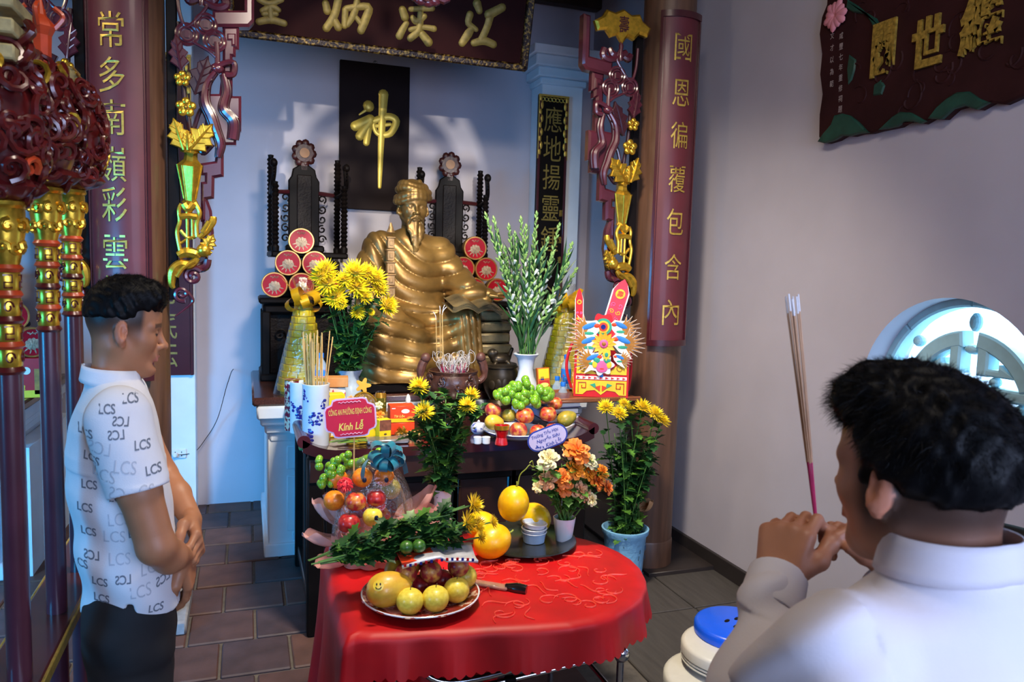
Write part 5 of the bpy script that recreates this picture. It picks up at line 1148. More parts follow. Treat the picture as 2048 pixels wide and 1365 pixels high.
def bouquet(t, mouth, heads, rnd, nleaf=140, lsize=.06, fillers=0, spread=.14, hgt=.3, leafm=None, mouth_r=.03, kind='mum', low=0.0):
    """t: thing at its base; heads: (local position, facing, radius, variant)"""
    st = []; mouth = Vector(mouth); fol = MB()
    for p, fc, r, v in heads:
        p = Vector(p); b = mouth + Vector((rnd.uniform(-1, 1) * mouth_r, rnd.uniform(-1, 1) * mouth_r, -.03)); mid = b.lerp(p, .55) + Vector((0, 0, .03)); path = smooth_path([b, mid, p - Vector(fc).normalized() * r * .2], 5)
        MB().tube(path, .0028, 5).build('stem', m_stem, t); st.append(path)
        if kind == 'mum':
            h = put(t, 'flower_head', MUM[v % 3][0], p, aim(fc), r * 1.22); put(h, 'calyx', MUM[v % 3][1], (0, 0, 0), (0, 0, 0), 1)
        else: put(t, 'flower_head', ROSE[v % 4], p, aim(fc), r)
    for k in range(fillers):
        a = rnd.uniform(0, 2 * PI); q = mouth + Vector((math.cos(a) * spread * rnd.uniform(.2, 1), math.sin(a) * spread * rnd.uniform(.2, 1), hgt * rnd.uniform(.55, 1))); path = smooth_path([mouth + Vector((rnd.uniform(-1, 1) * mouth_r, rnd.uniform(-1, 1) * mouth_r, -.03)), mouth.lerp(q, .5) + Vector((0, 0, .02)), q], 5); fol.tube(path, .0022, 4, 1); st.append(path)
    for k in range(nleaf):
        path = rnd.choice(st); i = rnd.randrange(int(low * (len(path) - 1)), len(path) - 1); p = path[i].lerp(path[i + 1], rnd.random()); a = rnd.uniform(0, 2 * PI); el = rnd.uniform(-.3, .9)
        lobed(fol, p, (math.cos(a) * math.cos(el), math.sin(a) * math.cos(el), math.sin(el)), (0, 0, 1), lsize * rnd.uniform(.6, 1.2), rnd.choice((0, 0, 2)))
    o = fol.build('foliage', [leafm or m_leaf, m_stem, m_leaf2], t, smooth=180); o['kind'] = 'stuff'
def tulle(t, c, ribs, name='tulle_ruffle', m=None, rnd=None):
    for k, (ang, R_, L, wd, el) in enumerate(ribs):
        d = Vector((math.cos(ang) * math.cos(el), math.sin(ang) * math.cos(el), math.sin(el))); sd_ = Vector((-math.sin(ang), math.cos(ang), 0)); up = d.cross(sd_) * -1
        def fn(u, v): a = (u - .5) * 2; w_ = wd * 1.15 * math.sin(PI * (.06 + .80 * v)) ** .7; return Vector(c) + d * (R_ + 1.05 * L * (v - .25 * v * a * a)) + sd_ * (w_ * a) + up * (wd * (.55 * (1 - a * a) * math.sin(PI * v * .9) + .18 * math.sin(7 * a + 4 * v + k)) - .02 * v * v)
        MB().grid(fn, 16, 10).build(name, m, t, smooth=180)
m_tul = mat('pink_tulle', '#d9a29a', .7, var=.1, alpha=.62)
# ================================================================ folding table under a red velvet cloth
TZ = .655; TC = (.95, 2.50); TR_ = .435
outl = [(.29, 2.93), (.28, 2.5), (.285, 2.19), (.34, 2.165), (.6, 2.12)] + [(TC[0] + TR_ * math.cos(a), TC[1] + TR_ * math.sin(a)) for a in [-PI / 2 + PI * i / 16 for i in range(17)]] + [(.6, 2.935)]
tb = thing('folding_table', 'folding table with bent chrome legs under the red cloth', 'table', (.82, 2.52, 0))
L_ = lambda x, y, z: (x - .82, y - 2.52, z)
MB().prism([(x - .82, y - 2.52) for x, y in inset(outl, .012)], TZ - .03, TZ - .002).build('table_top', mat('laminate', '#5a4438', .5, scale=6), tb)
fl_ = MB(); fl_.tube(smooth_path([L_(.47, 2.22, TZ - .03), L_(.50, 2.2, .52), L_(.60, 2.17, .47), L_(.85, 2.15, .50), L_(1.1, 2.14, .56), L_(1.16, 2.15, TZ - .03)], 6), .011, 10); fl_.build('bent_brace', m_chrome, tb)
for x in (.42, 1.2):
    for y in (2.20, 2.80): MB().tube(smooth_path([L_(x, y, 0), L_(x, y, .55), L_(x, y, TZ - .03)], 3), .0125, 10).build('leg', m_chrome, tb)
    MB().cyl(L_(x, 2.20, .30), L_(x, 2.80, .30), .009, n=8).build('stretcher', m_chrome, tb)
MB().cyl(L_(.42, 2.2, .40), L_(1.2, 2.2, .46), .010, n=10).build('cross_rail', m_chrome, tb); MB().ell(L_(1.2, 2.19, .46), (.028, .02, .028), 12, 8).build('joint_boss', m_chrome, tb); MB().box(L_(.80, 2.195, .428), (.035, .03, .03), ch=.005).build('clip', m_black, tb)
m_vel = mat('red_velvet', '#b8040c', .5, var=.22, scale=5, bump=.15, bscale=14)
cd = thing('tablecloth', 'bright red velvet cloth with scalloped hem draped over the folding table', 'tablecloth', (.82, 2.52, TZ))
# resample outline
P2 = []
for i in range(len(outl)):
    a, c = Vector(outl[i]), Vector(outl[(i + 1) % len(outl)]); n = max(1, int((c - a).length / .008)); P2 += [a.lerp(c, k / n) for k in range(n)]
N_ = len(P2); cen = Vector((.82, 2.52)); rows = []
def drop(p):
    back = sstep(2.75, 2.93, np.float64(p.y)); left = sstep(.40, .29, np.float64(p.x)) * sstep(2.15, 2.24, np.float64(p.y)); return float(.115 + .53 * max(back, left))
nr = []
for i in range(N_):
    d = P2[(i + 3) % N_] - P2[i - 3]; nr.append(Vector((-d.y, d.x)).normalized() * -1)
if sum((P2[i] - cen).dot(nr[i]) for i in range(N_)) < 0: nr = [-v for v in nr]
acc = 0; vs = []; K = 12
for i in range(N_):
    p = P2[i]; acc += (P2[i] - P2[i - 1]).length if i else 0; D_ = drop(p); sc = .014 * abs(math.sin(PI * acc / .034)); row = []
    for f_ in (.35, .7, .93): q = cen.lerp(p, f_); row.append((q.x - .82, q.y - 2.52, .004))
    q = p + nr[i] * .003; row.append((q.x - .82, q.y - 2.52, .001))
    for k in range(1, K + 1):
        v = k / K; rip = (.012 + .05 * (D_ > .3) * v) * v * math.sin(acc * (22 if D_ > .3 else 30) + 1.3 * math.sin(acc * 7)); q = p + nr[i] * (.008 + .015 * v + rip + .012 * (D_ > .3)); row.append((q.x - .82, q.y - 2.52, -.004 - (D_ + sc) * v))
    vs.append(row)
M_ = len(vs[0]); mb = MB(); mb.add([v for r in vs for v in r] + [(0, 0, .004)], [(i * M_ + k, ((i + 1) % N_) * M_ + k, ((i + 1) % N_) * M_ + k + 1, i * M_ + k + 1) for i in range(N_) for k in range(M_ - 1)] + [(N_ * M_, ((i + 1) % N_) * M_, i * M_) for i in range(N_)])
mb.build('cloth', m_vel, cd, smooth=180)
emb = MB(); rnd = random.Random(8)
for k in range(60):
    x, y = rnd.uniform(.72, 1.27), rnd.uniform(2.16, 2.62)
    if (x - TC[0]) ** 2 + (y - TC[1]) ** 2 > .37 ** 2 and x > TC[0]: continue
    if (x - 1.05) ** 2 + (y - 2.78) ** 2 < .2 ** 2: continue
    if k % 3: sp_ = spiral(x - .82, y - 2.52, rnd.uniform(.03, .05), .008, rnd.uniform(0, 6), rnd.choice((-1, 1)) * rnd.uniform(.6, 1.1), 16)
    else: a = rnd.uniform(0, 6); sp_ = [(x - .82 + .09 * (u - .5) * math.cos(a) - .02 * math.sin(PI * u * 1.5) * math.sin(a), y - 2.52 + .09 * (u - .5) * math.sin(a) + .02 * math.sin(PI * u * 1.5) * math.cos(a)) for u in [i / 12 for i in range(13)]]
    emb.tube([(a, c, .0062) for a, c in sp_], [.0046 * math.sin(PI * min(1, .15 + .8 * i / len(sp_))) + .0006 for i in range(len(sp_))], 6, flat=.45, up=(0, 0, 1))
o = emb.build('embossed_pattern', mat('embossed_red', '#f2523f', .35), cd); o['kind'] = 'stuff'
# ================================================================ fruit plate at the front of the table
PX, PYc = .535, 2.345; ZT = TZ + .005
m_plate = mat('lacquer_plate', '#8d2a22', .25, var=.5, scale=40, col2='#d9b7a0', ramp=(.55, .62), coat=.4)
t = thing('fruit_plate', 'red and white patterned plate with scalloped rim at the front', 'plate', (PX, PYc, ZT))
MB().lathe([(.001, .006), (.10, .004), (.105, 0), (.115, 0), (.115, .006), (.165, .022), (.192, .034), (.190, .038), (.160, .028), (.11, .012), (.001, .012)], 72, wob=lambda a, z: 1 + (.018 * math.sin(12 * a) if z > .015 else 0)).build('dish', m_plate, t)
MB().torus((0, 0, .036), .190, .003, 72, 6).build('rim_line', m_porc, t)
gp = 'fruit heaped on the front plate'; b0 = ZT + .012
def fp(px, py, y, r, kind, label, m=None, rot=(0, 0, 0), zz=None, s=1, lift=None):
    p = onY(px, py, y); z = (p.z - r * .95) if zz is None else zz; return fruit(kind, (p.x, y, z), label, r, rot, m, gp)
fp(820, 1197, 2.235, .043, 'pear', 'round yellow pear in front on the plate, left one of the middle pair', zz=b0 + .004); fp(871, 1197, 2.232, .043, 'pear', 'round yellow pear in front on the plate, right one of the middle pair', zz=b0 + .004)
fp(913, 1188, 2.27, .042, 'pear', 'yellow pear at the right front of the plate with dark stalk', zz=b0 + .008); fp(930, 1165, 2.36, .040, 'pear', 'yellow pear at the far right of the plate', zz=b0 + .012)
mg = fp(768, 1178, 2.285, .054, 'mango', 'big yellow mango with a smiling sticker at the left of the plate', rot=(.2, PI / 2 - .12, .25)); mg.location = (mg.location.x - .055, mg.location.y, b0 + .062)
sp2 = Vector(onY(757, 1172, 2.228)); face = MB()
sk = thing('smiley_sticker', 'round yellow smiling face sticker on the mango', 'sticker', sp2, 0); fd = (CAM - sp2).normalized(); fM = fd.to_track_quat('Z', 'Y').to_matrix().to_4x4()
MB().lathe([(.0001, -.004), (.0165, -.004), (.0165, 0), (.0001, .0015)], 24, M=fM).build('disc', mat('sticker_yellow', '#ffd21f', .35), sk)
fc = MB()
for q in (-1, 1): fc.ell((q * .0055, .004, .0015), (.0022, .004, .001), 8, 6, M=fM)
fc.tube([(.009 * math.cos(a), -.001 + .009 * math.sin(a), .0018) for a in [PI + .35 + (PI - .7) * i / 10 for i in range(11)]], .0012, 5, M=fM); fc.build('smile', mat('sticker_black', '#20140c', .4), sk)
fp(773, 1140, 2.40, .05, 'mango', 'yellow mango lying behind the stickered one on the plate', rot=(.1, 1.2, .4), zz=b0 + .055)
fp(812, 1150, 2.33, .036, 'peach', 'dull pink peach with a small stamped mark above the pears', zz=b0 + .062); fp(862, 1152, 2.32, .036, 'peach', 'glossy red peach above the middle pears', zz=b0 + .062); fp(905, 1143, 2.35, .036, 'peach', 'red and yellow peach at the right of the heap', zz=b0 + .064, rot=(0, .6, 0))
fp(838, 1165, 2.36, .036, 'peach', 'red peach half hidden behind the front pears', m=m_appledk, zz=b0 + .002); fp(885, 1160, 2.38, .036, 'peach', 'red peach deep in the middle of the plate', m=m_appledk, zz=b0 + .004); fp(800, 1120, 2.42, .038, 'peach', 'dark red peach at the back of the heap', m=m_appledk, zz=b0 + .06)
fp(850, 1118, 2.42, .036, 'peach', 'dark red peach under the folded paper', zz=b0 + .062); fp(780, 1110, 2.33, .03, 'peach', 'small red peach beside the mango', m=m_appledk, zz=b0 + .07) if False else None
# folded paper and wrapped packet on the heap
pz_ = b0 + .14
t = thing('votive_paper', 'folded silvery votive paper with striped border on the fruit heap', 'paper', (.575, 2.335, pz_ - .004), -.12)
mb = MB(); mb.grid(lambda u, v: ((u - .45) * .24, (v - .5) * .15, .016 * math.sin(PI * (u - .1)) * (1 if u < .55 else .2) + .004 + .006 * math.sin(5 * v + 3 * u)), 12, 6); o = mb.build('sheet', mat('silver_paper', '#c9ccd6', .3, .3, var=.2, scale=20), t, smooth=180); so = o.modifiers.new('th', 'SOLIDIFY'); so.thickness = .008; so.offset = 1
for k in range(14): MB().box((-.10 + k * .0165, -.0765, .011 + .0125 * max(0, math.sin(PI * (k / 14 - .1)))), (.008, .003, .009)).build('border_stripe', (m_red, m_cob)[k % 2], t)
MB().box((-.06, .0, .022), (.11, .12, .006), M=rotM(0, -.06, .1)).build('red_card', mat('orange_card', '#d6421f', .4), t)
for i, (px, py, lb) in enumerate(((813, 1088, 'green lime lying under the bouquet, left of the pair'), (838, 1088, 'green lime lying under the bouquet, right of the pair'))):
    p = onY(px, py, 2.31); fruit('lime', (p.x, 2.31, pz_ + .030), lb, .022, (0, 0, i), None, 'limes on the votive paper')
# bouquet lying across the plate
t = thing('lying_bouquet', 'yellow chrysanthemum bouquet lying across the fruit plate', 'bouquet', (.42, 2.36, pz_ + .02)); rnd = random.Random(21); fol = MB(); A0 = onY(625, 1125, 2.42); A1 = onY(955, 1035, 2.40); tips = []
loc = Vector(t.location)
for k in range(9):
    a = A0 + Vector((rnd.uniform(-.02, .05), rnd.uniform(-.04, .04), rnd.uniform(-.022, .012))); px, py = ((948, 1010), (935, 1045), (955, 1052), (962, 1075), (985, 1045), (930, 1012), (915, 1060), (945, 1088), (900, 1030))[k]; e = onY(px, py, 2.38 + rnd.uniform(-.04, .04)); path = smooth_path([a, a.lerp(e, .5) + Vector((0, rnd.uniform(-.02, .02), rnd.uniform(-.015, .02))), e], 8); tips.append(path)
    MB().tube([p - loc for p in path], .003, 5).build('stem', m_stem, t)
    if k < 5: h = put(t, 'flower_head', MUM[k % 3][0], path[-1] - loc, aim((e - a).normalized() + Vector((0, -.6, .3))), (.044, .042, .038, .03, .028)[k]); put(h, 'calyx', MUM[0][1], (0, 0, 0), (0, 0, 0), 1)
for k in range(620):
    path = rnd.choice(tips); i = rnd.randrange(int(.22 * len(path)), int(len(path) * .82)); p = path[i] - loc; d = (path[i + 1] - path[i]).normalized() + Vector((rnd.uniform(-.8, .8), rnd.uniform(-.9, .9), rnd.uniform(-.5, .7))); lobed(fol, p, d, (rnd.uniform(-.3, .3), -.2, 1), rnd.uniform(.04, .07), rnd.choice((0, 0, 0, 2)))
o = fol.build('foliage', [m_leaf, m_stem, m_leaf2], t, smooth=180); o['kind'] = 'stuff'
# long wrapped incense packet beside the plate
p = onz(1000, 1178, ZT); t = thing('incense_packet', 'clear wrapped packet with shiny black end beside the fruit plate', 'packet', (p.x, p.y, ZT), math.radians(-38))
MB().box((-.05, 0, .007), (.16, .035, .012), ch=.004).build('clear_sleeve', mat('clear_sleeve', '#b98a80', .15, alpha=.55, coat=.5), t)
for k in range(5): MB().cyl((-.12, -.012 + .006 * k, .006), (.02, -.012 + .006 * k, .006), .0016, n=5).build('incense_stick', m_inc, t)
q = MB(); q.tube([(.02, 0, .010), (.06, 0, .013), (.095, 0, .012)], [.012, .018, .016], 12, flat=.7); q.build('black_end', mat('black_foil', '#1a1517', .12, coat=.8), t)
# ================================================================ black tray with melons and tubs
t = thing('serving_tray', 'round dark serving tray on the red cloth under the melons', 'tray', (1.05, 2.755, ZT))
MB().lathe([(.001, 0), (.15, 0), (.185, .012), (.205, .022), (.203, .026), (.18, .017), (.15, .006), (.001, .006)], 64).build('tray', mat('dark_tray', '#22231f', .25, var=.2, coat=.4), t)
gm = 'yellow melons on the dark tray'; zt = ZT + .008
def mel(px, py, Y, r, rot, lb, z=None):
    p = onY(px, py, Y); o = fruit('melon', (0, 0, 0), lb, r, rot, None, gm, name='yellow_melon', cat='melon'); R = Euler(rot).to_matrix(); c = R @ Vector((0, 0, 1.18 * r)); o.location = (p.x - c.x, Y - c.y, (p.z if z is None else z) - c.z); return o
mel(1027, 1008, 2.74, .062, (.15, .08, 0), 'tallest yellow melon standing upright with a curly green stalk'); mel(985, 1070, 2.63, .064, (.3, 1.25, .5), 'yellow melon lying at the front left of the tray', zt + .064); mel(1070, 1035, 2.85, .06, (.2, 1.3, 2.4), 'yellow melon lying at the back right of the tray', zt + .062); mel(965, 1030, 2.80, .060, (.3, 1.2, 2.9), 'yellow melon lying at the back left behind the bouquet', zt + .062)
p = onY(1040, 965, 2.74); tn = MB(); tn.tube(smooth_path([(p.x - .008, 2.74, p.z - .01), (p.x, 2.74, p.z + .03), (p.x + .02, 2.73, p.z + .055), (p.x + .035, 2.73, p.z + .07), (p.x + .05, 2.73, p.z + .06), (p.x + .045, 2.73, p.z + .085), (p.x + .03, 2.72, p.z + .08)], 5), .0025, 5)
o = tn.build('vine_tendril', m_vine); tag(o, 'curly green tendril on the stalk of the upright melon', 'stalk'); 
for k, (px, py, r, h, lb) in enumerate(((1073, 1085, .048, .038, 'pale blue ribbed tub at the bottom of the stack on the tray'), (1074, 1062, .049, .014, 'white tub lid in the middle of the stack on the tray'), (1074, 1052, .048, .016, 'tilted white tub on top of the stack'))):
    z0 = zt + (0, .040, .058)[k]; pt_ = onz(1073, 1088, zt); t = thing('plastic_tub', lb, 'tub', (pt_.x, pt_.y + .03, z0), rot=(0, .10 * (k == 2), 0), group='stacked tubs on the tray')
    MB().lathe([(r * .88, 0), (r, h), (r * 1.05, h), (r * 1.05, h + .004), (r * .97, h + .004), (r * .85, .004 if k < 2 else h * .4), (.001, .004 if k < 2 else h * .4)], 40, wob=(lambda a, z: 1 + .012 * math.sin(40 * a)) if k == 0 else None).build('tub_wall', mat('tub_blue', '#a9c4e2', .35) if k == 0 else m_porc, t)
    MB().torus((0, 0, h + .002), r * 1.05, .002, 40, 5).build('tub_rim', m_porc, t)
# ================================================================ fruit basket with bow, cellophane and tulle
bx, by = .45, 2.80; bk = thing('fruit_basket', 'round handled basket skirted in pink tulle at the left of the red table', 'basket', (bx, by, ZT))
MB().lathe([(.11, 0), (.13, .05), (.135, .10), (.128, .10), (.12, .03), (.001, .03)], 40).build('basket_bowl', mat('pink_weave', '#c98a8c', .7, var=.25, scale=60, bump=.6, bscale=120), bk)
MB().tube([(.135 * math.cos(a), .02, .08 + .26 * math.sin(a)) for a in [PI * i / 24 for i in range(25)]], .007, 8).build('handle', mat('wicker', '#7a5a44', .7, var=.3, scale=60, bump=.6), bk)
rnd = random.Random(5)
tulle(bk, (0, 0, .06), [(PI + .1, .09, .17, .055, .15), (PI + .55, .10, .16, .05, -.15), (PI + .9, .10, .14, .05, .35), (PI + 1.2, .10, .13, .055, .0), (PI + 1.55, .09, .14, .05, .3), (PI + 1.8, .10, .12, .05, -.1), (PI - .4, .10, .17, .05, .5), (-.25, .10, .17, .06, .45), (-.6, .10, .14, .05, .1), (.1, .10, .2, .055, .6), (PI - .1, .08, .17, .05, .75), (-.05, .1, .16, .05, .15)], m=m_tul)
for k in range(14):
    a = 2 * PI * k / 14; MB().grid(lambda u, v, a=a: ((.134 + .02 * math.sin(u * PI) + .015 * v) * math.cos(a + (u - .5) * .5), (.134 + .02 * math.sin(u * PI) + .015 * v) * math.sin(a + (u - .5) * .5), .09 - .085 * v), 6, 3).build('tulle_skirt', m_tul, bk, smooth=180)
gb = 'fruit inside the cellophane basket'; Yb = 2.72
def bf(px, py, Y, r, kind, lb, m=None, rot=(0, 0, 0)):
    p = onY(px, py, Y); return fruit(kind, (p.x, Y, p.z - r * .9), lb, r, rot, m, gb)
bf(725, 957, 2.72, .037, 'orange', 'orange at the top centre of the basket with a dark label'); bf(768, 955, 2.74, .037, 'orange', 'orange at the top right of the basket under the teal bow'); bf(668, 1003, 2.75, .038, 'orange', 'orange at the left side of the basket in crinkled film')
bf(712, 1000, 2.69, .038, 'apple', 'orange-red apple in the centre of the basket'); bf(752, 993, 2.70, .037, 'apple', 'dark red glossy apple right of the basket centre', m_appledk); bf(698, 1043, 2.67, .040, 'apple', 'dark red apple low at the left front of the basket', m_appledk); bf(745, 1036, 2.67, .036, 'pear', 'yellow-green pear low at the front of the basket'); bf(780, 980, 2.76, .04, 'pear', 'green wrapped pear at the right of the basket', m_mangog); bf(675, 960, 2.82, .038, 'orange', 'orange at the back left under the basket handle')
bf(720, 1015, 2.78, .04, 'apple', 'apple buried in the middle of the basket', m_appledk); bf(760, 1030, 2.76, .04, 'apple', 'apple buried at the right of the basket', m_apple)
m_lab = mat('label_dark', '#1c2440', .4)
for px, py, Y in ((729, 961, 2.683), (773, 961, 2.703), (753, 1037, 2.634)):
    p = onY(px, py, Y); s_ = MB().ell((0, 0, 0), (.008, .002, .010), 12, 6).build('fruit_sticker', m_lab); s_.location = p; tag(s_, dict([(729, 'dark oval label on the top centre orange'), (773, 'dark oval label on the orange under the bow'), (753, 'dark oval label on the low yellow-green pear')])[px], 'sticker')
rm = random.Random(6)
for px, py, Y, r, lb in ((690, 970, 2.70, .028, 'red spiky rambutan-like foam net ball at the upper left of the basket'), (757, 1012, 2.70, .024, 'red foam net ball behind the low pear')):
    p = onY(px, py, Y); mb = MB()
    for k in range(150):
        d = Vector((rm.gauss(0, 1), rm.gauss(0, 1), rm.gauss(0, 1))).normalized(); mb.tube([d * r * .6, d * r * .95, d * r * 1.05 + Vector((0, 0, -.003))], [.0026, .0022, .001], 4)
    mb.ell((0, 0, 0), r * .75, 12, 8); o = mb.build('foam_net_ball', mat('coral_red', '#e5323f', .5)); o.location = p; tag(o, lb, 'ornament')
def grapes(name, c, spots, r, lb, rnd, m=None):
    t = thing(name, lb, 'grapes', c); g = MB().ell((0, 0, 0), (1, 1, 1.08), 12, 8).mesh(); g.materials.append(m or m_grape); g.polygons.foreach_set('use_smooth', [True] * len(g.polygons))
    for p in spots: put(t, 'grape', g, p, (rnd.uniform(-.5, .5), rnd.uniform(-.5, .5), 0), r * rnd.uniform(.9, 1.08))
    MB().tube(smooth_path([Vector(spots[0]) + Vector((0, 0, -r)), Vector(spots[-1]) + Vector((0, .0, r))], 3), .003, 5).build('grape_stalk', m_vine, t); return t
rnd = random.Random(9); p = onY(660, 938, 2.83); grapes('grape_bunch', p, [(rnd.uniform(-.05, .045), rnd.uniform(-.03, .03), rnd.uniform(-.06, .05)) for k in range(30)], .015, 'green grapes spilling from the left of the fruit basket', rnd)
p = onY(725, 920, 2.84); grapes('grape_bunch', p, [(rnd.uniform(-.07, .07), rnd.uniform(-.02, .03), rnd.uniform(-.03, .03)) for k in range(22)], .016, 'green grapes at the top back of the fruit basket', rnd)
rib = MB(); ce = MB()
ce.grid(lambda u, v: ((.155 * (1 - .25 * v ** 3) * math.cos(2 * PI * u)) * (1 + .05 * math.sin(11 * u * PI)) * math.sqrt(max(.02, 1 - (v * .96) ** 3)), .135 * math.sin(2 * PI * u) * math.sqrt(max(.02, 1 - (v * .96) ** 3)), .05 + .33 * v), 32, 10, cu=True); ce.build('cellophane_wrap', m_cell, bk, smooth=180)
m_teal = mat('teal_ribbon', '#0f6f86', .35, var=.2, scale=12, sheen=.3)
bw = thing('ribbon_bow', 'large teal satin ribbon bow on the basket handle', 'bow', onY(770, 915, 2.70))
for k, (a, el, L, wd) in enumerate(((.3, .35, .055, .034), (1.2, .7, .055, .032), (2.4, .6, .06, .034), (3.0, .1, .055, .032), (-.2, -.1, .06, .032), (-.9, -.3, .05, .03), (.8, .1, .05, .03), (3.6, -.35, .05, .03), (4.6, .3, .045, .03), (1.7, 1.2, .05, .03))):
    d = Vector((math.cos(a) * math.cos(el), -.25 - .3 * (k % 2), math.sin(a) * .6 + math.sin(el) * .6)).normalized(); u = Vector((0, -.3, 1)).cross(d).normalized().cross(d); sdv = d.cross(u)
    pts = [d * (L * (1 - math.cos(2 * PI * i / 16)) * .62) + u * (L * .42 * math.sin(2 * PI * i / 16)) for i in range(17)]; mb = MB(); mb.ribbon(pts, sdv * wd); mb.build('bow_loop', m_teal, bw, smooth=180)
for x0, x1, z1 in ((-.06, -.085, -.07), (.05, .075, -.06)): MB().ribbon(smooth_path([(x0, -.01, .0), (x0 * 1.3, -.02, -.02), (x1, -.02, z1)], 4), (.012, -.02, .012)).build('bow_tail', m_teal, bw, smooth=180)
# ---------------------------------------------------------------- offering signs
def sign(px, py, Y, wd, ht, roll, out, m_edge, m_face, lines, label, tilt=0, lm=None, shear0=0):
    p = onY(px, py, Y); d = (CAM - p); yaw = math.atan2(d.x, -d.y); t = thing('offering_sign', label, 'sign', p, rot=(0, 0, yaw * .6)); F = rotM(0, -roll, 0) @ wallframe((0, 0, 0))
    MB().prism(out(wd, ht), -.0015, .0015, M=F).build('sign_board', m_edge, t); MB().prism(out(wd - .012, ht - .012), .0015, .0025, M=F).build('sign_face', m_face, t)
    for s, w_, h_, x, y, b_, sh_, m in lines:
        mb = MB(); addtext(mb, s, w_, h_, F @ Matrix.Translation((x, y, .0031)), bold=b_, shear=sh_); mb.build('lettering', m, t, smooth=0)
    return t, F
def plaque_out(wd, ht):
    o = []
    for sx, sy in ((1, 1), (-1, 1), (-1, -1), (1, -1)):
        q = [(.5, .22), (.47, .30), (.36, .36), (.33, .47), (.26, .5)] if sx * sy > 0 else [(.26, .5), (.33, .47), (.36, .36), (.47, .30), (.5, .22)]
        o += [(sx * a * wd, sy * c * ht) for a, c in q]
    return o
m_pkk = mat('sign_magenta', '#d3123f', .5, var=.03); m_yt = mat('sign_yellow', '#f5df6a', .5, var=.03); m_pv = mat('sign_lilac', '#e3c8ee', .5, var=.03)
t, F = sign(701, 836, 2.74, .185, .145, .07, plaque_out, m_pv, m_pkk, [('CÔNG AN PHƯỜNG ĐỊNH CÔNG', .152, .034, 0, .024, .008, 0, m_yt), ('Kính Lễ', .09, .036, 0, -.027, .02, .25, m_yt)], 'magenta scalloped sign with yellow lettering on a stick')
for sy in (1, -1):
    mb = MB(); mb.tube([(-.04 + .08 * i / 40, sy * (.058 + .002 * math.sin(i * .9)), .003) for i in range(41)], .0009, 4, M=F); mb.build('scroll_ornament', m_pv, t)
MB().box((.014, .004, -.13), (.005, .003, .16)).build('stick', mat('bamboo', '#c9a566', .6, var=.15), t)
def oval(wd, ht):
    r = ht / 2; h = wd / 2 - r; n = 12; return [(h + r * math.cos(-PI / 2 + PI * i / n), r * math.sin(-PI / 2 + PI * i / n)) for i in range(n + 1)] + [(-h + r * math.cos(PI / 2 + PI * i / n), r * math.sin(PI / 2 + PI * i / n)) for i in range(n + 1)]
m_bl = mat('sign_blue', '#2742a5', .5, var=.03); m_lv = mat('sign_lavender', '#cfcbef', .5, var=.03)
t, F = sign(1095, 876, 2.72, .165, .085, .38, oval, m_bl, m_lv, [('Trường Tiểu Học', .112, .021, -.004, .021, .015, .25, m_bl), ('Nguyễn Siêu', .098, .021, .002, -.001, .015, .25, m_bl), ('Kính Lễ!', .066, .021, .016, -.024, .015, .25, m_bl)], 'lavender oval sign with blue lettering tilted above the orange roses')
mb = MB()
for k in range(6): mb.leaf((-.06 + .006 * k, -.022 - .002 * (k % 2), .0034), (math.cos(k), math.sin(k), 0), (0, 0, 1), .012, .005, 0, 3, M=F)
mb.build('leaf_print', m_bl, t, smooth=0); MB().box((-.01, .004, -.11), (.004, .003, .14)).build('stick', MATS['bamboo'], t)
# ================================================================ bouquets standing on the red table
rnd = random.Random(31); p = onY(884, 1040, 2.87)
t = thing('flower_vase', 'slim white vase with dark green chrysanthemum stems in the middle of the red table', 'bouquet', (p.x, 2.87, ZT))
MB().lathe([(.030, 0), (.034, .01), (.04, .10), (.034, .17), (.038, .215), (.033, .215), (.028, .16), (.001, .15)], 32).build('vase', m_porc, t)
loc = Vector(t.location); hd = [(onY(px, py, Y) - loc, (dx, -.7, .8), r, k) for k, (px, py, Y, r, dx) in enumerate(((838, 774, 2.84, .036, -.1), (848, 824, 2.80, .038, 0), (943, 790, 2.86, .030, .3), (935, 813, 2.80, .034, .1)))]
bouquet(t, (0, 0, .21), hd, rnd, nleaf=620, lsize=.062, fillers=18, spread=.15, hgt=.38, mouth_r=.018, low=.12)
p = onz(1133, 1088, ZT); t = thing('flower_vase', 'white vase of orange and cream roses on the red table', 'bouquet', (p.x, p.y + .03, ZT)); loc = Vector(t.location)
MB().lathe([(.030, 0), (.033, .005), (.046, .10), (.043, .10), (.030, .012), (.001, .01)], 32).build('vase', m_porc, t)
rs = ((1155, 902, .055, 0), (1153, 938, .042, 3), (1126, 958, .040, 0), (1128, 975, .038, 0), (1178, 944, .036, 3), (1195, 962, .040, 0), (1161, 982, .038, 1), (1097, 919, .042, 2), (1181, 922, .034, 2), (1095, 962, .036, 1), (1216, 976, .030, 0), (1206, 945, .032, 3), (1140, 905, .03, 1), (1172, 990, .03, 1), (1075, 975, .022, 2), (1185, 1000, .026, 2))
rnd = random.Random(12); hd = [(onY(px, py, t.location.y - .05 - .03 * rnd.random()) - loc, ((px - 1145) / 90, -.9, .55 + (950 - py) / 150), r * 1.15, v) for px, py, r, v in rs]
bouquet(t, (0, 0, .10), hd, rnd, nleaf=330, lsize=.055, fillers=16, spread=.16, hgt=.20, leafm=m_leaf2, mouth_r=.02, kind='rose', low=.3)
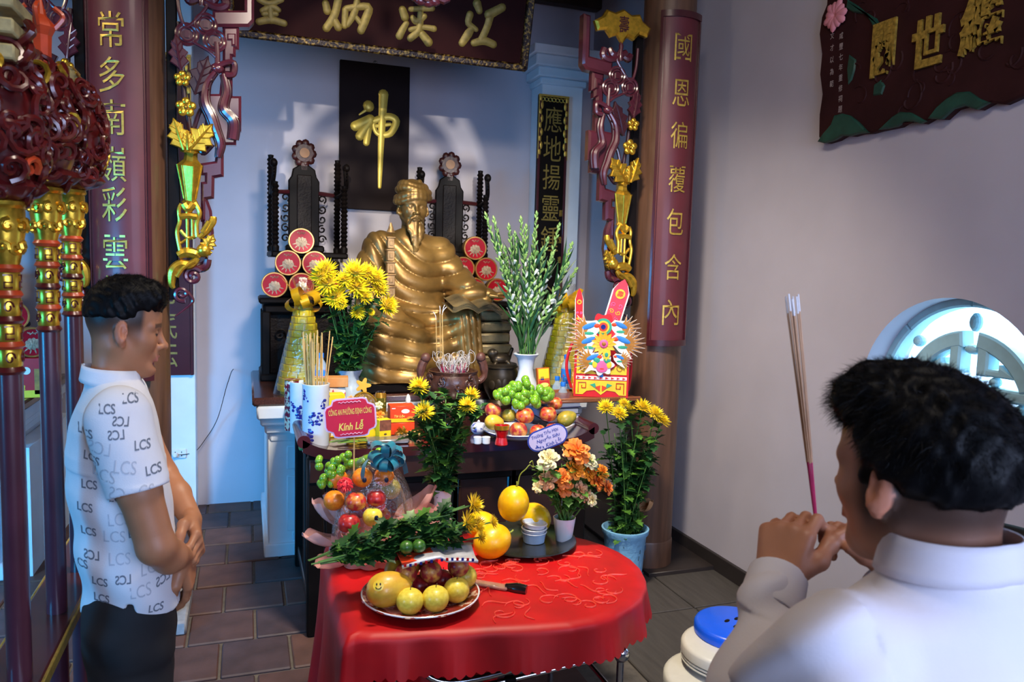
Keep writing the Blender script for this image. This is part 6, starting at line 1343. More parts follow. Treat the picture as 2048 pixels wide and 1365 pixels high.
# ================================================================ floor vase with chrysanthemums by the right column
t = thing('floor_vase', 'tall pale blue crackled porcelain vase of chrysanthemums beside the right column', 'bouquet', (1.99, 3.66, 0)); loc = Vector(t.location)
m_crk = mat('blue_crackle', '#7fb9de', .3, var=.12, scale=8, bump=.9, bscale=45, coat=.3)
MB().lathe([(.095, 0), (.098, .015), (.108, .18), (.118, .30), (.13, .315), (.132, .34), (.122, .342), (.11, .30), (.001, .28)], 48).build('vase', m_crk, t)
rnd = random.Random(4); cr = MB()
for k in range(46):
    a = rnd.uniform(PI * .8, PI * 2.1); z = rnd.uniform(.03, .28); R_ = .099 + .065 * z + .003; q = [(R_ * math.cos(a + .05 * (u - .5) * math.cos(k)), R_ * math.sin(a + .05 * (u - .5) * math.cos(k)), z + .03 * (u - .5) * math.sin(k * 2.1)) for u in (0, .5, 1)]; cr.tube(q, .0022, 4)
o = cr.build('crackle_relief', mat('vase_dark_line', '#33536e', .5), t); o['kind'] = 'stuff'
hd = [(onY(px, py, Y) - loc, (dx, -.7, .9), r, k) for k, (px, py, Y, r, dx) in enumerate(((1212, 815, 3.55, .042, -.2), (1238, 828, 3.5, .042, 0), (1285, 815, 3.55, .044, .1), (1310, 828, 3.5, .046, .3), (1325, 842, 3.48, .040, .4), (1262, 822, 3.6, .032, 0), (1248, 808, 3.6, .03, 0)))]
bouquet(t, (0, 0, .33), hd, rnd, nleaf=850, lsize=.07, fillers=34, spread=.17, hgt=.58, mouth_r=.07, low=.05)
tulle(t, (.04, .06, .40), [(.2, .05, .12, .05, .9), (-.3, .06, .1, .05, .4), (.6, .05, .14, .05, 1.1)], 'tan_wrap', mat('tan_wrap', '#b98a5e', .7, var=.15))
# ================================================================ offerings on the wooden altar (top at AZ)
ga = AZ + .001
def on(px, py, z=None): return onz(px, py, ga if z is None else z)
def lathe_thing(name, label, cat, loc, parts, rz=0, group=None, n=36):
    t = thing(name, label, cat, loc, rz, group)
    for nm, pr, m in parts: MB().lathe(pr, n).build(nm, m, t)
    return t
# blue and white cylinders holding incense sticks
def brushpot(loc, r, h, label, sticks, seed):
    t = lathe_thing('incense_jar', label, 'jar', loc, [('jar', [(r * .96, 0), (r, .006), (r, h - .01), (r * 1.03, h - .006), (r * 1.03, h), (r * .92, h), (r * .90, .02), (.001, .02)], m_porc)], n=48); rd = random.Random(seed)
    for k in range(9):
        a = rd.uniform(PI * .95, PI * 2.1); z = rd.uniform(.08, .92) * h; mb = MB()
        for j in range(7): b_ = a + rd.uniform(-.22, .22); zz_ = z + rd.uniform(-.03, .03); mb.ell((0, 0, 0), (.012 * rd.uniform(.4, 1), .009 * rd.uniform(.4, 1), .002), 8, 5, M=Matrix.Translation(((r + .0003) * math.cos(b_), (r + .0003) * math.sin(b_), zz_)) @ align((math.cos(b_), math.sin(b_), 0)))
        mb.tube([((r + .0008) * math.cos(a + .3 * (i / 6 - .5)), (r + .0008) * math.sin(a + .3 * (i / 6 - .5)), z + .012 * math.sin(i)) for i in range(7)], .0016, 4); mb.build('cobalt_motif', m_cob, t)
    for k in range(sticks):
        a = rd.uniform(0, 6.28); l_ = rd.uniform(.18, .25); b_ = (r * .5 * math.cos(a), r * .5 * math.sin(a), h * .5); tp_ = (r * 1.15 * math.cos(a) * rd.uniform(.3, 1.1), r * 1.15 * math.sin(a) * rd.uniform(.3, 1), h + l_); MB().cyl(b_, tp_, .0028, n=5).build('incense_stick', MATS['bamboo'], t)
p = on(632, 893); brushpot((p.x, p.y + .02, ga), .062, .295, 'white porcelain jar with cobalt motifs full of incense sticks', 26, 2)
p = on(604, 870); brushpot((p.x - .005, p.y + .06, ga), .05, .26, 'second cobalt and white jar half hidden behind the incense jar', 0, 3)
p = on(591, 866); t = lathe_thing('offering_candle', 'tall red patterned candle tin at the left end of the altar', 'tin', (p.x - .01, p.y + .08, ga), [('tube', [(.04, 0), (.04, .26), (.035, .262)], mat('pattern_tin', '#7a1030', .3, .3, var=.9, scale=55, col2='#cfc6b0', ramp=(.5, .56)))])
MB().torus((0, 0, .26), .04, .003, 24, 5).build('tin_rim', m_gold, t)
# gold bar cones wrapped in clear film with bows
def cone(loc, label, H=.52, R=.15):
    t = thing('sweet_cone', label, 'offering cone', loc, group='tall gold sweet cones wrapped in film'); K_ = 13; m_y = mat('gold_wrapper', '#f0d21e', .35, .1, var=.18, scale=30, bump=.3)
    brick = MB().box((0, 0, 0), (1, 1, 1), ch=.06).mesh(); brick.materials.append(m_y)
    for j in range(K_):
        z = .02 + H * j / K_; r = R * (1 - .78 * (j / K_)) ; n = max(4, int(2 * PI * r / .052))
        for k in range(n):
            a = 2 * PI * (k + .5 * (j % 2)) / n; o = bpy.data.objects.new('wrapped_sweet', brick); COL.objects.link(o); o.parent = t; o.location = (r * math.cos(a) * .93, r * math.sin(a) * .93, z + H / K_ / 2); o.rotation_euler = (0, 0, a); o.scale = (.022, min(.05, 2 * PI * r / n * .94), H / K_ * .93)
    MB().lathe([(R * .9, 0), (R * .88, .02), (R * .18, H), (.001, H)], 24).build('core', m_y, t)
    mb = MB(); mb.grid(lambda u, v: ((R * 1.08 * (1 - v) + .012 + (.055 * max(0, v - .86) / .14)) * math.cos(2 * PI * u) * (1 + .08 * math.sin(14 * PI * u) * v), (R * 1.08 * (1 - v) + .012 + (.055 * max(0, v - .86) / .14)) * math.sin(2 * PI * u) * (1 + .08 * math.sin(14 * PI * u) * v), (H + .17) * v), 28, 14, cu=True); mb.build('film_wrap', m_cell, t, smooth=180)
    bw_ = mat('gold_ribbon', '#f0b81e', .3, .25, var=.15, scale=20)
    for k, (a, el, L) in enumerate(((2.6, .75, .14), (.45, .55, .14), (3.6, -.2, .08), (-.4, -.2, .08), (4.7, .1, .08), (4.2, .5, .1), (5.3, .3, .09), (1.6, .3, .08))):
        d = Vector((math.cos(a) * math.cos(el), math.sin(a) * math.cos(el), math.sin(el))); s_ = Vector((-math.sin(a), math.cos(a), .4)).normalized()
        if k < 2: pts = [d * (L * 1.4 * i / 6) for i in range(7)]; MB().ribbon([Vector((0, 0, H + .03)) + q for q in pts], [s_ * (.07 * math.sin(PI * (.25 + .6 * i / 6))) for i in range(7)]).build('bow_tail', bw_, t, smooth=180)
        else:
            u_ = d.cross(s_); pts = [Vector((0, 0, H + .025)) + d * (L * (1 - math.cos(2 * PI * i / 12)) * .7) + u_ * (L * .5 * math.sin(2 * PI * i / 12)) for i in range(13)]; MB().ribbon(pts, s_ * .05).build('bow_loop', bw_, t, smooth=180)
    return t
p = onY(607, 700, 4.66); cone((p.x, 4.66, GZ + .002), 'tall yellow sweet cone with gold bow left of the chrysanthemums')
p = onY(1128, 690, 4.66); cone((p.x, 4.66, GZ + .002), 'tall yellow sweet cone with gold bow behind the tuberoses')
# chrysanthemums left of the statue
p = onY(700, 700, 4.30); t = thing('flower_vase', 'pale blue vase of big yellow chrysanthemums left of the statue', 'bouquet', (p.x, 4.30, ga)); loc = Vector(t.location); m_pb = mat('pale_blue_glaze', '#bccfe2', .2, coat=.4)
MB().lathe([(.05, 0), (.055, .01), (.075, .09), (.06, .17), (.05, .22), (.072, .265), (.066, .265), (.044, .22), (.001, .2)], 36).build('vase', m_pb, t)
fl = ((651, 541, .060), (655, 567, .068), (671, 594, .066), (711, 545, .068), (713, 573, .070), (751, 557, .060), (758, 577, .052), (730, 594, .042), (774, 612, .060), (716, 625, .040), (682, 607, .036), (742, 625, .02), (690, 560, .05), (735, 545, .05), (640, 552, .05))
rnd = random.Random(3); hd = [(onY(px, py, 4.30 - .10 - .04 * rnd.random()) - loc, ((px - 705) / 110, -.9, .5 + (585 - py) / 140), r, k) for k, (px, py, r) in enumerate(fl)]
bouquet(t, (0, 0, .26), hd, rnd, nleaf=520, lsize=.075, fillers=16, spread=.15, hgt=.28, mouth_r=.045, low=.1)
# tuberoses in a blue and white vase
p = onY(1053, 700, 4.20); t = thing('flower_vase', 'white baluster vase with tall budding tuberoses right of the statue', 'bouquet', (p.x, 4.20, ga)); loc = Vector(t.location)
MB().lathe([(.06, 0), (.065, .01), (.085, .10), (.08, .16), (.05, .22), (.042, .27), (.055, .33), (.078, .355), (.074, .36), (.05, .33), (.036, .27), (.001, .25)], 40).build('vase', m_porc, t)
mb = MB()
for k in range(16): a = random.uniform(PI, 2 * PI); mb.ell((0, 0, 0), (.016, .011, .002), 8, 5, M=Matrix.Translation((.086 * math.cos(a), .086 * math.sin(a), .10 + random.uniform(-.05, .05))) @ align((math.cos(a), math.sin(a), 0)))
mb.build('cobalt_motif', m_cob, t)
m_tub = mat('tuberose_green', '#9cc06a', .5, var=.25, scale=30, col2='#6fa055'); m_tubw = mat('tuberose_white', '#dfe9e0', .5, var=.06, scale=30)
tips = ((972, 432), (988, 440), (1000, 520), (1018, 455), (1030, 470), (1042, 440), (1052, 455), (1068, 470), (1073, 430), (1085, 500), (1095, 480), (1118, 452), (1105, 510), (1143, 490), (1135, 530), (1152, 540), (1010, 500), (1060, 520))
rnd = random.Random(14); lv = MB()
for k, (px, py) in enumerate(tips):
    e = onY(px, py, 4.20 + rnd.uniform(-.14, .06)) - loc; b_ = Vector((rnd.uniform(-.03, .03), rnd.uniform(-.03, .03), .30)); path = smooth_path([b_, b_.lerp(e, .45) + Vector((0, 0, .03)), e], 10)
    s_ = MB().tube(path, [.004 - .0002 * i / 2 for i in range(len(path))], 6).build('flower_stem', m_stem, t); bd = MB(); n = len(path) - 1
    for j in range(30):
        f_ = .40 + .60 * j / 29; q = path[min(n, int(f_ * n))].lerp(path[min(n, int(f_ * n) + 1)], (f_ * n) % 1); a = j * 2.4; tg = (path[-1] - path[-3]).normalized(); si = tg.orthogonal().normalized(); si = Matrix.Rotation(a, 3, tg) @ si; d = (si * (.9 - .5 * f_) + tg).normalized(); L = .052 * (1.25 - f_ * .72); wv = .0095 * (1.3 - f_ * .55)
        bd.tube([q, q + d * L * .5, q + d * L], [.002, wv, .001 if (j % 5 or f_ > .8) else wv * 1.1], 6, 1 if (f_ < .72 and (j + k) % 3 == 0) else 0)
    bd.build('bud_spike', [m_tub, m_tubw], s_)
    for j in range(9):
        i = rnd.randrange(2, int(n * .8)); d = (path[i + 1] - path[i]).normalized() + Vector((rnd.uniform(-.4, .4), rnd.uniform(-.4, .4), .1)); lv.leaf(path[i], d, (rnd.uniform(-1, 1), -1, .3), rnd.uniform(.12, .22), .016, .12, 5, 0)
o = lv.build('leaf_blades', m_leaf, t, smooth=180); o['kind'] = 'stuff'
# ---------------------------------------------------------------- bottles, cans, boxes
m_pet = mat('clear_bottle', '#bcd6ec', .08, alpha=.45, coat=.6); m_cap = mat('blue_cap', '#1d6fd1', .35); m_lbl = mat('blue_label', '#2a80d8', .4, var=.5, scale=40, col2='#c8323a', ramp=(.6, .66))
def bottle(loc, label, h=.23, r=.031, g='blue-capped water bottles'):
    if 'bottle0' not in globals():
        global bottle0; t = thing('water_bottle', label, 'bottle', loc, group=g); bottle0 = t
        MB().lathe([(.026, 0), (.031, .01), (.031, .06), (.029, .065), (.031, .07), (.031, .15), (.026, .175), (.014, .195), (.0135, .212), (.001, .212)], 24).build('bottle_body', m_pet, t)
        MB().lathe([(.0314, .085), (.0316, .088), (.0316, .140), (.0314, .143)], 24).build('bottle_label', m_lbl, t); MB().lathe([(.0155, .205), (.0155, .226), (.014, .229), (.001, .229)], 18).build('bottle_cap', m_cap, t); return t
    return clone(bottle0, loc, random.uniform(0, 6), label)
p = on(641, 800); bottle((onY(642, 690, 4.05).x, 4.05, ga + .16), 'blue-capped bottle standing behind the incense jar')
b_ = MB().box((0, 0, .08), (.12, .12, .158), ch=.004); o = b_.build('carton', mat('brown_carton', '#8a6a3a', .6, var=.2)); o.location = (onY(642, 690, 4.05).x, 4.05, ga); tag(o, 'plain brown carton under the bottle behind the incense jar', 'box')
for px, Y, dz, lb in ((1133, 4.2, .12, 'tallest standing bottle behind the paper hat offering'), (1116, 4.12, 0, 'blue bottle left of the pair in front of the sweet cone'), (1132, 4.08, 0, 'blue bottle right of the pair in front of the sweet cone'), (1128, 3.90, 0, 'blue bottle low beside the red paper box'), (1138, 3.99, 0, 'blue bottle touching the red paper box')):
    if dz:
        c_ = MB().box((0, 0, .06), (.10, .09, .118), ch=.004).build('carton', MATS['brown_carton']); c_.location = (onY(px, 720, Y).x, Y, ga); tag(c_, 'plain carton under the tall bottle beside the sweet cone', 'box')
    bottle((onY(px, 720, Y).x, Y, ga + dz), lb)
def can(px, py, Y, label, dz=0):
    p = onY(px, py, Y); t = thing('drink_can', label, 'can', (p.x, Y, ga + dz), group='gold drink cans')
    MB().lathe([(.024, 0), (.030, .008), (.031, .014), (.031, .10), (.025, .113)], 28).build('can_body', mat('gold_can', '#b8882e', .3, .7, var=.3, scale=20), t); MB().lathe([(.026, .112), (.026, .116), (.024, .116), (.023, .113), (.001, .113)], 24).build('can_lid', m_chrome, t)
    MB().lathe([(.0314, .03), (.0314, .085)], 28).build('can_print', mat('can_print', '#6c6a24', .35, .4, var=.5, scale=50, col2='#d8c070', ramp=(.55, .6)), t)
can(1050, 760, 4.02, 'gold drink can standing before the tuberose vase', .085); o = MB().box((0, 0, .042), (.12, .1, .083), ch=.004).build('carton', mat('blue_white_carton', '#9fb3d8', .5, var=.4, scale=30, col2='#2a3c90', ramp=(.6, .65))); o.location = (onY(1050, 760, 4.02).x, 4.02, ga); tag(o, 'blue and white carton under the gold can behind the grapes', 'box')
can(762, 740, 4.05, 'gold and clear jar-like can beside the gold chocolate box', .06); o = MB().box((0, 0, .029), (.1, .09, .058), ch=.004).build('carton', MATS['brown_carton']); o.location = (onY(762, 740, 4.05).x, 4.05, ga); tag(o, 'low carton under the can beside the chocolate box', 'box')
def pack(name, px, py, Y, wd, dp_, h, m, label, rz=0, z=None, cat='box', print_=None, tilt=0):
    p = onY(px, py, Y); t = thing(name, label, cat, (p.x, Y, ga if z is None else z), rot=(tilt, 0, rz)); MB().box((0, 0, h / 2), (wd, dp_, h), ch=.002).build('box_body', m, t)
    F = Matrix.Translation((0, -dp_ / 2 - .0006, h / 2)) @ wallframe((0, 0, 0))
    for it_ in print_ or ():
        mb = MB()
        if it_[0] == 'rect': mb.add([(it_[1] * wd - it_[3] * wd / 2, it_[2] * h - it_[4] * h / 2, 0), (it_[1] * wd + it_[3] * wd / 2, it_[2] * h - it_[4] * h / 2, 0), (it_[1] * wd + it_[3] * wd / 2, it_[2] * h + it_[4] * h / 2, 0), (it_[1] * wd - it_[3] * wd / 2, it_[2] * h + it_[4] * h / 2, 0)], [(0, 1, 2, 3)], M=F)
        elif it_[0] == 'oval': mb.ell((it_[1] * wd, it_[2] * h, 0), (it_[3] * wd / 2, it_[4] * h / 2, .0006), 16, 6, M=F)
        else: addtext(mb, it_[0], it_[3] * wd, it_[4] * h, F @ Matrix.Translation((it_[1] * wd, it_[2] * h, .0004)), bold=.01, shear=.2)
        mb.build('box_print', it_[5], t, smooth=0)
    return t
m_by = mat('box_yellow', '#efc81c', .4, var=.06); m_bo = mat('box_orange', '#d8411a', .4, var=.08); m_bt = mat('box_tan', '#c98a4e', .5, var=.1); m_bw = mat('box_white', '#e9e4d8', .5); m_bgold = mat('foil_gold', '#d9ae3a', .25, .7, var=.3, scale=80, bump=.5)
pack('cake_box', 668, 760, 3.80, .095, .07, .215, m_by, 'tall yellow cake box with white lower half beside the incense jar', .1, print_=[('rect', .05, -.25, .9, .42, m_bw), ('oval', -.28, -.28, .16, .5, mat('giraffe_brown', '#a06a28', .5)), ('rect', -.28, .0, .06, .2, mat('giraffe_brown', '#a06a28', .5))])
pack('gift_box', 663, 715, 4.0, .17, .09, .05, m_bt, 'flat tan gift box lying behind the yellow cake box', -.1, z=ga + .22); pack('gift_box', 660, 760, 4.0, .15, .08, .217, mat('box_red_white', '#d8d2c8', .5, var=.5, scale=25, col2='#c22b3a', ramp=(.58, .62)), 'white and red printed box behind the incense jar', .0)
pack('snack_pouch', 630, 690, 3.9, .11, .03, .10, m_bgold, 'gold foil snack pouch behind the incense sticks', .0, z=ga + .18); pack('snack_pouch', 628, 760, 3.9, .10, .05, .178, m_bgold, 'gold foil carton under the snack pouch behind the incense jar', .1)
# oval chocolate box with flowers
p = onY(726, 755, 3.78); t = thing('chocolate_box', 'oval clear-lidded gold chocolate box with flowers standing on a yellow stand', 'chocolate box', (p.x, 3.78, ga + .055)); cz = .085
mb = MB(); mb.lathe([(.001, -.012), (.07, -.012), (.07, .0), (.001, .0)], 36, M=Matrix.Translation((0, 0, cz)) @ rotM(0, 0, .15) @ wallframe((0, 0, 0)) @ Matrix.Diagonal((.92, 1.15, 1, 1))); mb.build('box_base', m_bgold, t)
sp_ = MB().ell((0, 0, 0), .0165, 12, 8).mesh(); sp_.materials.append(m_gold); sp_.polygons.foreach_set('use_smooth', [True] * len(sp_.polygons))
for k in range(16): a = k * 2.4; rr_ = .013 * math.sqrt(k + .3); put(t, 'wrapped_chocolate', sp_, (rr_ * math.cos(a) * .95, -.012, cz + rr_ * math.sin(a) * 1.15), (0, 0, 0), 1)
MB().lathe([(.072, .0), (.072, .028), (.05, .037), (.001, .038)], 36, M=Matrix.Translation((0, 0, cz)) @ wallframe((0, 0, 0)) @ Matrix.Diagonal((.92, 1.15, 1, 1))).build('clear_lid', m_cell, t)
MB().tube([(.068 * math.cos(a), -.03, cz + .084 * math.sin(a)) for a in [2 * PI * i / 36 for i in range(36)]], .004, 6, closed=True).build('lid_rim', m_gold, t)
mb = MB(); mb.ell((0, -.042, cz + .005), (.024, .002, .032), 20, 6); lo_ = mb.build('oval_label', m_bw, t); MB().ell((.002, -.0445, cz - .006), (.016, .001, .012), 12, 5).build('label_print', mat('label_red', '#a32a2a', .5), lo_)
for x, z, v, s_ in ((-.065, cz + .055, 1, .02), (-.06, cz - .065, 3, .022), (.075, cz + .02, 2, .022), (.08, cz - .03, 3, .026), (.06, cz - .07, 1, .022)): put(t, 'silk_flower', ROSE[v], (x, -.045, z), (1.3, 0, 0), s_)
MB().bprism([(.03 * (1 + .35 * math.cos(5 * a)) * math.cos(a), .03 * (1 + .35 * math.cos(5 * a)) * math.sin(a)) for a in [2 * PI * i / 40 for i in range(40)]], -.003, .003, .001, M=Matrix.Translation((0, -.01, cz + .115)) @ wallframe((0, 0, 0))).build('flower_topper', mat('topper_amber', '#e9a93a', .4), t)
pack('display_stand', 726, 790, 3.78, .15, .09, .052, m_by, 'low yellow card stand under the gold chocolate box', .05)
pack('moon_cake_box', 803, 790, 3.80, .125, .09, .062, m_bo, 'lower red and gold box under the upper one printed with lettering', -.05); pack('moon_cake_box', 803, 770, 3.80, .125, .09, .085, m_bo, 'upper red and yellow box printed Tài Lộc', -.03, z=ga + .063, print_=[('rect', 0, -.36, .98, .22, m_by), ('oval', .12, .18, .34, .26, m_bw), ('Tài Lộc', -.12, -.12, .44, .2, m_yt), ('oval', .32, -.28, .3, .3, mat('box_gold_print', '#c98a2a', .4)), ('rect', -.36, .36, .14, .05, m_bw)])
pack('tea_box', 767, 815, 3.66, .062, .05, .105, m_by, 'small brown and yellow box in front of the chocolate box', .25, print_=[('rect', 0, .24, .98, .5, mat('marble_brown', '#7c4a38', .4, var=.5, scale=40)), ('oval', 0, -.18, .25, .1, m_brown), ('rect', 0, -.32, .6, .04, m_brown)]); pack('snack_box', 858, 800, 3.86, .04, .06, .12, m_bo, 'narrow orange and yellow box beside the brown incense burner', .3, print_=[('rect', 0, -.3, .9, .3, m_by)])
pack('snack_box', 880, 845, 3.62, .035, .05, .075, m_bo, 'small orange box behind the left red glass cup', -.2)
mb = MB(); rnd = random.Random(2)
for k in range(60): d = Vector((rnd.gauss(0, 1), rnd.gauss(0, 1), rnd.gauss(0, 1))).normalized(); mb.leaf(d * .005, d, d.orthogonal(), .03, .012, .3, 2)
o = mb.build('tinsel_ball', m_bgold); q = onY(806, 818, 3.68); o.location = (q.x, 3.68, ga + .028); tag(o, 'crumpled gold tinsel ball before the red printed box', 'tinsel')
o = MB().box((0, 0, .012), (.20, .09, .024), ch=.006).build('foil_packet', mat('foil_grey', '#8d8a8a', .25, .6, var=.4, scale=20, bump=.6, bscale=30)); q = onY(775, 855, 3.60); o.location = (q.x, 3.60, ga); tag(o, 'crinkled grey foil packet in front of the red boxes', 'packet')
o = MB().box((0, 0, .014), (.13, .06, .028), ch=.01).build('snack_packet', mat('swirl_packet', '#8a5a28', .3, var=.6, scale=12, wave=14, col2='#e0b070')); q = onY(800, 840, 3.66); o.location = (q.x + .05, 3.70, ga); tag(o, 'brown swirl-printed snack packet under the tinsel', 'packet')
# loose leaves in front
mb = MB(); rnd = random.Random(17)
q0 = on(690, 893); t = thing('loose_greens', 'loose green leaves lying along the altar edge behind the sign', 'leaves', (q0.x, q0.y + .03, ga))
for k in range(14): a = rnd.uniform(-.5, .5); MB().leaf((rnd.uniform(-.1, .12), rnd.uniform(-.02, .04), .004 + .001 * k), (math.cos(a), math.sin(a), .05), (0, 0, 1), rnd.uniform(.08, .14), .03, .05, 5).build('leaf', (m_leaf, m_leaf2)[k % 2], t, smooth=180)
o = MB().box((0, 0, .006), (.08, .05, .012), ch=.003).build('lighter_box', mat('green_box', '#1d7a46', .4)); q = on(612, 902); o.location = (q.x + .01, q.y + .03, ga); tag(o, 'small green box at the front left corner of the altar', 'box')
# ---------------------------------------------------------------- incense burner, urn, lotus
t = thing('incense_burner', 'ornate brown carved incense burner full of curled ash coils', 'incense burner', (onY(905, 780, 4.24).x, 4.24, ga)); m_bur = mat('burner_brown', '#4a2c22', .35, var=.4, scale=30, coat=.3, bump=.4, bscale=80)
MB().lathe([(.09, 0), (.095, .02), (.075, .05), (.11, .09), (.15, .15), (.155, .20), (.14, .24), (.148, .26), (.135, .262), (.12, .22), (.001, .215)], 40).build('bowl', m_bur, t); rnd = random.Random(5)
for k in range(34):
    a = rnd.uniform(PI * .9, PI * 2.1); z = rnd.uniform(.05, .24); R_ = .09 + .065 * min(1, z / .16); mb = MB(); mb.tube([(x_, y_, 0) for x_, y_ in spiral(0, 0, rnd.uniform(.016, .028), .004, rnd.uniform(0, 6), rnd.choice((-1, 1)) * 1.2, 12)], .006, 5, M=Matrix.Translation((R_ * math.cos(a), R_ * math.sin(a), z)) @ align((math.cos(a), math.sin(a), 0))); mb.build('carved_scroll', m_bur, t)
for s_ in (-1, 1): mb = MB(); mb.tube(smooth_path([(s_ * .14, 0, .18), (s_ * .19, 0, .22), (s_ * .18, 0, .30), (s_ * .15, 0, .33)], 4), [.02] * 6 + [.026] * 5 + [.018] * 2, 8); mb.ell((s_ * .165, -.01, .335), (.03, .025, .03), 10, 8); mb.build('dragon_handle', mat('burner_rose', '#5e3a30', .45, var=.3, scale=40), t)
for k in range(46):
    a = rnd.uniform(0, 6.28); b_ = Vector((.07 * math.cos(a) * rnd.random(), .07 * math.sin(a) * rnd.random() - .01, .22)); n = rnd.randint(10, 20); q = [b_ + Vector((0, 0, .02))]; R0 = rnd.uniform(.02, .04); ph = rnd.uniform(0, 6.28); ax = rnd.uniform(0, 6.28); hgt = rnd.uniform(.05, .13); c0 = b_ + Vector((math.cos(a) * .03, -.02, hgt))
    pts = [b_] + [c0 + Vector((math.cos(ax) * math.cos(ph + i * .42), math.sin(ax) * .4 * math.cos(ph + i * .42) - .03, math.sin(ph + i * .42))) * (R0 * (1 - .02 * i)) for i in range(n)]; MB().tube(smooth_path(pts, 2), .0016, 4).build('ash_coil', mat('ash_white', '#c9c2bd', .8, var=.12), t)
for k in range(40): a = rnd.uniform(0, 6.28); MB().cyl((.05 * math.cos(a), .05 * math.sin(a), .21), (.075 * math.cos(a), .075 * math.sin(a) - .01, .27 + rnd.uniform(0, .04)), .0016, n=4).build('spent_stem', m_pk, t)
for k, (px0, py0, px1, py1) in enumerate(((874, 720, 872, 640), (881, 716, 880, 628), (884, 716, 885, 626), (887, 716, 884, 630))):
    a_, c_ = onY(px0, py0, 4.20) - t.location, onY(px1, py1, 4.20) - t.location; s_ = MB().cyl(a_, c_, .0024, n=5).build('incense_stick', MATS['bamboo'], t); MB().tube(smooth_path([c_, c_ + Vector((.004 * (k - 1), 0, .025)), c_ + Vector((.014 * (k - 1.2), 0, .045))], 4), .0022, 4).build('ash_tip', m_ash, s_)
t = thing('lotus_urn', 'dark bronze urn with lotus relief and lion lid right of the burner', 'urn', (onY(1000, 730, 4.42).x, 4.42, ga)); m_urn = mat('urn_bronze', '#3f372c', .38, .6, var=.4, scale=20)
MB().lathe([(.07, 0), (.075, .02), (.06, .05), (.09, .10), (.112, .17), (.112, .22), (.10, .25), (.106, .27), (.10, .275), (.001, .275)], 36).build('urn_body', m_urn, t); MB().torus((0, 0, .255), .104, .008, 36, 6).build('urn_band', m_urn, t)
for a, L in ((PI * 1.5, .075), (PI * 1.5 - .38, .065), (PI * 1.5 + .38, .065), (PI * 1.5 - .75, .05), (PI * 1.5 + .75, .05)): 
    for e in (0,): MB().ell((0, 0, 0), (.022, L * .6, .006), 12, 7, M=Matrix.Translation((.112 * math.cos(a), .112 * math.sin(a), .15)) @ align((math.cos(a), math.sin(a), 0), (0, 0, 1)) @ rotM(0, 0, 0)).build('lotus_petal', m_urn, t)
ln = SDF((-.09, -.08, .26), (.09, .08, .40), .005); ln.ell((0, 0, .30), (.065, .045, .035), .02); ln.ell((-.055, -.01, .335), (.032, .03, .032), .015); ln.cap((.055, 0, .31), (.075, 0, .36), .016, .012, .01); ln.ell((-.035, -.03, .345), (.012, .01, .012), .006); ln.cap((-.04, -.04, .28), (-.05, -.05, .265), .014, .012, .01); ln.cap((.04, -.04, .28), (.05, -.05, .265), .014, .012, .01); ln.build('lion_lid', m_urn, t)
o = MB().lathe([(.001, 0), (.013, 0), (.015, .02), (.008, .042), (.001, .05)], 14).build('lotus_bulb', m_porc); q = onY(817, 750, 4.0); o.location = (q.x, 4.0, ga + .118); tag(o, 'small white bud-shaped bulb above the red printed box', 'bulb')
o = MB().box((0, 0, .058), (.05, .05, .116), ch=.003).build('bulb_stand', m_black); o.location = (q.x, 4.0, ga); tag(o, 'black block under the white bulb behind the red printed box', 'stand')
# ---------------------------------------------------------------- plate of apples, mangoes and grapes
pc_ = on(1045, 884); fx, fy = pc_.x, pc_.y + .10
t = thing('fruit_dish', 'blue and white dish under the apples and grapes', 'plate', (fx, fy, ga)); MB().lathe([(.001, 0), (.09, 0), (.14, .02), (.165, .04), (.163, .044), (.135, .026), (.09, .008), (.001, .008)], 48).build('dish', m_porc, t); MB().torus((0, 0, .036), .158, .004, 48, 6, flat=.6).build('blue_band', m_cob, t)
ga2 = 'apples and mangoes on the altar dish'
def af(px, py, Y, r, kind, lb, m=None, rot=(0, 0, 0), cz_=None):
    p = onY(px, py, Y); o = fruit(kind, (p.x, Y, p.z - r * .98), lb, r * 1.12, rot, m, ga2)
    if kind == 'mango': c = Euler(rot).to_matrix() @ Vector((0, 0, 1.35 * r)); o.location = Vector((p.x, Y, p.z)) - c
    return o
af(1050, 829, fy - .05, .042, 'apple', 'largest red and yellow apple in the upper row under the grapes'); af(1096, 826, fy - .03, .040, 'apple', 'yellow-red apple right of the upper row under the grapes'); af(1037, 858, fy - .09, .040, 'apple', 'red apple at the left of the bottom row on the altar dish', m_peach); af(1076, 862, fy - .09, .038, 'apple', 'orange-red apple in the middle of the bottom row on the altar dish'); af(1106, 858, fy - .06, .036, 'apple', 'red apple behind the lavender sign'); af(986, 818, fy + .02, .038, 'apple', 'red apple at the far left beside the grapes', m_peach); af(1018, 829, fy + .01, .034, 'apple', 'dull green-brown apple between two red ones', m_mangog); af(1110, 805, fy + .08, .036, 'apple', 'red apple half hidden at the right behind the grapes')
af(987, 845, fy - .03, .034, 'mango', 'pale yellow mango pointing left on the altar dish', None, (0, PI / 2 + .15, .1)); af(1132, 838, fy - .0, .036, 'mango', 'olive yellow mango pointing right on the altar dish', m_mangog, (0, PI / 2 - .35, 0))
rnd = random.Random(2); q = onY(1047, 788, fy - .0); sp3 = []
for k in range(84):
    u, v = rnd.uniform(-1, 1), rnd.uniform(-1, 1); x = u * .15; zz_ = (.055 * (1 - abs(u) ** 1.8) + .005) * v; sp3.append((x, -.05 * math.sqrt(max(0, 1 - u * u)) * rnd.uniform(.2, 1) + .01 * v, zz_))
sp3 += [(.0, -.02, .075), (-.11, -.03, .02), (.11, -.03, .01)]; grapes('grape_bunch', q, sp3, .0215, 'big bunch of bright green grapes on top of the apples', rnd)
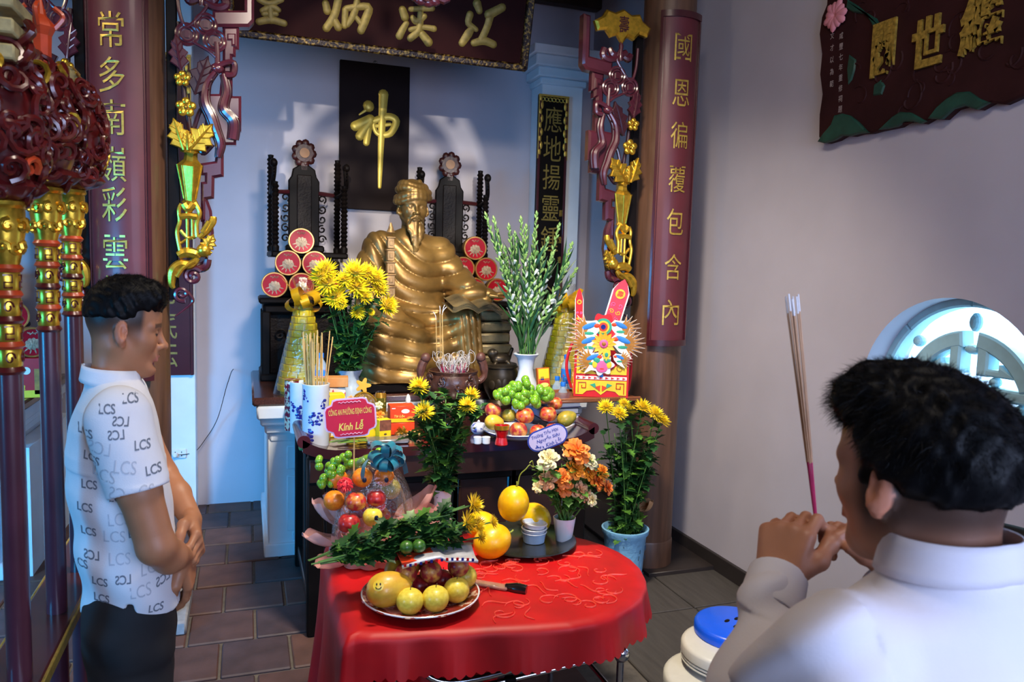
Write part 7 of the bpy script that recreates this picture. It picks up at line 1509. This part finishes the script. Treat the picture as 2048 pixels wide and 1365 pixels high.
# ---------------------------------------------------------------- red glass cups, tea cups
m_rg = mat('red_glass', '#d8121c', .08, var=.2, scale=40, coat=.8, trans=.35, bump=.5, bscale=50)
for px, lb in ((893, 'red glass cup with gold rim at the left of the front edge'), (1005, 'red glass cup with gold rim in front of the apples')):
    q = on(px, 893); t = thing('glass_cup', lb, 'cup', (q.x, q.y + .02, ga), group='red faceted glass cups'); MB().lathe([(.028, 0), (.033, .006), (.026, .04), (.034, .075), (.036, .098), (.034, .098), (.03, .072), (.001, .06)], 16).build('cup_body', m_rg, t, smooth=20); MB().lathe([(.0365, .08), (.038, .10), (.036, .101), (.034, .08)], 24, closed=True).build('gold_rim', m_gold, t)
for px, py, lb in ((974, 890, 'small white tea cup beside the red glass cup'), (957, 890, 'small white tea cup half hidden by leaves')): q = on(px, py); t = thing('tea_cup', lb, 'cup', (q.x, q.y + .015, ga), group='small white tea cups'); MB().lathe([(.014, 0), (.019, .004), (.021, .034), (.0195, .034), (.017, .006), (.001, .005)], 24).build('cup_body', m_porc, t); MB().torus((0, 0, .034), .0203, .0012, 24, 5).build('cup_rim', m_porc, t)
q = on(955, 872); t = lathe_thing('teapot', 'small blue and white teapot behind the tea cups', 'teapot', (q.x + .02, q.y + .05, ga), [('pot_body', [(.025, 0), (.04, .015), (.042, .035), (.03, .055), (.001, .06)], mat('blue_white', '#c6cfe6', .2, var=.5, scale=50, col2='#4553a6', ramp=(.55, .62))), ('pot_knob', [(.001, .058), (.008, .064), (.001, .072)], m_porc)]); MB().tube(smooth_path([(.036, 0, .02), (.06, 0, .035), (.066, 0, .055)], 4), [.008] * 4 + [.006] * 5, 8).build('spout', m_porc, t)
# incense box
q = onY(1091, 765, 3.92); t = thing('incense_box', 'tall orange and yellow printed incense box behind the grapes', 'box', (q.x, 3.92, ga + .07), rot=(-.08, -.06, 0)); MB().box((0, 0, .12), (.072, .03, .235), ch=.002).build('box_body', mat('incense_orange', '#c8641c', .35), t)
F = Matrix.Translation((0, -.0158, .12)) @ wallframe((0, 0, 0))
for x, y, w_, h_, m in ((0, .085, .062, .055, m_by), (0, -.05, .045, .11, mat('incense_teal', '#5f8f8a', .4, var=.6, scale=60, col2='#e8e0c8')), (0, .035, .06, .022, mat('incense_red', '#b3261e', .4)), (-.01, .06, .02, .02, m_cob)): MB().box((x, y, 0), (w_, h_, .001), M=F).build('box_print', m, t)
MB().ell((0, .022, .001), (.028, .013, .0012), 16, 5, M=F).build('oval_print', m_yt, t)
o = MB().box((0, 0, .035), (.12, .08, .068), ch=.003).build('carton', MATS['blue_white_carton']); o.location = (q.x + .01, 3.92, ga); tag(o, 'blue and white carton under the orange incense box', 'box')
# ================================================================ books and paper mandarin set at the right end
hx = onY(1206, 795, 3.78)
for k, (h_, m, lb) in enumerate(((.045, '#3b3a40', 'dark hard-bound book at the bottom of the pile'), (.04, '#8f94c8', 'lilac-covered book second in the pile'), (.035, '#4a4d55', 'grey book third in the pile'), (.03, '#6e6a8c', 'violet-grey book at the top of the pile'))):
    t = thing('stacked_book', lb + ' under the paper hat set', 'book', (1.60 + .008 * (k % 2), 3.80, ga + (0, .046, .087, .123)[k]), .05 * (k - 1.5), 'books piled under the paper hat set'); MB().box((0, 0, h_ / 2), (.165, .24, h_ - .01), ch=.001).build('pages', m_paper, t); bm_ = mat('book_' + m[1:], m, .4, var=.15, scale=8)
    for z_ in (.0025, h_ - .0025): MB().box((0, 0, z_), (.175, .25, .004), ch=.001).build('cover', bm_, t)
    MB().box((-.087, 0, h_ / 2), (.003, .25, h_), ch=.001).build('spine', bm_, t)
bz = ga + .1545; t = thing('offering_board', 'thin reddish board on the books carrying the paper hat set', 'board', (1.75, 3.79, bz)); MB().box((0, 0, .008), (.58, .30, .016), ch=.004).build('board', mat('board_brown', '#7a4a30', .35, var=.25, scale=7, coat=.3), t)
for s_ in (-1, 1): MB().box((0, s_ * .146, .02), (.58, .008, .012), ch=.002).build('lip', mat('board_edge', '#8c5230', .35), t)
hz = bz + .018; hs_ = thing('paper_mandarin_set', 'red and gold votive paper hat box with standing wings and birds', 'paper offering', (hx.x - .015, 3.79, hz), -.42); hs_.scale = (1.1, 1.0, 1.1); m_pr = mat('paper_red', '#c8141f', .55, var=.06); m_pyl = mat('paper_yellow', '#f2c52c', .5, var=.1, scale=30); m_pw = mat('paper_white', '#f1ece4', .6); m_ptq = mat('paper_teal', '#2f9c7c', .5, var=.2); m_ppk = mat('paper_pink', '#e0609a', .5); m_pbl = mat('paper_blue', '#2f7fd0', .5); m_pbr = mat('paper_gold_brown', '#a8701c', .45, var=.3, scale=40)
bwid, bdp = .27, .20
MB().box((0, 0, .07), (bwid, bdp, .14), ch=.003).build('box_body', m_pr, hs_)
def flat(out, y, m, name='paper_shape', th=.002, par=None, M=None): return MB().prism(out, 0, th, M=(M if M is not None else Matrix.Translation((0, y, 0)) @ wallframe((0, 0, 0)))).build(name, m, par or hs_)
yb_ = -bdp / 2
fr_ = [(-bwid / 2, 0), (bwid / 2, 0), (bwid / 2, .25), (bwid / 2 - .03, .235), (bwid / 2 - .05, .19), (bwid / 2 - .09, .155), (0, .14), (-bwid / 2 + .09, .155), (-bwid / 2 + .05, .19), (-bwid / 2 + .03, .235), (-bwid / 2, .25)]
flat(fr_, yb_ - .001, m_pr, 'front_panel')
for s_ in (-1, 1): flat([(s_ * (bwid / 2 - .012), .115), (s_ * (bwid / 2 - .012), .225), (s_ * (bwid / 2 - .035), .20), (s_ * (bwid / 2 - .06), .16), (s_ * (bwid / 2 - .10), .125), (s_ * .02, .115)], yb_ - .004, m_pyl, 'corner_print'); mb = MB(); mb.tube([(x, z, .003) for x, z in spiral(s_ * (bwid / 2 - .045), .145, .022, .005, 0, s_ * 1.3, 16)], .0028, 5, M=Matrix.Translation((0, yb_ - .004, 0)) @ wallframe((0, 0, 0))); mb.tube([(x, z, .003) for x, z in spiral(s_ * (bwid / 2 - .03), .19, .014, .004, 0, s_ * 1.2, 14)], .0024, 5, M=Matrix.Translation((0, yb_ - .004, 0)) @ wallframe((0, 0, 0))); mb.build('scroll_print', m_pbr, hs_)
flat([(-.125, .088), (.125, .088), (.125, .104), (-.125, .104)], yb_ - .004, m_pw, 'band_print'); 
for k in range(9): flat([(-.12 + .028 * k, .09), (-.104 + .028 * k, .096), (-.12 + .028 * k, .102)], yb_ - .0065, m_pr, 'band_flame')
flat([(-.125, .012), (-.09, .012), (-.07, .03), (-.03, .035), (0, .012), (.03, .035), (.07, .03), (.09, .012), (.125, .012), (.125, .083), (-.125, .083)], yb_ - .004, m_pyl, 'lower_print')
for s_ in (-1, 1):
    mb = MB(); W_ = Matrix.Translation((0, yb_ - .0065, 0)) @ wallframe((0, 0, 0)); mb.tube([(s_ * x, z, .001) for x, z in ((.112, .02), (.112, .072), (.075, .072), (.075, .045), (.095, .045), (.095, .058))], .0028, 4, M=W_); mb.build('key_print', m_pr, hs_); flat([(s_ * .02, .04), (s_ * .055, .062), (s_ * .03, .07)], yb_ - .0065, m_ptq, 'leaf_print'); flat([(s_ * .005, .03), (s_ * .03, .05), (s_ * .004, .06)], yb_ - .008, m_bo, 'lotus_print')
MB().lathe([(.001, 0), (.010, 0), (.010, .003), (.001, .004)], 16, M=Matrix.Translation((0, yb_ - .005, .108)) @ wallframe((0, 0, 0))).build('mirror_dot', m_pbl, hs_)
sM = Matrix.Translation((-bwid / 2 - .001, 0, 0)) @ rotM(0, 0, -PI / 2) @ wallframe((0, 0, 0))
flat([(-.085, .01), (.085, .01), (.085, .13), (-.085, .13)], 0, m_pyl, 'side_print', M=sM); MB().box((0, .07, .003), (.135, .092, .002), M=sM).build('side_panel', m_bo, hs_)
for k in range(4): MB().ell(((-.045, .045, -.04, .04)[k], (.095, .095, .045, .045)[k], .005), (.014, .010, .002), 10, 5, M=sM).build('cloud_print', m_pw, hs_)
MB().ell((0, .07, .005), (.014, .022, .002), 12, 5, M=sM).build('centre_print', m_pyl, hs_)
bk_ = MB(); n = 18; bk_.grid(lambda u, v: (-.11 + .22 * v * 0 + .11 * math.cos(PI * u) * 1.05 + .11 * 0, .02 + .07 * v, .14 + .14 * math.sin(PI * u)), 18, 3, M=Matrix.Translation((.11, 0, 0))); bk_.build('hat_crown', m_pr, hs_, smooth=180)
MB().ell((0, .0, .17), (.085, .07, .09), 18, 12).build('hat_dome', m_pr, hs_)
MB().torus((.0, .02, .13), .15, .004, 40, 5, M=Matrix.Translation((0, 0, 0)) @ rotM(0, 0, 0)).build('hat_brim', m_pr, hs_) if False else None
for s_, rx in ((1, 0),):
    mb = MB(); mb.tube([(s_ * (.145 + .01 * math.sin(PI * i / 12)), .04, .02 + .22 * i / 12) for i in range(13)], .006, 6); mb.build('paper_fringe', m_pr, hs_)
mb = MB(); mb.tube([(-.145 - .03 * math.sin(PI * i / 12), .05, .02 + .24 * i / 12) for i in range(13)], .008, 6); mb.build('paper_fringe', m_pr, hs_)
def tallwing(x, z0, L, wd, lean, y, label_):
    M = Matrix.Translation((x, y, z0)) @ rotM(0, lean, 0) @ wallframe((0, 0, 0)); o_ = lambda s_: [(-wd / 2 * s_, 0), (wd / 2 * s_, 0), (wd / 2 * s_ * 1.02, L * .8), (wd * .28 * s_, L * .93), (0, L), (-wd * .28 * s_, L * .93), (-wd / 2 * s_ * 1.02, L * .8)]
    w_ = MB().prism(o_(1), 0, .002, M=M).build('standing_wing', m_pw, hs_); MB().prism(o_(.84), .002, .0035, M=M @ Matrix.Translation((0, L * .02, 0))).build('wing_face', m_pr if wd < .05 else mat('paper_rose', '#d63a52', .55, var=.15), w_)
    MB().lathe([(.001, 0), (wd * .28, 0), (wd * .28, .0015), (.001, .002)], 20, M=M @ Matrix.Translation((0, L * .76, .004))).build('longevity_disc', m_pyl, w_); mb = MB(); addtext(mb, '壽', wd * .36, wd * .36, M @ Matrix.Translation((0, L * .76, .0065)), bold=.01); mb.build('longevity_mark', m_pr, w_, smooth=0)
    for j in range(5):
        for s_ in (-1, 1): mb = MB(); mb.tube([(a, c, .004) for a, c in spiral(s_ * wd * .2, L * (.10 + .115 * j), wd * .15, wd * .03, j, s_ * 1.2, 12)], .0022, 4, M=M); mb.build('wing_scroll', m_pyl if j % 2 else m_ppk, w_)
tallwing(-.115, .26, .27, .042, -.03, .0, ''); tallwing(.025, .29, .30, .088, .26, .03, '')
def bird(x, z, s_, flip, y=-.105):
    M = Matrix.Translation((x, y, z)) @ wallframe((0, 0, 0)) @ Matrix.Diagonal((flip * s_, s_, s_, 1)); tl = []
    n = 9
    for k in range(n): a = PI * .55 + PI * .85 * k / (n - 1); tl += [(math.cos(a - .1) * .05, math.sin(a - .1) * .05), (math.cos(a) * .115, math.sin(a) * .095)]
    f_ = 1 if flip > 0 else -1
    def fl(mb, nm, m, par=hs_):
        if f_ < 0: mb.f = [f[::-1] for f in mb.f]
        return mb.build(nm, m, par)
    b_ = fl(MB().prism(tl + [(.04, -.05), (.075, -.01), (.085, .03), (.06, .055), (.03, .05)], 0, .002, M=M), 'paper_bird', m_pw); tl2 = [(a * .9, c * .9) for a, c in tl] + [(.0, -.03), (.02, .02)]
    fl(MB().prism(tl2, .002, .0035, M=M), 'bird_tail', m_pbr, b_); fl(MB().ell((.025, .012, .004), (.045, .016, .003), 12, 6, M=M @ rotM(0, 0, .4)), 'bird_body', m_pbl, b_); fl(MB().ell((.062, .024, .004), (.018, .013, .003), 10, 6, M=M), 'bird_head', m_bo, b_); fl(MB().ell((.02, -.022, .004), (.03, .010, .002), 10, 5, M=M), 'bird_leaf', m_ptq, b_)
bird(-.085, .335, .85, 1); bird(.10, .345, .75, -1, -.10); bird(-.085, .265, .85, 1, -.112); bird(.115, .272, .85, -1, -.108); bird(-.06, .185, .75, 1, -.12); bird(.095, .195, .5, -1, -.12)
ro = MB(); ro.prism([(.06 * (1 + .12 * math.cos(6 * a)) * math.cos(a), .345 + .07 * (1 + .12 * math.cos(6 * a)) * math.sin(a)) for a in [2 * PI * i / 40 for i in range(40)]], 0, .003, M=Matrix.Translation((0, -.098, 0)) @ wallframe((0, 0, 0))); ro = ro.build('crest', m_pr, hs_)
for rr_, m, y in ((.042, m_ptq, -.1025), (.03, m_pyl, -.1045), (.022, m_bo, -.1065), (.012, m_cob, -.1085)): MB().lathe([(.001, 0), (rr_, 0), (rr_, .002), (.001, .002)], 24, M=Matrix.Translation((0, y, .35)) @ wallframe((0, 0, 0))).build('crest_ring', m, ro)
sf = MB(); petal_ring(sf, 13, .012, .052, .026, .1, 0, .1, M=Matrix.Translation((.005, -.12, .268)) @ rotM(PI / 2, 0, 0)); sfo = sf.build('paper_sunflower', mat('paper_amber', '#f5b731', .5), hs_); MB().ell((.005, -.125, .268), (.022, .006, .022), 14, 8).build('sunflower_ring', m_ppk, sfo); MB().ell((.005, -.13, .268), (.010, .005, .010), 12, 8).build('sunflower_eye', m_pbr, sfo)
dg = flat([(.055 * (1 + .15 * math.cos(7 * a)) * math.cos(a), .165 + .05 * (1 + .15 * math.cos(7 * a)) * math.sin(a)) for a in [2 * PI * i / 42 for i in range(42)]], -.118, m_pw, 'beast_face')
for x, z, rx, rz_, m in ((0, .155, .03, .03, m_ppk), (-.026, .185, .016, .014, m_ptq), (.026, .185, .016, .014, m_ptq), (0, .145, .022, .010, m_bo), (-.035, .165, .012, .018, m_pyl), (.035, .165, .012, .018, m_pyl), (-.024, .187, .006, .006, m_cob), (.024, .187, .006, .006, m_cob)): MB().ell((x, z, .004 + .001 * (rx < .02)), (rx, rz_, .002), 14, 6, M=Matrix.Translation((0, -.12, 0)) @ wallframe((0, 0, 0))).build('face_print', m, dg)
cr_ = MB().prism([(.018 * (1 + .2 * math.cos(8 * a)) * math.cos(a), .215 + .026 * (1 + .2 * math.cos(8 * a)) * math.sin(a)) for a in [2 * PI * i / 40 for i in range(40)]], 0, .002, M=Matrix.Translation((.02, -.126, 0)) @ wallframe((0, 0, 0))).build('flame_badge', m_pyl, hs_); MB().ell((.02, -.129, .215), (.009, .002, .012), 12, 6).build('badge_eye', m_ptq, cr_)
# ================================================================ things around the left: phone, socket, cable
q = q1 = onz(486, 727, GZ); o = MB().box((0, 0, .005), (.09, .05, .009), ch=.003).build('phone', m_black); o.location = (.12, q.y, GZ); o.rotation_euler = (0, 0, .3); tag(o, 'small black charger box on the granite top by the wall', 'charger')
q = onY(357, 908, 5.597); t = thing('wall_socket', 'white double wall socket on the left pilaster', 'socket', q); MB().box((0, -.004, 0), (.10, .012, .065), ch=.004).build('cover_plate', mat('socket_white', '#dfe3e8', .4), t)
for dx in (-.02, .02):
    for dz in (-.012, .012): MB().box((dx, -.0105, dz), (.005, .002, .010)).build('slot', m_black, t)
MB().box((-.02, -.025, -.004), (.03, .03, .03), ch=.006).build('plug', mat('socket_white', '#dfe3e8', .4), t)
c_ = [q + Vector((.0, -.04, 0)), onY(388, 905, 5.62), onY(410, 880, 5.66), onY(435, 838, 5.66), onY(456, 765, 5.45), onz(472, 735, GZ + .008), Vector((.10, q1.y, GZ + .006))]; o = MB().tube(smooth_path(c_, 8), .0025, 6).build('cable', m_black); tag(o, 'thin dark charging cable running from the wall socket up to the altar', 'cable')
# ================================================================ rack of lacquered ceremonial poles
RX = -.475; BZ = .80
t = thing('pole_rack', 'dark red lacquered rack holding the ceremonial poles beside the young man', 'rack', (RX - .02, 2.2, 0)); mr = mat('rack_lacquer', '#4a1f1c', .3, var=.2, scale=8, coat=.4)
MB().box((0, .05, BZ), (.13, 1.5, .035), ch=.006).build('top_rail', mr, t); MB().box((0, .05, .35), (.10, 1.5, .03), ch=.006).build('lower_rail', mr, t)
for s_ in (-1, 1): MB().box((s_ * .066, .05, BZ), (.008, 1.5, .028), ch=.002).build('gilt_edge', m_goldp, t)
for y in (-.62, .72):
    MB().box((0, y, .40), (.07, .06, .78), ch=.008).build('leg', mr, t); MB().box((0, y, .03), (.26, .07, .06), ch=.012).build('foot', mr, t)
m_pole = mat('pole_lacquer', '#4a2430', .3, var=.2, scale=10, coat=.35); m_or = mat('orange_lacquer', '#b8401c', .35, var=.3, scale=20, coat=.3); m_rl = mat('carved_red_lacquer', '#551413', .3, var=.4, scale=20, coat=.45); m_cream = mat('carved_cream', '#a89a6a', .5, var=.3, scale=30, bump=.4)
def pole(y, zt, label, seed, emblem, hs_=1.0):
    t = thing('ceremonial_pole', label, 'pole', (RX, y, 0), 0, 'lacquered ceremonial poles in the rack'); r = .0245; rd = random.Random(seed)
    MB().lathe([(r, .365), (r, zt), (r * .9, zt)], 20).build('shaft', m_pole, t); z = zt
    for k in range(4):
        MB().lathe([(r * 1.05, z), (r * 1.22, z + .006), (r * 1.1, z + .012), (r * 1.0, z + .016)], 20).build('red_ring', m_or if k % 2 else m_rl, t); z += .016
        b_ = MB().lathe([(r * .98, z), (r * 1.02, z + .002), (r * 1.02, z + .036), (r * .98, z + .038)], 20).build('gold_band', m_gold, t); pat = MB()
        for a in [2 * PI * i / 5 for i in range(5)]:
            P_ = lambda u, v: ((r * 1.04) * math.cos(a + u), (r * 1.04) * math.sin(a + u), z + .019 + v)
            if k % 2: pat.tube([P_(-.35, .013), P_(.3, .013), P_(.3, -.002), P_(-.25, -.002), P_(-.25, -.013), P_(.35, -.013)], .0022, 4)
            else: pat.tube([P_(.4 * x, y_) for x, y_ in spiral(0, 0, 1.0, .2, k, 1.3, 12)] if False else [P_(.40 * math.cos(i * .6) * (1 - i / 16), .015 * math.sin(i * .6) * (1 - i / 16)) for i in range(13)], .0022, 4)
        pat.build('band_pattern', m_rl, b_); z += .038
    MB().lathe([(r * 1.1, z), (r * 1.3, z + .008), (r * 1.05, z + .016)], 20).build('red_ring', m_or, t); z += .016
    MB().lathe([(r * 1.0, z), (r * 1.25, z + .03), (r * 1.55, z + .08), (r * 1.5, z + .115), (r * 1.2, z + .125)], 24).build('gold_crown', m_gold, t)
    for k in range(16):
        a = 2 * PI * k / 8 + .4 * (k > 7); zz_ = z + (.035 if k < 8 else .08); R_ = r * (1.3 if k < 8 else 1.55); MB().tube([(x_, y_, 0) for x_, y_ in spiral(0, 0, .016, .003, k, 1.2 * (-1) ** k, 10)], .005, 5, M=Matrix.Translation((R_ * math.cos(a), R_ * math.sin(a), zz_)) @ align((math.cos(a), math.sin(a), 0))).build('crown_scroll', m_gold, t)
    MB().torus((0, 0, z + .125), r * 1.35, .009, 20, 7).build('crown_ring', m_gold, t); z += .13
    # carved cloud head
    hd = MB().ell((0, 0, z + .15), (.06 * hs_, .075 * hs_, .16), 16, 12).build('cloud_core', m_rl, t)
    MB().lathe([(.03, z), (.045 * hs_, z + .012), (.058 * hs_, z + .03), (.05 * hs_, z + .045), (.03, z + .05)], 24, wob=lambda a, q: 1 + .14 * math.sin(7 * a)).build('cloud_collar', m_rl, t)
    for k in range(96):
        th = rd.uniform(0, 2 * PI); v = rd.uniform(-.9, .95); cz_ = z + .155 + v * .155; rr_ = math.sqrt(max(.05, 1 - v * v)); d = Vector((math.cos(th), math.sin(th), v * .5)).normalized(); c = Vector((.062 * hs_ * rr_ * math.cos(th), .085 * hs_ * rr_ * math.sin(th), cz_)); R0 = rd.uniform(.018, .042)
        sp_ = [(x_, y_, .012 * math.sin(i * .3)) for i, (x_, y_) in enumerate(spiral(0, 0, R0, .004, rd.uniform(0, 6), rd.choice((-1, 1)) * rd.uniform(.7, 1.4), 12))]; MB().tube(sp_, [.0085 - .0004 * i for i in range(13)], 6, M=Matrix.Translation(c) @ align(d)).build('cloud_scroll', (m_rl, m_rl, m_rl, m_rl, m_or, m_gold)[rd.randrange(6)] if k % 4 == 0 else m_rl, t)
    zz_ = z + .27
    if emblem == 'fan':
        e = MB(); e.lathe([(.02, 0), (.024, .10), (.034, .12), (.03, .13), (.012, .15), (.004, .19), (.001, .2)], 9, M=Matrix.Translation((0, 0, zz_))); e.build('orange_pillar', m_or, t, smooth=20)
        for k in range(4): a = k * PI / 2; MB().tube(smooth_path([(.03 * math.cos(a), .03 * math.sin(a), zz_ + .12), (.05 * math.cos(a), .05 * math.sin(a), zz_ + .15), (.03 * math.cos(a), .03 * math.sin(a), zz_ + .17)], 4), .006, 5).build('flame_scroll', m_or, t)
    elif emblem == 'book':
        for k in range(3): MB().box((.02, 0, zz_ + .02 + .05 * k), (.05, .15, .03), ch=.004, M=Matrix.Translation((0, 0, 0))).build('scroll_roll', m_cream, t)
        for k in range(8): a = rd.uniform(0, 6.28); MB().tube(smooth_path([(.03 * math.cos(a), .05 * math.sin(a), zz_ + .02 * k), (.07 * math.cos(a), .09 * math.sin(a), zz_ + .03 + .02 * k), (.05 * math.cos(a + .5), .07 * math.sin(a + .5), zz_ + .06 + .02 * k)], 4), .009, 6).build('ribbon', m_rl, t)
    else:
        e = MB(); e.ell((0, .0, zz_ + .04), (.03, .075, .035), 16, 10); e.build('gold_fish', m_cream, t)
        for k in range(6): MB().tube([(.032 * math.cos(.5 * k - 1.2), -.05 + .1 * j / 6, zz_ + .04 + .036 * math.sin(.5 * k - 1.2)) for j in range(7)], .003, 5).build('fish_line', m_gold, t)
        MB().ell((0, -.08, zz_ + .045), (.022, .022, .022), 12, 8).build('fish_head', m_gold, t); MB().tube(smooth_path([(0, .07, zz_ + .04), (0, .11, zz_ + .06), (0, .13, zz_ + .02)], 4), .012, 6).build('fish_tail', m_gold, t)
pole(1.86, 1.50, 'nearest ceremonial pole with cream scrolls, at the left edge', 1, 'book', 1.25); pole(2.21, 1.56, 'middle ceremonial pole topped by an orange pillar ornament', 2, 'fan', 1.25); pole(2.50, 1.58, 'farthest ceremonial pole just behind the young man with a fish ornament', 3, 'fish', 1.4)
# ================================================================ left bay altar goods
q = onY(42, 745, 4.78); t = thing('biscuit_carton', 'red and yellow biscuit carton on the left altar behind the poles', 'box', (q.x, 4.78, GZ), .06); MB().box((0, 0, .11), (.24, .12, .22), ch=.003).build('box_body', mat('carton_red', '#c01018', .35, var=.06), t)
F = Matrix.Translation((0, -.061, .11)) @ wallframe((0, 0, 0)); MB().box((0, -.088, 0), (.238, .04, .001), M=F).build('yellow_band', m_by, t); MB().ell((.035, .04, .001), (.022, .022, .001), 16, 5, M=F).build('white_seal', m_bw, t); MB().box((.095, -.02, 0), (.045, .14, .001), M=F).build('gold_print', m_pbr, t); mb = MB(); addtext(mb, 'ela', .06, .04, F @ Matrix.Translation((-.0, -.045, .0012)), shear=.2); mb.build('lettering', m_by, t, smooth=0)
q2 = onY(-30, 745, 4.80); t2 = clone(t, (q2.x - .03, 4.80, GZ), 0, 'second red and yellow biscuit carton at the left edge of the photo')
tin((q.x + .035, 4.80, GZ + .221), .5, 'red flower tin lying on the biscuit carton behind the poles'); tin((q.x - .06, 4.84, GZ + .221 + .15), .5, 'upper red flower tin half hidden behind the nearest pole') if False else None
tin((q.x - .145, 4.81, GZ + .221), .4, 'red flower tin half hidden behind the nearest pole')
tin((q.x - .055, 4.81, GZ + .221 + .1425), .45, 'topmost red flower tin on the cartons behind the nearest pole')
pedestal(-1.62, PY, .6, .44, .36, 'dark carved pedestal on the left altar behind the poles'); throne(-1.62, PY + .22, GZ + .36, .0, 'dark worship throne on the left altar behind the poles')
# ================================================================ plastic stools and wooden chair on the right
m_ws = mat('white_plastic', '#d8d6c8', .35, var=.04, coat=.2); m_bs = mat('blue_plastic', '#0a5be8', .35, var=.05, coat=.2)
def stool(x, y, zt, r, m, label, holes, z0=0.0, ry=1.0):
    t = thing('plastic_stool', label, 'stool', (x, y, z0), .5, 'plastic stools stacked by the man in white'); h = zt - z0
    sM = Matrix.Diagonal((1, ry, 1, 1)); MB().lathe([(.001, h - .008), (r * .9, h - .008), (r * .97, h - .012), (r, h - .02), (r, h - .045), (r * .96, h - .05), (r * .93, h - .02), (.001, h - .016)], 44, M=sM).build('seat', m, t)
    for k in range(2): MB().torus((0, 0, h - .055 - .012 * k), r * .97, .004, 40, 6, M=sM).build('rim_ridge', m, t)
    for k in range(4): a = PI / 4 + k * PI / 2; MB().tube([(r * .72 * math.cos(a), r * .72 * math.sin(a) * ry, h - .02), (r * .98 * math.cos(a), r * .98 * math.sin(a) * ry, 0)], [.022, .016], 8).build('leg', m, t)
    for k in range(holes): a = .4 + k * PI / 2; MB().ell((r * .22 * math.cos(a), r * .22 * math.sin(a) * ry, h - .0078), (r * .11, r * .055, .0012), 12, 5, M=Matrix.Identity(4)).build('drain_hole', m_black, t)
stool(1.50, 2.06, .42, .185, m_ws, 'widest cream plastic stool at the bottom of the stack', 0); stool(1.56, 2.10, .505, .16, m_ws, 'pale plastic stool in the middle of the stack', 0, .075); stool(1.625, 2.15, .545, .145, m_bs, 'bright blue plastic stool with holes on top of the stack', 4, .115)
t = thing('wooden_chair', 'dark wooden chair with curved spindle back under the round window', 'chair', (2.12, 1.62, 0), math.radians(200))
MB().box((0, 0, .44), (.42, .42, .035), ch=.012).build('seat', m_dark, t)
for sx in (-1, 1):
    for sy in (-1, 1): MB().tube([(sx * .17, sy * .17, .43), (sx * .19, sy * .19, 0)], [.018, .014], 10).build('leg', m_dark, t)
arc = [(-.20 * math.cos(PI * .75 * (i / 20 - .5)) , .26 * math.sin(PI * .75 * (i / 20 - .5)), .93 + .02 * math.cos(PI * (i / 20 - .5))) for i in range(21)]
MB().tube(arc, .022, 10, flat=1.6).build('top_rail', m_black, t); MB().tube([(x, y, z - .055) for x, y, z in arc], .010, 8).build('lower_rail', m_black, t)
for i in range(1, 20, 3): x, y, z = arc[i]; MB().tube([(x * .95, y * .8, .455), (x, y, z)], .008, 8).build('spindle', m_black, t)
